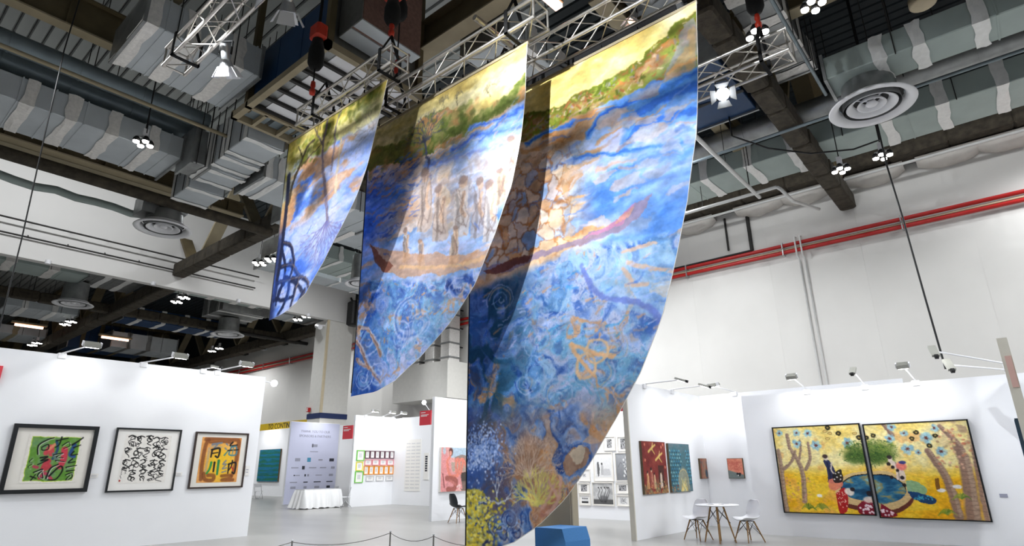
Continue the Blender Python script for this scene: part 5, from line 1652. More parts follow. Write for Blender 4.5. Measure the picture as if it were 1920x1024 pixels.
def gold_flower(cv, u, v, r, rnd):
    for k in range(9):
        a = k * .7 + rnd.random()
        cv.ell(u + r * .55 * math.cos(a) / cv.asp, v + r * .55 * math.sin(a), r * .5, r * .35, rnd.choice([(150, 196, 212), (176, 208, 214), (130, 176, 200)]), .75, .4, a, .3, k)
    cv.ell(u, v, r * .28, r * .24, (140, 80, 60), .9, .3)
    for k in range(6):
        a = k * 1.05
        cv.stroke([(u, v), (u + r * .4 * math.cos(a) / cv.asp, v + r * .4 * math.sin(a))], .005, (90, 50, 50), .8)


def gold_base(seed):
    cv = Cv(200, 205, .98)
    x, y = cv.x, cv.y
    cv.c = ramp(fbm(x * 5, y * 5, seed, 5), [(0, (222, 186, 80)), (.4, (240, 216, 130)), (.6, (240, 228, 170)), (1, (232, 200, 110))])
    cv.mix(smooth(cv.v, .42, .62), ramp(fbm(x * 3, y * 8, seed + 3, 5), [(0, (212, 140, 20)), (.4, (236, 180, 30)), (.6, (242, 204, 60)), (1, (226, 160, 40))]))
    cv.mix(smooth(fbm(x * 6, y * 6, seed + 5, 3), .6, .72) * .5, (226, 160, 90))
    return cv


def pool(cv, pts_out, pts_in, seed):
    cv.poly([(a, b + .05) for a, b in pts_out], (96, 44, 40), .95, True)
    cv.poly(pts_out, (214, 184, 130), .98, True)
    cv.poly(pts_in, (30, 26, 30), .95, True)
    c = [(a + (sum(p[0] for p in pts_in) / len(pts_in) - a) * .05, b + .012) for a, b in pts_in]
    cv2 = cv.c.copy()
    ins = cv.poly(c, (38, 80, 110), 1.0, True)
    w = ramp(fbm(cv.x * 7, cv.y * 16, seed, 4), [(0, (16, 44, 70)), (.4, (30, 84, 120)), (.55, (60, 120, 150)), (.66, (150, 140, 90)), (.8, (120, 170, 180)), (1, (220, 225, 220))])
    cv.mix(ins * 1.0, w)


def gold_left():
    rnd = random.Random(41)
    cv = gold_base(400)
    for P, w in (([(0.026,0.989),(0.025,0.748),(0.037,0.502),(0.031,0.282)], .07), ([(0.257,0.865),(0.283,0.625),(0.263,0.442),(0.178,0.254),(0.164,0.095)], .06), ([(0.063,0.502),(0.173,0.41),(0.237,0.287)], .04), ([(0.327,0.504),(0.396,0.383),(0.401,0.198)], .04), ([(0.252,0.43),(0.305,0.258),(0.307,0.164)], .03)):
        trunk(cv, P, w)
    for P, r in zip([(0.076,0.072),(0.283,0.075),(0.413,0.087),(0.262,0.206),(0.488,0.232),(0.841,0.214)], (.04, .045, .05, .05, .06, .06)):
        gold_flower(cv, *P, r, rnd)
    for p in [(0.655,0.03),(0.762,0.102),(0.976,0.159)]:
        cv.ell(*p, .03, .028, (24, 24, 20), .95, .2)
        cv.ell(*p, .014, .012, (150, 130, 70), .9, .3)
    for p in [(0.618,0.071),(0.667,0.098),(0.633,0.158),(0.939,0.11)]:
        cv.ell(*p, .026, .016, (120, 86, 30), .8, .15)
        cv.ell(*p, .02, .011, (236, 206, 130), .9, .15)
    cv.ell(*(0.922,0.334), .15, .105, (92, 116, 50), .85, .5, 0, .9, 7)
    cv.ell(*(0.925,0.381), .12, .07, (58, 88, 38), .8, .5, 0, .9, 8)
    for k in range(90):
        a = rnd.uniform(0, 6.28)
        r = rnd.random() ** .7 * .15
        c = (0.913,0.323)
        px, py = c[0] + r * 1.2 * math.cos(a) / cv.asp, c[1] + r * .9 * math.sin(a)
        for j in range(3):
            b = rnd.uniform(0, 6.28)
            cv.stroke([(px, py), (px + .03 * math.cos(b), py + .03 * math.sin(b))], .006, rnd.choice([(60, 96, 40), (84, 120, 50), (40, 74, 36), (120, 140, 60)]), .8, .6, False)
    cv.loosen(.006)
    po = [(0.617,0.77),(0.661,0.654),(0.779,0.566),(0.953,0.533),(1.117,0.534),(1.101,0.763),(1.043,0.931),(0.858,0.908),(0.698,0.866)]
    pi = [(0.682,0.729),(0.707,0.654),(0.821,0.584),(0.959,0.561),(1.111,0.567),(1.085,0.819),(0.952,0.838),(0.77,0.808)]
    pool(cv, po, pi, 420)
    # figures round the pool
    figure(cv, *(0.608,0.654), .32, (40, 44, 84), (226, 210, 190), (60, 44, 44), -.1, .95)
    cv.poly([(0.572,0.624),(0.688,0.595),(0.713,0.682),(0.623,0.741),(0.557,0.713)], (226, 130, 106), .9, True)
    cv.poly([(0.618,0.566),(0.72,0.507),(0.721,0.636),(0.626,0.654)], (30, 28, 30), .9, True)
    for p in [(0.654,0.554),(0.691,0.543),(0.665,0.595),(0.708,0.578),(0.632,0.619),(0.696,0.619)]: cv.ell(*p, .009, .008, (226, 220, 210), .95)
    cv.poly([(0.623,0.77),(0.725,0.711),(0.745,0.825),(0.708,0.968),(0.627,0.982)], (176, 30, 34), .95, True)
    for k in range(26): cv.ell(0.677 + rnd.uniform(-.045, .045), 0.856 + rnd.uniform(-.11, .11), .006, .006, (240, 190, 170), .9)
    cv.ell(*(0.768,0.756), .05, .04, (236, 222, 208), .95, .2, .4)
    cv.ell(*(0.807,0.728), .025, .022, (40, 30, 34), .95)
    cv.poly([(0.832,0.897),(0.925,0.839),(1.029,0.859),(1.008,1.003),(0.843,0.992)], (128, 20, 44), .95, True)
    cv.ell(*(0.963,0.838), .06, .035, (236, 214, 200), .9)
    cv.ell(*(0.976,0.771), .03, .03, (38, 28, 34), .95)
    for k in range(22): cv.ell(0.935 + rnd.uniform(-.09, .09), 0.933 + rnd.uniform(-.05, .05), .012, .011, (238, 214, 222), .95)
    for c in [(0.292,0.952),(0.442,0.947)]:
        for k in range(7):
            a = -2.7 + k * .4
            cv.stroke([c, (c[0] + .05 * math.cos(a), c[1] + .06 * math.sin(a)), (c[0] + .09 * math.cos(a), c[1] + .06 * math.sin(a) + .03)], .018, rnd.choice([(110, 130, 40), (140, 150, 60), (80, 110, 36)]), .9, .6)
    cv.ell(*(0.436,0.802), .03, .018, (238, 234, 226), .95)
    for k in range(30): cv.ell(rnd.uniform(.05, .4), rnd.uniform(.6, .9), .012, .01, rnd.choice([(206, 140, 130), (150, 150, 60), (226, 170, 90)]), .6, .4)
    cv.loosen(.004, 22, .10)
    return cv


def gold_right():
    rnd = random.Random(43)
    cv = gold_base(440)
    for P, w in (([(0.981,1.005),(0.987,0.756),(0.995,0.551),(1.003,0.344),(1.041,0.079)], .08), ([(0.858,0.985),(0.879,0.758),(0.891,0.551),(0.888,0.367),(0.865,0.276)], .14), ([(0.736,0.965),(0.723,0.76),(0.69,0.55),(0.625,0.399),(0.585,0.306)], .09), ([(0.273,0.127),(0.241,0.068),(0.207,-0.004)], .05), ([(0.882,0.26),(0.811,0.149),(0.744,0.052)], .06)):
        trunk(cv, P, w, (146, 116, 104))
    cv.mix(smooth(cv.u, .6, .95) * (1 - smooth(cv.v, .2, .35)) * smooth(fbm(cv.x * 12, cv.y * 12, 460), .45, .6) * .7, (180, 146, 126))
    for k in range(70): cv.ell(rnd.uniform(.66, .98), rnd.uniform(.08, .5), .014, .012, rnd.choice([(206, 130, 100), (226, 180, 150), (176, 150, 110), (240, 220, 150)]), .7, .4)
    for P, r in zip([(0.283,0.041),(0.244,0.166),(0.596,0.174),(0.398,0.284),(0.71,0.315),(0.395,0.115),(0.691,0.072),(0.493,0.32)], (.045, .05, .06, .06, .05, .04, .04, .03)):
        gold_flower(cv, *P, r, rnd)
    for p in [(0.01,0.145),(0.08,0.125),(0.514,0.109),(0.46,0.174),(0.685,0.149),(0.611,0.252)]:
        cv.ell(*p, .026, .024, (24, 24, 20), .95, .2)
        cv.ell(*p, .012, .011, (160, 140, 80), .9, .3)
    cv.ell(*(0.094,0.31), .2, .11, (96, 120, 52), .85, .5, 0, .9, 7)
    cv.ell(*(0.058,0.361), .15, .07, (58, 88, 38), .8, .5, 0, .9, 8)
    for k in range(110):
        a = rnd.uniform(0, 6.28)
        r = rnd.random() ** .7 * .17
        c = (0.078,0.31)
        px, py = c[0] + r * 1.3 * math.cos(a) / cv.asp, c[1] + r * .9 * math.sin(a)
        for j in range(3):
            b = rnd.uniform(0, 6.28)
            cv.stroke([(px, py), (px + .03 * math.cos(b), py + .03 * math.sin(b))], .006, rnd.choice([(60, 96, 40), (84, 120, 50), (40, 74, 36), (130, 150, 60)]), .8, .6, False)
    cv.loosen(.006)
    po = [(-0.024,0.514),(0.163,0.515),(0.301,0.604),(0.363,0.723),(0.309,0.821),(0.167,0.905),(0.034,0.925),(-0.043,0.911)]
    pi = [(-0.019,0.548),(0.141,0.549),(0.263,0.615),(0.305,0.713),(0.24,0.79),(0.085,0.842),(-0.001,0.827)]
    pool(cv, po, pi, 421)
    figure(cv, *(0.275,0.604), .26, (226, 208, 200), (232, 214, 200), (40, 30, 34), -.25, .9)
    cv.ell(*(0.303,0.461), .05, .045, (232, 120, 110), .9)
    cv.ell(*(0.321,0.422), .035, .018, (50, 60, 130), .9)
    for p, r in zip([(0.183,0.437),(0.218,0.471),(0.259,0.505),(0.188,0.577),(0.29,0.582),(0.295,0.659)], (.02, .018, .016, .018, .02, .02)): cv.ell(*p, r, r, (34, 26, 30), .95)
    cv.poly([(0.326,0.604),(0.432,0.631),(0.497,0.7),(0.445,0.765),(0.325,0.74)], (130, 176, 140), .9, True, .02, 3)
    cv.poly([(0.313,0.724),(0.425,0.738),(0.56,0.794),(0.535,0.847),(0.454,0.839),(0.349,0.798)], (20, 60, 110), .95, True, .02, 4)
    for k in range(24): cv.ell(0.431 + rnd.uniform(-.09, .1), 0.786 + rnd.uniform(-.025, .025), .008, .008, rnd.choice([(40, 130, 170), (80, 170, 180)]), .9)
    cv.poly([(0.031,0.854),(0.105,0.907),(0.169,0.975),(0.011,0.991)], (128, 20, 44), .95, True)
    for k in range(14): cv.ell(0.077 + rnd.uniform(-.06, .06), 0.946 + rnd.uniform(-.03, .03), .011, .01, (238, 214, 222), .95)
    for c in [(0.638,0.942),(0.796,0.785)]:
        for k in range(7):
            a = -2.9 + k * .42
            cv.stroke([c, (c[0] + .05 * math.cos(a), c[1] + .05 * math.sin(a)), (c[0] + .09 * math.cos(a), c[1] + .05 * math.sin(a) + .03)], .016, rnd.choice([(120, 150, 50), (150, 160, 70), (90, 130, 50)]), .9, .6)
    for p in [(0.778,0.671),(0.63,0.709)]: cv.ell(*p, .04, .02, (232, 232, 236), .95)
    cv.poly([(0.591,0.593),(0.631,0.583),(0.622,0.699),(0.583,0.704)], (110, 70, 30), .85)
    cv.loosen(.004, 22, .10)
    return cv


def canvas_nx(label, x, ya, yb, z0, z1, dep, cv, edge, rim=None, cat='painting', side='y'):
    """stretched canvas. side y: hangs on a wall facing -x, from ya (left) to yb (right); side x: wall facing -y, ya/yb are x values"""
    if side == 'y':
        t = thing('canvas_painting', label, cat, (x, (ya + yb) / 2, z0))
        st_ = MB().box(x - dep, x, yb, ya, z0, z1).build('stretcher', edge, t)
        flat_art('painted_face', cv, (x - dep - .003, ya - .01, z1 - .01), (0, yb - ya + .02, 0), (0, 0, z0 - z1 + .02), st_, gain=.98)
        if rim:
            e = .022
            for a in ((ya - e, ya + .005, z0, z1), (yb - .005, yb + e, z0, z1), (yb, ya, z0, z0 + e), (yb, ya, z1 - e, z1)):
                MB().box(x - dep - .012, x, a[0], a[1], a[2], a[3]).build('frame_rail', rim, t)
    else:
        t = thing('canvas_painting', label, cat, ((ya + yb) / 2, x, z0))
        st_ = MB().box(ya, yb, x - dep, x, z0, z1).build('stretcher', edge, t)
        flat_art('painted_face', cv, (ya + .004, x - dep - .003, z1 - .004), (yb - ya - .008, 0, 0), (0, 0, z0 - z1 + .008), st_, gain=.98)
    return t


canvas_nx('left half of the golden garden diptych, with tree trunks and bathers', 15.15, 4.635, 2.79, .49, 2.375, .05, gold_left(), 'frame_black', 'frame_black')
canvas_nx('right half of the golden garden diptych, with thick trunks at its right', 15.15, 2.73, .875, .45, 2.345, .05, gold_right(), 'frame_black', 'frame_black')
o = MB().box(15.138, 15.15, .55, .67, .89, .955).build('caption_card', 'print_pale')
tag(o, 'small grey caption card right of the golden diptych', 'card')
t = thing('canvas_painting', 'dark navy canvas edge-on at the right edge of the photo', 'painting', (11.2, .06, .9))
MB().box(10.35, 12.0, .06, .105, .9, 2.06).build('stretcher', 'navy_edge', t)
MB().box(10.37, 11.98, .105, .11, .92, 2.04).build('painted_face', 'unit_blue', t)
t = thing('flag_sign', 'faded pink sign on the white post end at right', 'sign', (9.96, 0, 2.4))
MB().box(9.955, 9.97, -.035, .03, 2.42, 2.82).build('panel', 'flag_faded', t)


# ---- red and blue paintings, small ones
def cv_red():
    rnd = random.Random(51)
    cv = Cv(80, 80, 1.03)
    cv.c = ramp(fbm(cv.x * 5, cv.y * 5, 500, 4), [(0, (84, 30, 28)), (.5, (124, 44, 40)), (1, (150, 74, 60))])
    cv.mix(smooth(cv.v, .62, .9) * smooth(fbm(cv.x * 10, cv.y * 8, 502), .4, .6), (130, 110, 80))
    for cu, cw in ((.42, .12), (.7, .28)):
        cv.stroke([(cu - .16, cw + .08), (cu, cw), (cu + .14, cw - .06)], .05, (222, 196, 110), .95, .3)
        cv.stroke([(cu - .02, cw + .02), (cu + .1, cw + .12)], .045, (206, 176, 96), .95, .5)
        cv.stroke([(cu, cw), (cu + .04, cw - .1)], .04, (230, 206, 130), .95, .5)
    for p in ((.12, .06), (.9, .05), (.1, .36), (.93, .5), (.82, .1)): cv.ell(*p, .03, .03, (226, 140, 110), .8)
    cv.poly([(.62, .46), (.86, .46), (.86, .92), (.62, .92)], (70, 40, 32), .9)
    for u, h, c in ((.16, .34, (206, 150, 100)), (.32, .4, (170, 90, 76)), (.44, .3, (206, 170, 130)), (.72, .34, (226, 206, 190))): figure(cv, u, .9, h, c, (226, 196, 160), (40, 24, 22), 0, .9)
    for k in range(60): cv.ell(rnd.random(), rnd.uniform(.78, 1), .02, .016, rnd.choice([(196, 130, 60), (90, 110, 84), (170, 70, 50), (216, 180, 110)]), .7)
    cv.loosen(.008, 14, .12)
    return cv


def cv_teal():
    rnd = random.Random(53)
    cv = Cv(80, 80, 1.04)
    cv.c = ramp(fbm(cv.x * 3, cv.y * 4, 510, 4), [(0, (44, 84, 96)), (.5, (70, 112, 122)), (1, (112, 120, 126))])
    for i in range(9):
        for j in range(10):
            u, v = .04 + .11 * i + (.055 if j % 2 else 0), .16 + .075 * j
            if .55 < u < .8 and v < .6: continue
            cv.ell(u, v, .034, .032, rnd.choice([(90, 170, 200), (56, 130, 170), (150, 200, 206)]), .75, .3)
            cv.ell(u, v + .02, .024, .018, (24, 56, 72), .8, .3)
    cv.ell(.6, .8, .24, .3, (150, 150, 130), .9, .15)
    cv.stroke([(.36, .95), (.38, .65), (.6, .54), (.8, .65), (.84, .95)], .02, (206, 186, 140), .9)
    for k in range(40): cv.stroke([(rnd.uniform(.42, .78), .98), (rnd.uniform(.45, .76), rnd.uniform(.7, .9))], .014, rnd.choice([(226, 196, 90), (200, 140, 70), (90, 130, 110), (236, 226, 170)]), .8, .6, False)
    for k in range(20): cv.ell(rnd.uniform(.0, .3), rnd.uniform(.86, 1), .02, .016, rnd.choice([(206, 150, 80), (120, 60, 50)]), .8)
    cv.loosen(.008, 14, .12)
    return cv


def cv_small(kind):
    rnd = random.Random(kind)
    cv = Cv(40, 44, .9)
    if kind == 1:
        cv.c = ramp(fbm(cv.x * 5, cv.y * 5, 520), [(0, (96, 50, 40)), (.5, (150, 90, 70)), (1, (60, 90, 110))])
        for a in (.2, .4, .6): cv.stroke([(a, 1), (a + .1, .5), (a + .3, 0)], .06, (226, 200, 170), .9, .4)
        cv.ell(.8, .75, .14, .2, (50, 80, 100), .9)
    else:
        cv.c = ramp(fbm(cv.x * 4, cv.y * 6, 530), [(0, (196, 100, 84)), (.5, (222, 140, 116)), (1, (236, 176, 140))])
        cv.mix(1 - smooth(cv.v - .2 * (1 - cv.u), .5, .6) * 0 - 1 + smooth(cv.v + .25 * (.5 - cv.u), .68, .74), (120, 130, 128))
        for k in range(30): cv.stroke([(rnd.random(), rnd.uniform(.1, .6)), (rnd.random(), rnd.uniform(.1, .6))], .012, (170, 60, 60), .4)
        for p in ((.6, .78), (.7, .85), (.75, .78)): cv.ell(*p, .07, .06, (30, 30, 34), .95)
        cv.ell(.64, .86, .04, .03, (236, 236, 230), .95)
    return cv


canvas_nx('red painting with golden birds, left one on the gallery booth wall', 6.97, 12.85, 14.04, .92, 2.09, .06, cv_red(), 'canvas_edge', side='x')
canvas_nx('blue-green scale patterned painting beside the red one with birds', 6.97, 14.22, 15.42, .915, 2.07, .06, cv_teal(), 'canvas_edge', side='x')
canvas_nx('small brown painting near the booth corner', 6.97, 16.06, 16.5, 1.2, 1.72, .05, cv_small(1), 'canvas_edge', side='x')
canvas_nx('small coral pink painting on the booth end wall', 16.56, 6.36, 5.94, 1.2, 1.71, .05, cv_small(2), 'canvas_edge')
t = thing('wall_socket', 'tiny white socket plate on the booth end wall', 'socket', (16.56, 5.7, .85))
MB().bevel_box(16.54, 16.56, 5.66, 5.76, .8, .92, .004).build('plate', 'white_metal', t)


# ---- pink painting
def cv_pink():
    cv = Cv(90, 92, 1.0)
    cv.c = ramp(fbm(cv.x * 4, cv.y * 4, 540, 4), [(0, (196, 120, 116)), (.5, (222, 160, 156)), (1, (236, 190, 180))])
    cv.poly([(.3, .0), (1, .0), (1, .24), (.3, .24)], (176, 200, 216), .95)
    cv.poly([(.45, .22), (.7, .16), (1, .2), (1, .35), (.45, .35)], (150, 130, 120), .9)
    cv.poly([(.35, .34), (1, .34), (1, .56), (.35, .56)], (172, 160, 146), .85, False, .05, 2)
    cv.poly([(.62, .58), (1, .56), (1, .8), (.66, .8)], (70, 66, 62), .95)
    cv.poly([(.66, .78), (1, .78), (1, 1), (.7, 1)], (120, 104, 96), .9)
    cv.poly([(0, .1), (.16, .06), (.4, .6), (.66, .58), (.74, .95), (.1, 1), (0, 1)], (222, 150, 150), .95, False, .02, 3)
    skin = (224, 134, 116)
    for P, w in (([(.2, .34), (.24, .52), (.34, .66), (.56, .64)], .08), ([(.56, .64), (.62, .42), (.58, .28), (.5, .3)], .09), ([(.52, .3), (.5, .42), (.52, .56)], .07), ([(.62, .3), (.74, .28), (.84, .4), (.98, .58)], .08), ([(.74, .28), (.72, .44), (.66, .6)], .07), ([(.2, .3), (.3, .2), (.34, .06)], .06)): cv.stroke(P, w, skin, .95)
    cv.ell(.32, .1, .07, .09, (90, 56, 50), .95)
    cv.ell(.31, .13, .045, .055, (232, 160, 140), .95)
    cv.ell(.1, .08, .05, .08, (180, 196, 206), .9)
    for P, w, c in (([(.2, .7), (.4, .72), (.52, .78), (.44, .95), (.24, .95)], .12, (150, 84, 74)), ([(.3, .75), (.5, .85)], .06, (196, 120, 110)), ([(.55, .9), (.66, .86), (.62, .95)], .04, (236, 206, 200)), ([(.06, .6), (.12, .9)], .03, (120, 60, 60))): cv.stroke(P, w, c, .8)
    cv.loosen(.008, 14, .12)
    return cv


canvas_nx('pink painting of a reclining bather, half hidden by the third banner', 14.6, 13.72, 15.05, .84, 2.2, .08, cv_pink(), 'mat_board', side='x')

# ---- red flag signs mounted on wall ends
for (x, ya, yb, z0, z1, lab) in ((13.44, 14.74, 15.28, 2.9, 3.36, 'square red flag sign on the end of the pink painting wall'), (16.74, 23.6, 24.35, 2.9, 3.5, 'square red flag sign on the end of the framed grid wall'), (12.40, 7.09, 7.5, 2.75, 3.1, 'red flag sign on the gallery wall end, mostly behind the third banner')):
    t = thing('flag_sign', lab, 'sign', (x, (ya + yb) / 2, z0), 'red booth flag signs')
    MB().box(x - .02, x + .02, ya, yb, z0, z1).build('panel', 'flag_red', t)
    h_ = z1 - z0
    for k, (a, wd) in enumerate(((.84, .4), (.68, .7), (.6, .55))):
        MB().box(x - .024, x - .02, yb - .06 - (yb - ya) * wd, yb - .06, z0 + h_ * a, z0 + h_ * (a + .05)).build('print_line', 'print_white', t)

# ---- grid of little coloured frames
FC = {'green': (112, 200, 60), 'purple': (96, 62, 76), 'pink': (226, 150, 160), 'orange': (236, 152, 40), 'yellow': (236, 226, 60), 'grey': (206, 206, 208)}
for k_, c_ in FC.items(): mat('lacquer_' + k_, c_, .5, var=.03)


def mini(label, u0, u1, v0, v1, col, y=23.47, grp=None, nm='small_frame'):
    xa, xb, zt_, zb_ = 16.93, 19.10, 2.40, .97
    x0, x1 = xa + (xb - xa) * u0, xa + (xb - xa) * u1
    z1, z0 = zt_ + (zb_ - zt_) * v0, zt_ + (zb_ - zt_) * v1
    t = thing(nm, label, 'frame', ((x0 + x1) / 2, y, z0), grp)
    e = .028
    for a in ((x0, x1, z0, z0 + e), (x0, x1, z1 - e, z1), (x0, x0 + e, z0 + e, z1 - e), (x1 - e, x1, z0 + e, z1 - e)):
        MB().box(a[0], a[1], y - .05, y, a[2], a[3]).build('frame_rail', 'lacquer_' + col, t)
    bk_ = MB().box(x0 + e, x1 - e, y - .02, y, z0 + e, z1 - e).build('backing', 'paper', t)
    MB().box(x0 + (x1 - x0) * .3, x0 + (x1 - x0) * .7, y - .022, y - .02, z0 + (z1 - z0) * .3, z0 + (z1 - z0) * .7).build('drawing', 'lacquer_grey', bk_)


nth = ('first', 'second', 'third', 'fourth', 'fifth', 'sixth')
mini('tall green frame at top left of the coloured frame grid', 0, .19, 0, .32, 'green')
mini('tall yellow frame at middle left of the coloured frame grid', 0, .17, .35, .62, 'yellow')
mini('tall green frame at bottom left of the coloured frame grid', -.01, .19, .64, .98, 'green')
for i in range(6): mini('%s dark purple frame from left in top row of frame grid' % nth[i], .21 + .131 * i, .21 + .131 * i + .118, .01, .25, 'purple')
for i in range(4): mini('%s pale pink frame from left in second row of frame grid' % nth[i], .21 + .197 * i, .21 + .197 * i + .18, .28, .46, 'pink')
for i in range(6): mini('%s orange frame from left in third row of frame grid' % nth[i], .20 + .132 * i, .20 + .132 * i + .12, .48, .74, 'orange')
for i in range(3): mini('%s pale grey frame from left in bottom row of frame grid' % nth[i], .27 + .26 * i, .27 + .26 * i + .2, .78, .94, 'grey')
# pale print columns on the side wall of that booth
t = thing('paper_drawing', 'tall faint pencil drawing on the wall right of the coloured frames', 'drawing', (19.06, 22.0, .6))
MB().box(19.045, 19.06, 21.5, 22.58, .6, 2.88).build('sheet', 'paper', t)
for k in range(14):
    for j in range(3): MB().box(19.043, 19.045, 21.56 + .34 * j, 21.84 + .34 * j, .72 + .15 * k, .76 + .15 * k).build('pencil_line', 'lacquer_grey', t)
t = thing('paper_drawing', 'narrow grey scroll print beside the pink painting wall', 'drawing', (19.06, 21.15, 1.1))
MB().box(19.03, 19.06, 20.95, 21.27, 1.1, 2.25).build('sheet', 'paper', t)
for k in range(7): MB().box(19.025, 19.03, 21.03, 21.18, 1.45 + .1 * k, 1.52 + .1 * k).build('ink_mark', 'print_dark', t)

# ---- sponsor wall
sp = bpy.data.objects['wall_sponsor']
SS = (SX1 - SX0) / 3.1
MB().box(SX0 + .01, SX1 - .01, SY - .02, SY, .02, SZ - .02).build('printed_face', 'sponsor_blue', sp)
text('lettering', 'THANK YOU TO OUR', .185 * SS, ((SX0 + SX1) / 2, SY - .025, 3.60 * SZ / 4.14), FACE_NY, 'print_pale', sp)
text('lettering', 'SPONSORS & PARTNERS', .185 * SS, ((SX0 + SX1) / 2, SY - .025, 3.36 * SZ / 4.14), FACE_NY, 'print_pale', sp)
rows = [(2.93, [(.5, .36, 'print_pale', .14), (.46, .04, 'print_dark', .2)]), (2.62, [(.5, .5, 'print_pale', .04)]),
        (2.2, [(.18, .3, 'print_pale', .16), (.41, .22, 'print_teal', .22), (.65, .26, 'print_pale', .08), (.89, .3, 'print_dark', .16)]),
        (1.8, [(.14, .42, 'print_pale', .05), (.31, .16, 'print_dark', .18), (.5, .44, 'print_pale', .05), (.72, .4, 'print_pale', .05), (.93, .24, 'print_pale', .12)]),
        (1.42, [(.14, .06, 'print_dark', .06), (.2, .3, 'print_pale', .04), (.36, .08, 'print_dark', .12), (.42, .1, 'print_pale', .12), (.64, .4, 'print_pale', .04), (.9, .26, 'print_pale', .12)]),
        (1.08, [(.14, .42, 'print_pale', .05), (.38, .26, 'print_dark', .05), (.62, .44, 'print_dark', .05), (.88, .4, 'print_dark', .05)]),
        (.82, [(.14, .3, 'print_pale', .12), (.38, .18, 'print_pale', .12), (.62, .3, 'print_pale', .1), (.86, .22, 'print_dark', .12)]),
        (.5, [(.38, .24, 'print_pale', .18), (.62, .6, 'print_pale', .05)])]
for z, items in rows:
    for f, wd, m, h_ in items:
        x = SX0 + .05 + 3.0 * SS * f
        zz, wd, h_ = z * SZ / 4.14, wd * SS, h_ * SS
        MB().box(x - wd / 2, x + wd / 2, SY - .027, SY - .02, zz - h_ / 2, zz + h_ / 2).build('logo_mark', m, sp)


# ---- teal striped painting far left
def cv_stripes():
    cv = Cv(34, 60, .87)
    b = np.floor(cv.v * 7.2 + .3 * fbm(cv.x * 3, cv.y * 3, 550))
    t_ = fbm(cv.x * 5, cv.y * 30, 551, 4)
    cv.c = ramp(t_ * .6 + .4 * ((cv.v * 7.2) % 1), [(0, (16, 70, 110)), (.35, (22, 110, 150)), (.6, (20, 96, 90)), (.8, (40, 110, 70)), (1, (20, 60, 60))])
    return cv


canvas_nx('teal and green striped painting in the far left booth', 21.5, 40.7, 38.0, .9, 2.95, .1, cv_stripes(), 'canvas_edge')


# ---- black and white prints
def cv_print(kind):
    rnd = random.Random(60 + kind)
    cv = Cv(44, 40, 1.1, (232, 232, 232))
    if kind == 0:
        cv.c = ramp(fbm(cv.x * 5, cv.y * 6, 560, 4), [(0, (150, 150, 150)), (1, (226, 226, 226))])
        cv.mix(smooth(cv.v, .74, .8) * .8, (70, 70, 70))
        for a in (.28, .42, .6, .72, .8):
            cv.stroke([(.3 + a * .4, .9), (a - .04, .6), (a + .06, .32), (a - .02, .2)], .035, (44, 44, 46), .9, .4)
            cv.ell(a, .2, .04, .04, (60, 60, 60), .9)
        cv.ell(.52, .72, .25, .14, (90, 90, 92), .7, .4, 0, .5, 3)
    elif kind == 1:
        cv.poly([(.1, .3), (.2, .25), (.26, .6), (.2, .95), (.12, .9)], (90, 90, 92), .9, True)
        figure(cv, .42, .9, .6, (190, 190, 192), (160, 160, 160), (40, 40, 40), 0, .9)
        cv.poly([(.5, .6), (.9, .6), (.95, .92), (.5, .92)], (200, 200, 202), .9, False, .05, 1)
    elif kind == 2:
        cv.c = ramp(cv.v + .2 * fbm(cv.x * 4, cv.y * 4, 561), [(0, (176, 178, 182)), (1, (130, 132, 136))])
        for k in range(9): cv.ell(.7 + rnd.uniform(-.12, .14), .15 + .085 * k, .07, .05, (236, 236, 236), .9, .3)
        for k in range(9): cv.ell(.72 + rnd.uniform(-.12, .14), .18 + .085 * k, .03, .03, (60, 60, 62), .9, .3)
        cv.stroke([(.2, .5), (.35, .35), (.5, .4)], .02, (90, 90, 92), .8)
    elif kind == 3:
        cv.c = ramp(fbm(cv.x * 7, cv.y * 7, 562 + kind, 4), [(.2, (50, 50, 52)), (.5, (140, 140, 142)), (.8, (226, 226, 226))])
    elif kind == 4:
        for k in range(5): cv.ell(.14 + .18 * k, .3, .07, .12, (40, 40, 42), .9, .4, 0, .6, k)
        cv.mix(smooth(cv.v, .68, .74), (50, 50, 52))
    else:
        for k in range(22): cv.stroke([(rnd.random(), rnd.random()) for j in range(3)], .014, (100, 100, 102), .8)
    return cv


XP = 16.9


def print_frame(label, pa, pb, kind, inner=(.2, .2)):
    (ya, za), (yb, zb_) = pa, pb
    t = thing('framed_print', label, 'picture', (XP, (ya + yb) / 2, zb_))
    e = .025
    for a in ((yb, ya, zb_, zb_ + e), (yb, ya, za - e, za), (yb, yb + e, zb_ + e, za - e), (ya - e, ya, zb_ + e, za - e)):
        MB().box(XP - .04, XP, a[0], a[1], a[2], a[3]).build('frame_rail', 'mat_board', t)
    mb = MB().box(XP - .015, XP, yb + e, ya - e, zb_ + e, za - e).build('mat_board', 'paper', t)
    iy, iz = (ya - yb) * inner[0], (za - zb_) * inner[1]
    flat_art('artwork', cv_print(kind), (XP - .018, ya - iy, za - iz), (0, yb - ya + 2 * iy, 0), (0, 0, zb_ - za + 2 * iz), mb)


def yz(p): return (p[1], p[2])


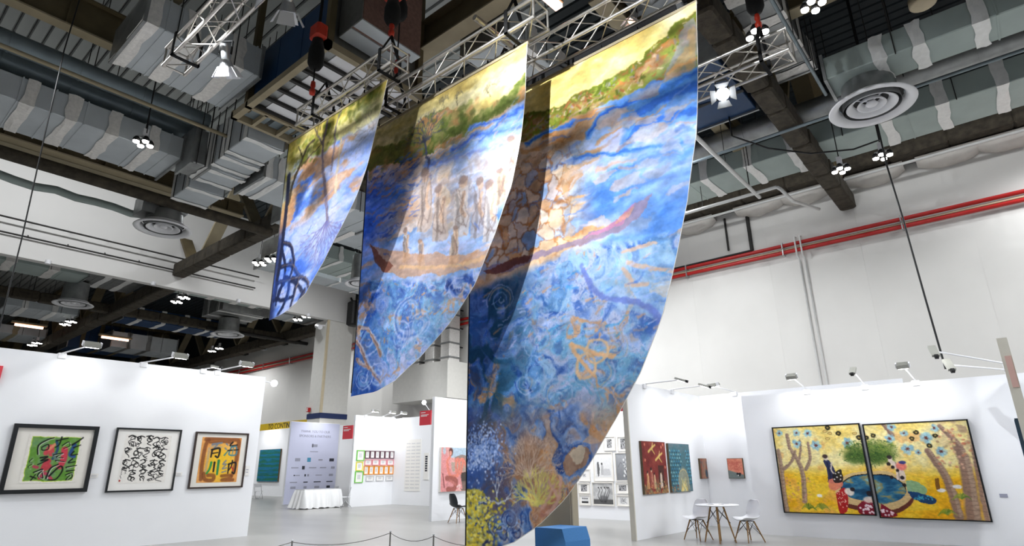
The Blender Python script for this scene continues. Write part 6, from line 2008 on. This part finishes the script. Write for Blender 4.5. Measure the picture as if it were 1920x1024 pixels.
PF = [('small framed print at top of the print wall, left of the top pair', (16.900,10.417,2.454), (16.900,9.981,2.017), 3, (.3, .2)),
      ('small framed print at top of the print wall, beside the wall end', (16.900,9.911,2.433), (16.900,9.512,1.989), 3, (.28, .15)),
      ('large framed print with two pale figures on the print wall', (16.900,10.830,1.975), (16.900,10.107,1.104), 1, (.1, .15)),
      ('large grey framed print with white blossoms on the print wall', (16.900,10.024,1.955), (16.900,9.549,1.106), 2, (.03, .04)),
      ('empty-looking white framed print left of the two pale figures', (16.900,11.434,1.476), (16.900,10.965,1.101), 5, (.35, .35)),
      ('small framed print left of the writhing black plant print, upper', (16.900,11.456,1.067), (16.900,11.008,0.735), 3, (.25, .2)),
      ('small framed print left of the writhing black plant print, lower', (16.900,11.435,0.712), (16.900,10.990,0.389), 4, (.22, .2)),
      ('large framed print of writhing black plants, centre of the print wall', (16.900,10.926,1.085), (16.900,10.142,0.396), 0, (.05, .06)),
      ('small framed print right of the writhing black plant print, upper', (16.900,10.053,1.073), (16.900,9.596,0.756), 3, (.22, .25)),
      ('small framed print right of the writhing black plant print, lower', (16.900,10.061,0.718), (16.900,9.590,0.396), 5, (.22, .2)),
      ('small framed print at far left of the bottom row on print wall', (16.900,11.936,0.704), (16.900,11.515,0.391), 4, (.25, .2))]
for lab, a, b, k, inn in PF: print_frame(lab, yz(a), yz(b), k, inn)

# ---- arm spotlights clamped to the wall tops


def arm_light(label, foot, head, aim, louvred=False, power=0, sz=1.0):
    t = thing('arm_spotlight', label, 'lamp', foot)
    f, h = Vector(foot), Vector(head)
    MB().tube([f - Vector((0, 0, .1)), f + Vector((0, 0, .03)), h], .016, 6).build('arm', 'white_metal', t)
    MB().bevel_box(f.x - .075, f.x + .075, f.y - .075, f.y + .075, f.z - .09, f.z + .03, .01).build('clamp', 'white_metal', t)
    d = (Vector(aim) - h).normalized()
    u = d.cross(Vector((0, 0, 1))).normalized()
    v = u.cross(d).normalized()
    if louvred:
        hd = MB().obox(h, u * .15 * sz, v * .11 * sz, d * .03).build('lamp_head', 'arm_grey', t)
        for k in range(5):
            MB().obox(h - d * .04 + v * (-.09 + .045 * k) * sz, u * .14 * sz, v * .008, d * .015).build('cooling_fin', 'arm_grey', hd)
        for s in (-1, 1): MB().obox(h - d * .02 + u * .16 * s * sz, u * .012, v * .05 * sz, d * .05).build('bracket', 'white_metal', hd)
    else:
        hd = MB().obox(h + u * 0, u * .06, v * .14, d * .025).build('lamp_head', 'arm_grey', t)
        MB().obox(h - v * .16, u * .03, v * .03, d * .03).build('knuckle', 'black', hd)
    MB().obox(h + d * .035, u * .05 if not louvred else u * .12 * sz, v * .1 * sz, d * .004).build('lens', 'arm_lamp', hd)
    if power:
        lamp('SPOT', 'arm_and_fill_beam', h + d * .05, power, (1, 1, 1), aim, spot_size=math.radians(140), spot_blend=.9, shadow_soft_size=.025)


for i, (fx, hx, lab) in enumerate(((3.42, 3.72, 'louvred arm spotlight above the green calligraphy'), (5.0, 5.47, 'louvred arm spotlight above the black ink calligraphy'), (6.7, 7.05, 'louvred arm spotlight above the orange calligraphy'))):
    arm_light(lab, (fx, YL + .05, 3.92), (hx, YL - .75, 4.06), (hx, YL, 2.3), True, 7)
arm_light('arm spotlight with bare bracket between second and third on left wall', (6.35, YL + .05, 3.92), (6.5, YL - .35, 3.98), (6.4, YL, 2.2), False, 0)
lamp('SPOT', 'arm_and_fill_beam', (1.4, YL - .75, 4.06), 7, (1, 1, 1), (1.5, YL, 2.3), spot_size=math.radians(140), spot_blend=.9, shadow_soft_size=.025)  # unseen extra beam with no fixture, brightening the wall's left end
t = thing('arm_spotlight', 'bright bare arm spotlight at right end of the left booth wall', 'lamp', (7.9, YL, 3.8))
e = (8.382,15.600,3.819)
MB().tube([(7.95, YL + .06, e[2]), e], .016, 6).build('arm', 'white_metal', t)
MB().lathe([(.001, -.09), (.06, -.07), (.09, 0), (.06, .07), (.001, .09)], e, 14).build('lens', 'lamp_spot', t)
for i, (y, hy, lab) in enumerate(((3.75, 3.84, 'leftmost arm spotlight above the golden diptych'), (2.55, 2.6, 'second arm spotlight from left above the golden diptych'), (1.6, 1.68, 'third arm spotlight from left above the golden diptych'))):
    arm_light(lab, (15.2, y, 3.16), (14.45, hy, 3.42), (15.15, hy, 2.3), i != 1, 15, .72)
a, b = (13.000,0.987,3.419), (13.000,0.829,3.179)
arm_light('upper long-armed white spotlight at right, reaching left from the post', (13.0, .02, 3.06), (12.9, a[1], a[2]), (15.1, 1.6, 1.2), False, 0)
arm_light('lower long-armed white spotlight at right, reaching left from the post', (13.9, .02, 3.06), (13.1, b[1], b[2]), (15.1, 1.6, 1.2), False, 0)
for p, q, lab, pw in (((13.311,6.970,3.529), (13.757,6.200,3.523), 'left arm spotlight over the red painting with birds', 20), ((14.825,6.970,3.513), (15.151,6.200,3.514), 'second arm spotlight over the blue-green scale painting', 20)):
    arm_light(lab, (p[0], 7.0, 3.42), q, (q[0], 6.97, 1.4), False, pw)
arm_light('arm spotlight reaching over the booth end wall', (16.6, 5.95, 3.42), (16.0, 6.3, 3.6), (16.5, 6.1, 1.5), True, 12)
for x, y, lab in ((17.3, 22.9, 'first arm spotlight over the coloured frame grid'), (18.3, 22.9, 'second arm spotlight over the coloured frame grid'), (18.9, 22.8, 'third arm spotlight over the coloured frame grid')):
    arm_light(lab, (x, 23.5, 3.95), (x + .1, y, 4.12), (x, 23.4, 1.6), True, 20)
t = thing('arm_spotlight', 'bright bare spotlight left of the pink painting wall top', 'lamp', (19.1, 20.9, 3.9))
e = (18.700,21.026,4.465)
MB().tube([(19.1, e[1] - .2, 3.88), e], .016, 6).build('arm', 'white_metal', t)
MB().lathe([(.001, -.1), (.07, -.08), (.1, 0), (.07, .08), (.001, .1)], e, 14).build('lens', 'lamp_spot', t)
lamp('SPOT', 'arm_and_fill_beam', (14.6, 13.4, 4.2), 45, (1, 1, 1), (14.6, 14.6, 1.6), spot_size=math.radians(120), spot_blend=.8, shadow_soft_size=.1)  # this and the next three: added lights without fixtures, brightening booth walls
lamp('SPOT', 'arm_and_fill_beam', (15.4, 10.6, 4.2), 130, (1, 1, 1), (16.9, 10.6, 1.6), spot_size=math.radians(130), spot_blend=.8, shadow_soft_size=.1)
lamp('SPOT', 'arm_and_fill_beam', (17.4, 26.4, 4.4), 60, (1, 1, 1), (17.4, 27.7, 2.0), spot_size=math.radians(120), spot_blend=.8, shadow_soft_size=.1)
lamp('SPOT', 'arm_and_fill_beam', (19.8, 39.5, 4.8), 110, (1, 1, 1), (21.5, 39.5, 2.0), spot_size=math.radians(130), spot_blend=.8, shadow_soft_size=.1)

# ================================================================ FURNITURE


def shell_chair(label, x, y, rz, shell='shell_white', leg='wood_leg'):
    t = thing('shell_chair', label, 'chair', (x, y, 0))
    # side profile of the moulded shell: front lip, seat, sweep up the back (local: front is -y)
    prof = [(-.235, .425), (-.20, .445), (-.10, .435), (.02, .425), (.12, .435), (.175, .475), (.20, .54), (.225, .63), (.25, .72), (.27, .80), (.275, .825)]
    half = [.19, .215, .225, .23, .225, .22, .22, .215, .20, .16, .10]
    vs, fs, n = [], [], 9
    for (py, pz), hw in zip(prof, half):
        for k in range(n):
            s = -1 + 2 * k / (n - 1)
            e = abs(s) ** 2.4
            seat = 1 if pz < .5 else 0
            vs.append((s * hw, py - (0 if seat else .055 * e), pz + (.055 * e if seat else 0)))
    for i in range(len(prof) - 1):
        for k in range(n - 1):
            fs.append((i * n + k, i * n + k + 1, i * n + n + k + 1, i * n + n + k))
    me = bpy.data.meshes.new('shell')
    me.from_pydata(vs, [], fs)
    me.polygons.foreach_set('use_smooth', [True] * len(fs))
    me.materials.append(MATS[shell])
    o = bpy.data.objects.new('shell', me)
    C.objects.link(o)
    o.parent = t
    sd = o.modifiers.new('thickness', 'SOLIDIFY')
    sd.thickness = .012
    sb = o.modifiers.new('soft', 'SUBSURF')
    sb.levels = sb.render_levels = 1

    def part(name, mb, m):
        me = bpy.data.meshes.new(name)
        me.from_pydata(mb.v, [], mb.f)
        me.polygons.foreach_set('use_smooth', mb.sm)
        me.materials.append(MATS[m])
        p = bpy.data.objects.new(name, me)
        C.objects.link(p)
        p.parent = t
    top, bot = .405, 0
    for sx in (-1, 1):
        for sy in (-1, 1):
            part('leg', MB().tube([(sx * .10, sy * .09 - .01, top), (sx * .22, sy * .21, bot)], .016, 8, .011), leg)
    b = MB()
    for sx in (-1, 1):
        b.tube([(sx * .10, -.10, top), (sx * .185, .165, .13)], .005, 5).tube([(sx * .10, .08, top), (sx * .185, -.175, .13)], .005, 5)
    for sy in (-1, 1):
        b.tube([(-.10, sy * .09, top), (.16, sy * .15, .2)], .005, 5).tube([(.10, sy * .09, top), (-.16, sy * .15, .2)], .005, 5)
    b.tube([(-.11, -.1, top), (.11, -.1, top), (.11, .08, top), (-.11, .08, top), (-.11, -.1, top)], .007, 5)
    part('wire_brace', b, 'wire_dark')
    t.rotation_euler = (0, 0, rz)
    return t


def round_table(label, x, y, r, h, topm='shell_white', legs=True):
    t = thing('round_table', label, 'table', (x, y, 0))
    MB().lathe([(.001, h - .025), (r - .03, h - .022), (r, h - .008), (r, h), (r - .01, h + .004), (.001, h + .004)], (x, y, 0), 40).build('tabletop', topm, t)
    for k in range(4):
        a = .35 + k * PI / 2
        ca, sa = math.cos(a), math.sin(a)
        MB().tube([(x + .13 * ca, y + .13 * sa, h - .04), (x + .31 * ca, y + .31 * sa, 0)], .02, 10, .014).build('leg', 'wood_leg', t)
    b = MB()
    for k in range(4):
        a, c = .35 + k * PI / 2, .35 + (k + 1) * PI / 2
        b.tube([(x + .15 * math.cos(a), y + .15 * math.sin(a), h - .08), (x + .24 * math.cos(c), y + .24 * math.sin(c), h - .36)], .006, 5)
        b.tube([(x + .15 * math.cos(c), y + .15 * math.sin(c), h - .08), (x + .24 * math.cos(a), y + .24 * math.sin(a), h - .36)], .006, 5)
    b.build('wire_brace', 'wire_dark', t)
    return t


TX, TY = 13.15, 5.40
round_table('small round white table with wooden legs before the gallery booth', TX, TY, .45, .735)
shell_chair('white shell chair with wooden legs left of the round white table', TX + .18, TY + .56, 1.30 + PI, )
shell_chair('white shell chair with wooden legs right of the round white table', TX + .42, TY - .46, -.55 + PI / 2 - PI)
for x, y, a, lab in ((TX - .12, TY + .08, .3, 'open white leaflet on the left of the round white table'), (TX + .1, TY - .14, -.4, 'white leaflet on the right of the round white table')):
    c, s = math.cos(a), math.sin(a)
    o = MB().obox((x, y, .745), (c * .105, s * .105, 0), (-s * .075, c * .075, 0), (0, 0, .005)).build('leaflet', 'paper')
    MB().obox((x, y, .7515), (c * .08, s * .08, 0), (-s * .05, c * .05, 0), (0, 0, .001)).build('printed_cover', 'print_pale', o)
    tag(o, lab, 'leaflet')
# black chair and table peeping out beside the third banner
shell_chair('black shell chair with wooden legs beside the third banner edge', 13.62, 13.62, -1.75 + PI, 'shell_black')
round_table('round dark table mostly hidden by the third banner', 14.1, 13.1, .42, .735, 'shell_black')

# table under a white cloth
t = thing('clothed_table', 'long table under a floor-length white cloth in front of the sponsor wall', 'table', (15.6, 24.25, 0))
x0, x1, y0, y1, h = 14.75, 16.55, 23.9, 24.65, .77
MB().box(x0 + .03, x1 - .03, y0 + .03, y1 - .03, h - .03, h - .006).build('tabletop', 'white_metal', t)
for x in (x0 + .15, x1 - .15):
    for y in (y0 + .1, y1 - .1): MB().tube([(x, y, h - .03), (x, y, 0)], .018, 6).build('leg', 'steel_bright', t)
per = []
N = 120
L = 2 * (x1 - x0) + 2 * (y1 - y0)
for k in range(N):
    d = L * k / N
    if d < x1 - x0: per.append((x0 + d, y0, 0, -1))
    elif d < x1 - x0 + y1 - y0: per.append((x1, y0 + d - (x1 - x0), 1, 0))
    elif d < 2 * (x1 - x0) + y1 - y0: per.append((x1 - (d - (x1 - x0) - (y1 - y0)), y1, 0, 1))
    else: per.append((x0, y1 - (d - 2 * (x1 - x0) - (y1 - y0)), -1, 0))
vs, fs = [], []
for j, (zz, fl) in enumerate(((h, 0), (h - .03, .01), (.55, .05), (.3, .09), (.03, .13))):
    for k, (px, py, nx, ny) in enumerate(per):
        wv = fl * (1 + .55 * math.sin(k * 1.05) + .35 * math.sin(k * .37 + 1))
        cxn, cyn = px - (x0 + x1) / 2, py - (y0 + y1) / 2
        vs.append((px + nx * wv + cxn * .05 * (j / 4), py + ny * wv + cyn * .1 * (j / 4), zz + (.02 * math.sin(k * .8) if j == 4 else 0)))
for j in range(4):
    for k in range(N): fs.append((j * N + k, j * N + (k + 1) % N, (j + 1) * N + (k + 1) % N, (j + 1) * N + k))
fs.append(tuple(range(N)))
o = MB().add(vs, fs, True).build('white_tablecloth', 'cloth_white')
tag(o, 'floor-length gathered white tablecloth on the long table by the sponsor wall', 'tablecloth')


def folding_chair(label, x, y, rz):
    t = thing('folding_chair', label, 'chair', (x, y, 0))

    def part(name, mb, m):
        me = bpy.data.meshes.new(name)
        me.from_pydata(mb.v, [], mb.f)
        me.polygons.foreach_set('use_smooth', mb.sm)
        me.materials.append(MATS[m])
        p = bpy.data.objects.new(name, me)
        C.objects.link(p)
        p.parent = t
    for s in (-1, 1):
        part('leg', MB().tube([(s * .21, -.22, 0), (s * .21, .04, .46), (s * .21, .17, .84)], .013, 7), 'steel_bright')
        part('leg', MB().tube([(s * .19, .24, 0), (s * .19, -.15, .44)], .013, 7), 'steel_bright')
    part('foot_bar', MB().tube([(-.21, -.2, .04), (.21, -.2, .04)], .01, 6), 'steel_bright')
    part('foot_bar', MB().tube([(-.19, .22, .04), (.19, .22, .04)], .01, 6), 'steel_bright')
    part('seat', MB().bevel_box(-.2, .2, -.2, .18, .43, .455, .01), 'shell_white')
    part('backrest', MB().obox((0, .15, .76), (.21, 0, 0), (0, .03, .1), (0, .01, -.003)), 'shell_white')
    t.rotation_euler = (0, 0, rz)


folding_chair('white folding chair at the right end of the clothed table', 16.2, 22.95, -2.2)
folding_chair('white folding chair behind the clothed table', 16.85, 24.95, -2.6)
folding_chair('white folding chair at the left, half behind the left booth wall', 18.9, 35.6, 2.2)

# barrier posts and rope round the hangings
P3 = [(5.395,8.958,0.500), (7.151,8.789,0.500), (7.206,7.758,0.500)]
P4 = [(P3[0][0] - 2.0, P3[0][1] + .15, .5), *P3, (7.3, 6.4, .5)]
for p, lab in zip(P3, ('slim steel barrier post, leftmost of the three at bottom edge', 'slim steel barrier post at the corner of the roped area', 'slim steel barrier post nearest the third banner')):
    t = thing('barrier_post', lab, 'post', (p[0], p[1], 0), 'barrier posts')
    MB().lathe([(.001, 0), (.14, 0), (.14, .015), (.02, .03), (.001, .03)], (p[0], p[1], 0), 20).build('base', 'rope_grey', t)
    MB().tube([(p[0], p[1], .02), (p[0], p[1], .5)], .013, 10).build('pole', 'rope_grey', t)
    MB().lathe([(.001, 0), (.017, .0), (.017, .02), (.001, .024)], (p[0], p[1], .49), 12).build('cap', 'steel_bright', t)
pts = []
for a, b in zip(P4[:-1], P4[1:]):
    for k in range(8):
        f = k / 8
        pts.append((a[0] + (b[0] - a[0]) * f, a[1] + (b[1] - a[1]) * f, .478 - .10 * 4 * f * (1 - f)))
o = MB().tube(pts, .006, 6).build('barrier_rope', 'rope_grey')
tag(o, 'thin grey rope looping between the barrier posts', 'rope')

# blue block and olive wheeled cabinet behind the foot of the third banner
bx = 7.55
t = thing('blue_block', 'chunky blue sloped block at the foot of the third banner', 'block', (bx, 5.75, 0))
v = [(7.550,5.928,0.673), (7.550,5.438,0.702), (7.750,5.381,0.519)]
yl_, yr_, zt_ = v[0][1], v[1][1], v[0][2]
sec = [(yl_, .08), (yl_, zt_), (yr_, zt_), (v[2][1], v[2][2] - .02), (v[2][1], .08)]
MB().prism([(bx, a, b) for a, b in sec], (.55, -.06, 0)).build('body', 'block_blue', t)
for y in (yl_ - .08, v[2][1] + .08):
    for x in (bx + .1, bx + .45):
        MB().tube([(x, y - .02, .04), (x, y + .02, .04)], .04, 12).build('caster', 'rubber', t)
ca, cb = (8.400,5.829,1.284), (8.400,6.609,1.281)
t = thing('wheeled_cabinet', 'tall olive-grey wheeled cabinet behind the blue block', 'cabinet', (8.8, (ca[1] + cb[1]) / 2, 0))
MB().bevel_box(8.4, 8.58, ca[1], cb[1], .14, ca[2] + .25, .012).build('body', 'cart_olive', t)
MB().box(8.385, 8.4, ca[1] + .03, cb[1] - .03, .2, ca[2] + .2).build('door', 'cart_olive', t)
for y in (ca[1] + .08, cb[1] - .08):
    for x in (8.44, 8.54):
        MB().tube([(x, y - .02, .06), (x, y + .02, .06)], .06, 12).build('caster', 'rubber', t)
        MB().box(x - .03, x + .03, y - .03, y + .03, .08, .14).build('caster_fork', 'black', t)
pts = [(7.9, 6.35, .06), (7.85, 6.25, .16), (7.95, 6.15, .2), (8.05, 6.05, .12), (8.1, 5.95, .05), (8.3, 5.9, .03)]
o = MB().tube(pts, .035, 8).build('cable_coil', 'rubber')
tag(o, 'black cable bundle on the floor beside the blue block', 'cable')
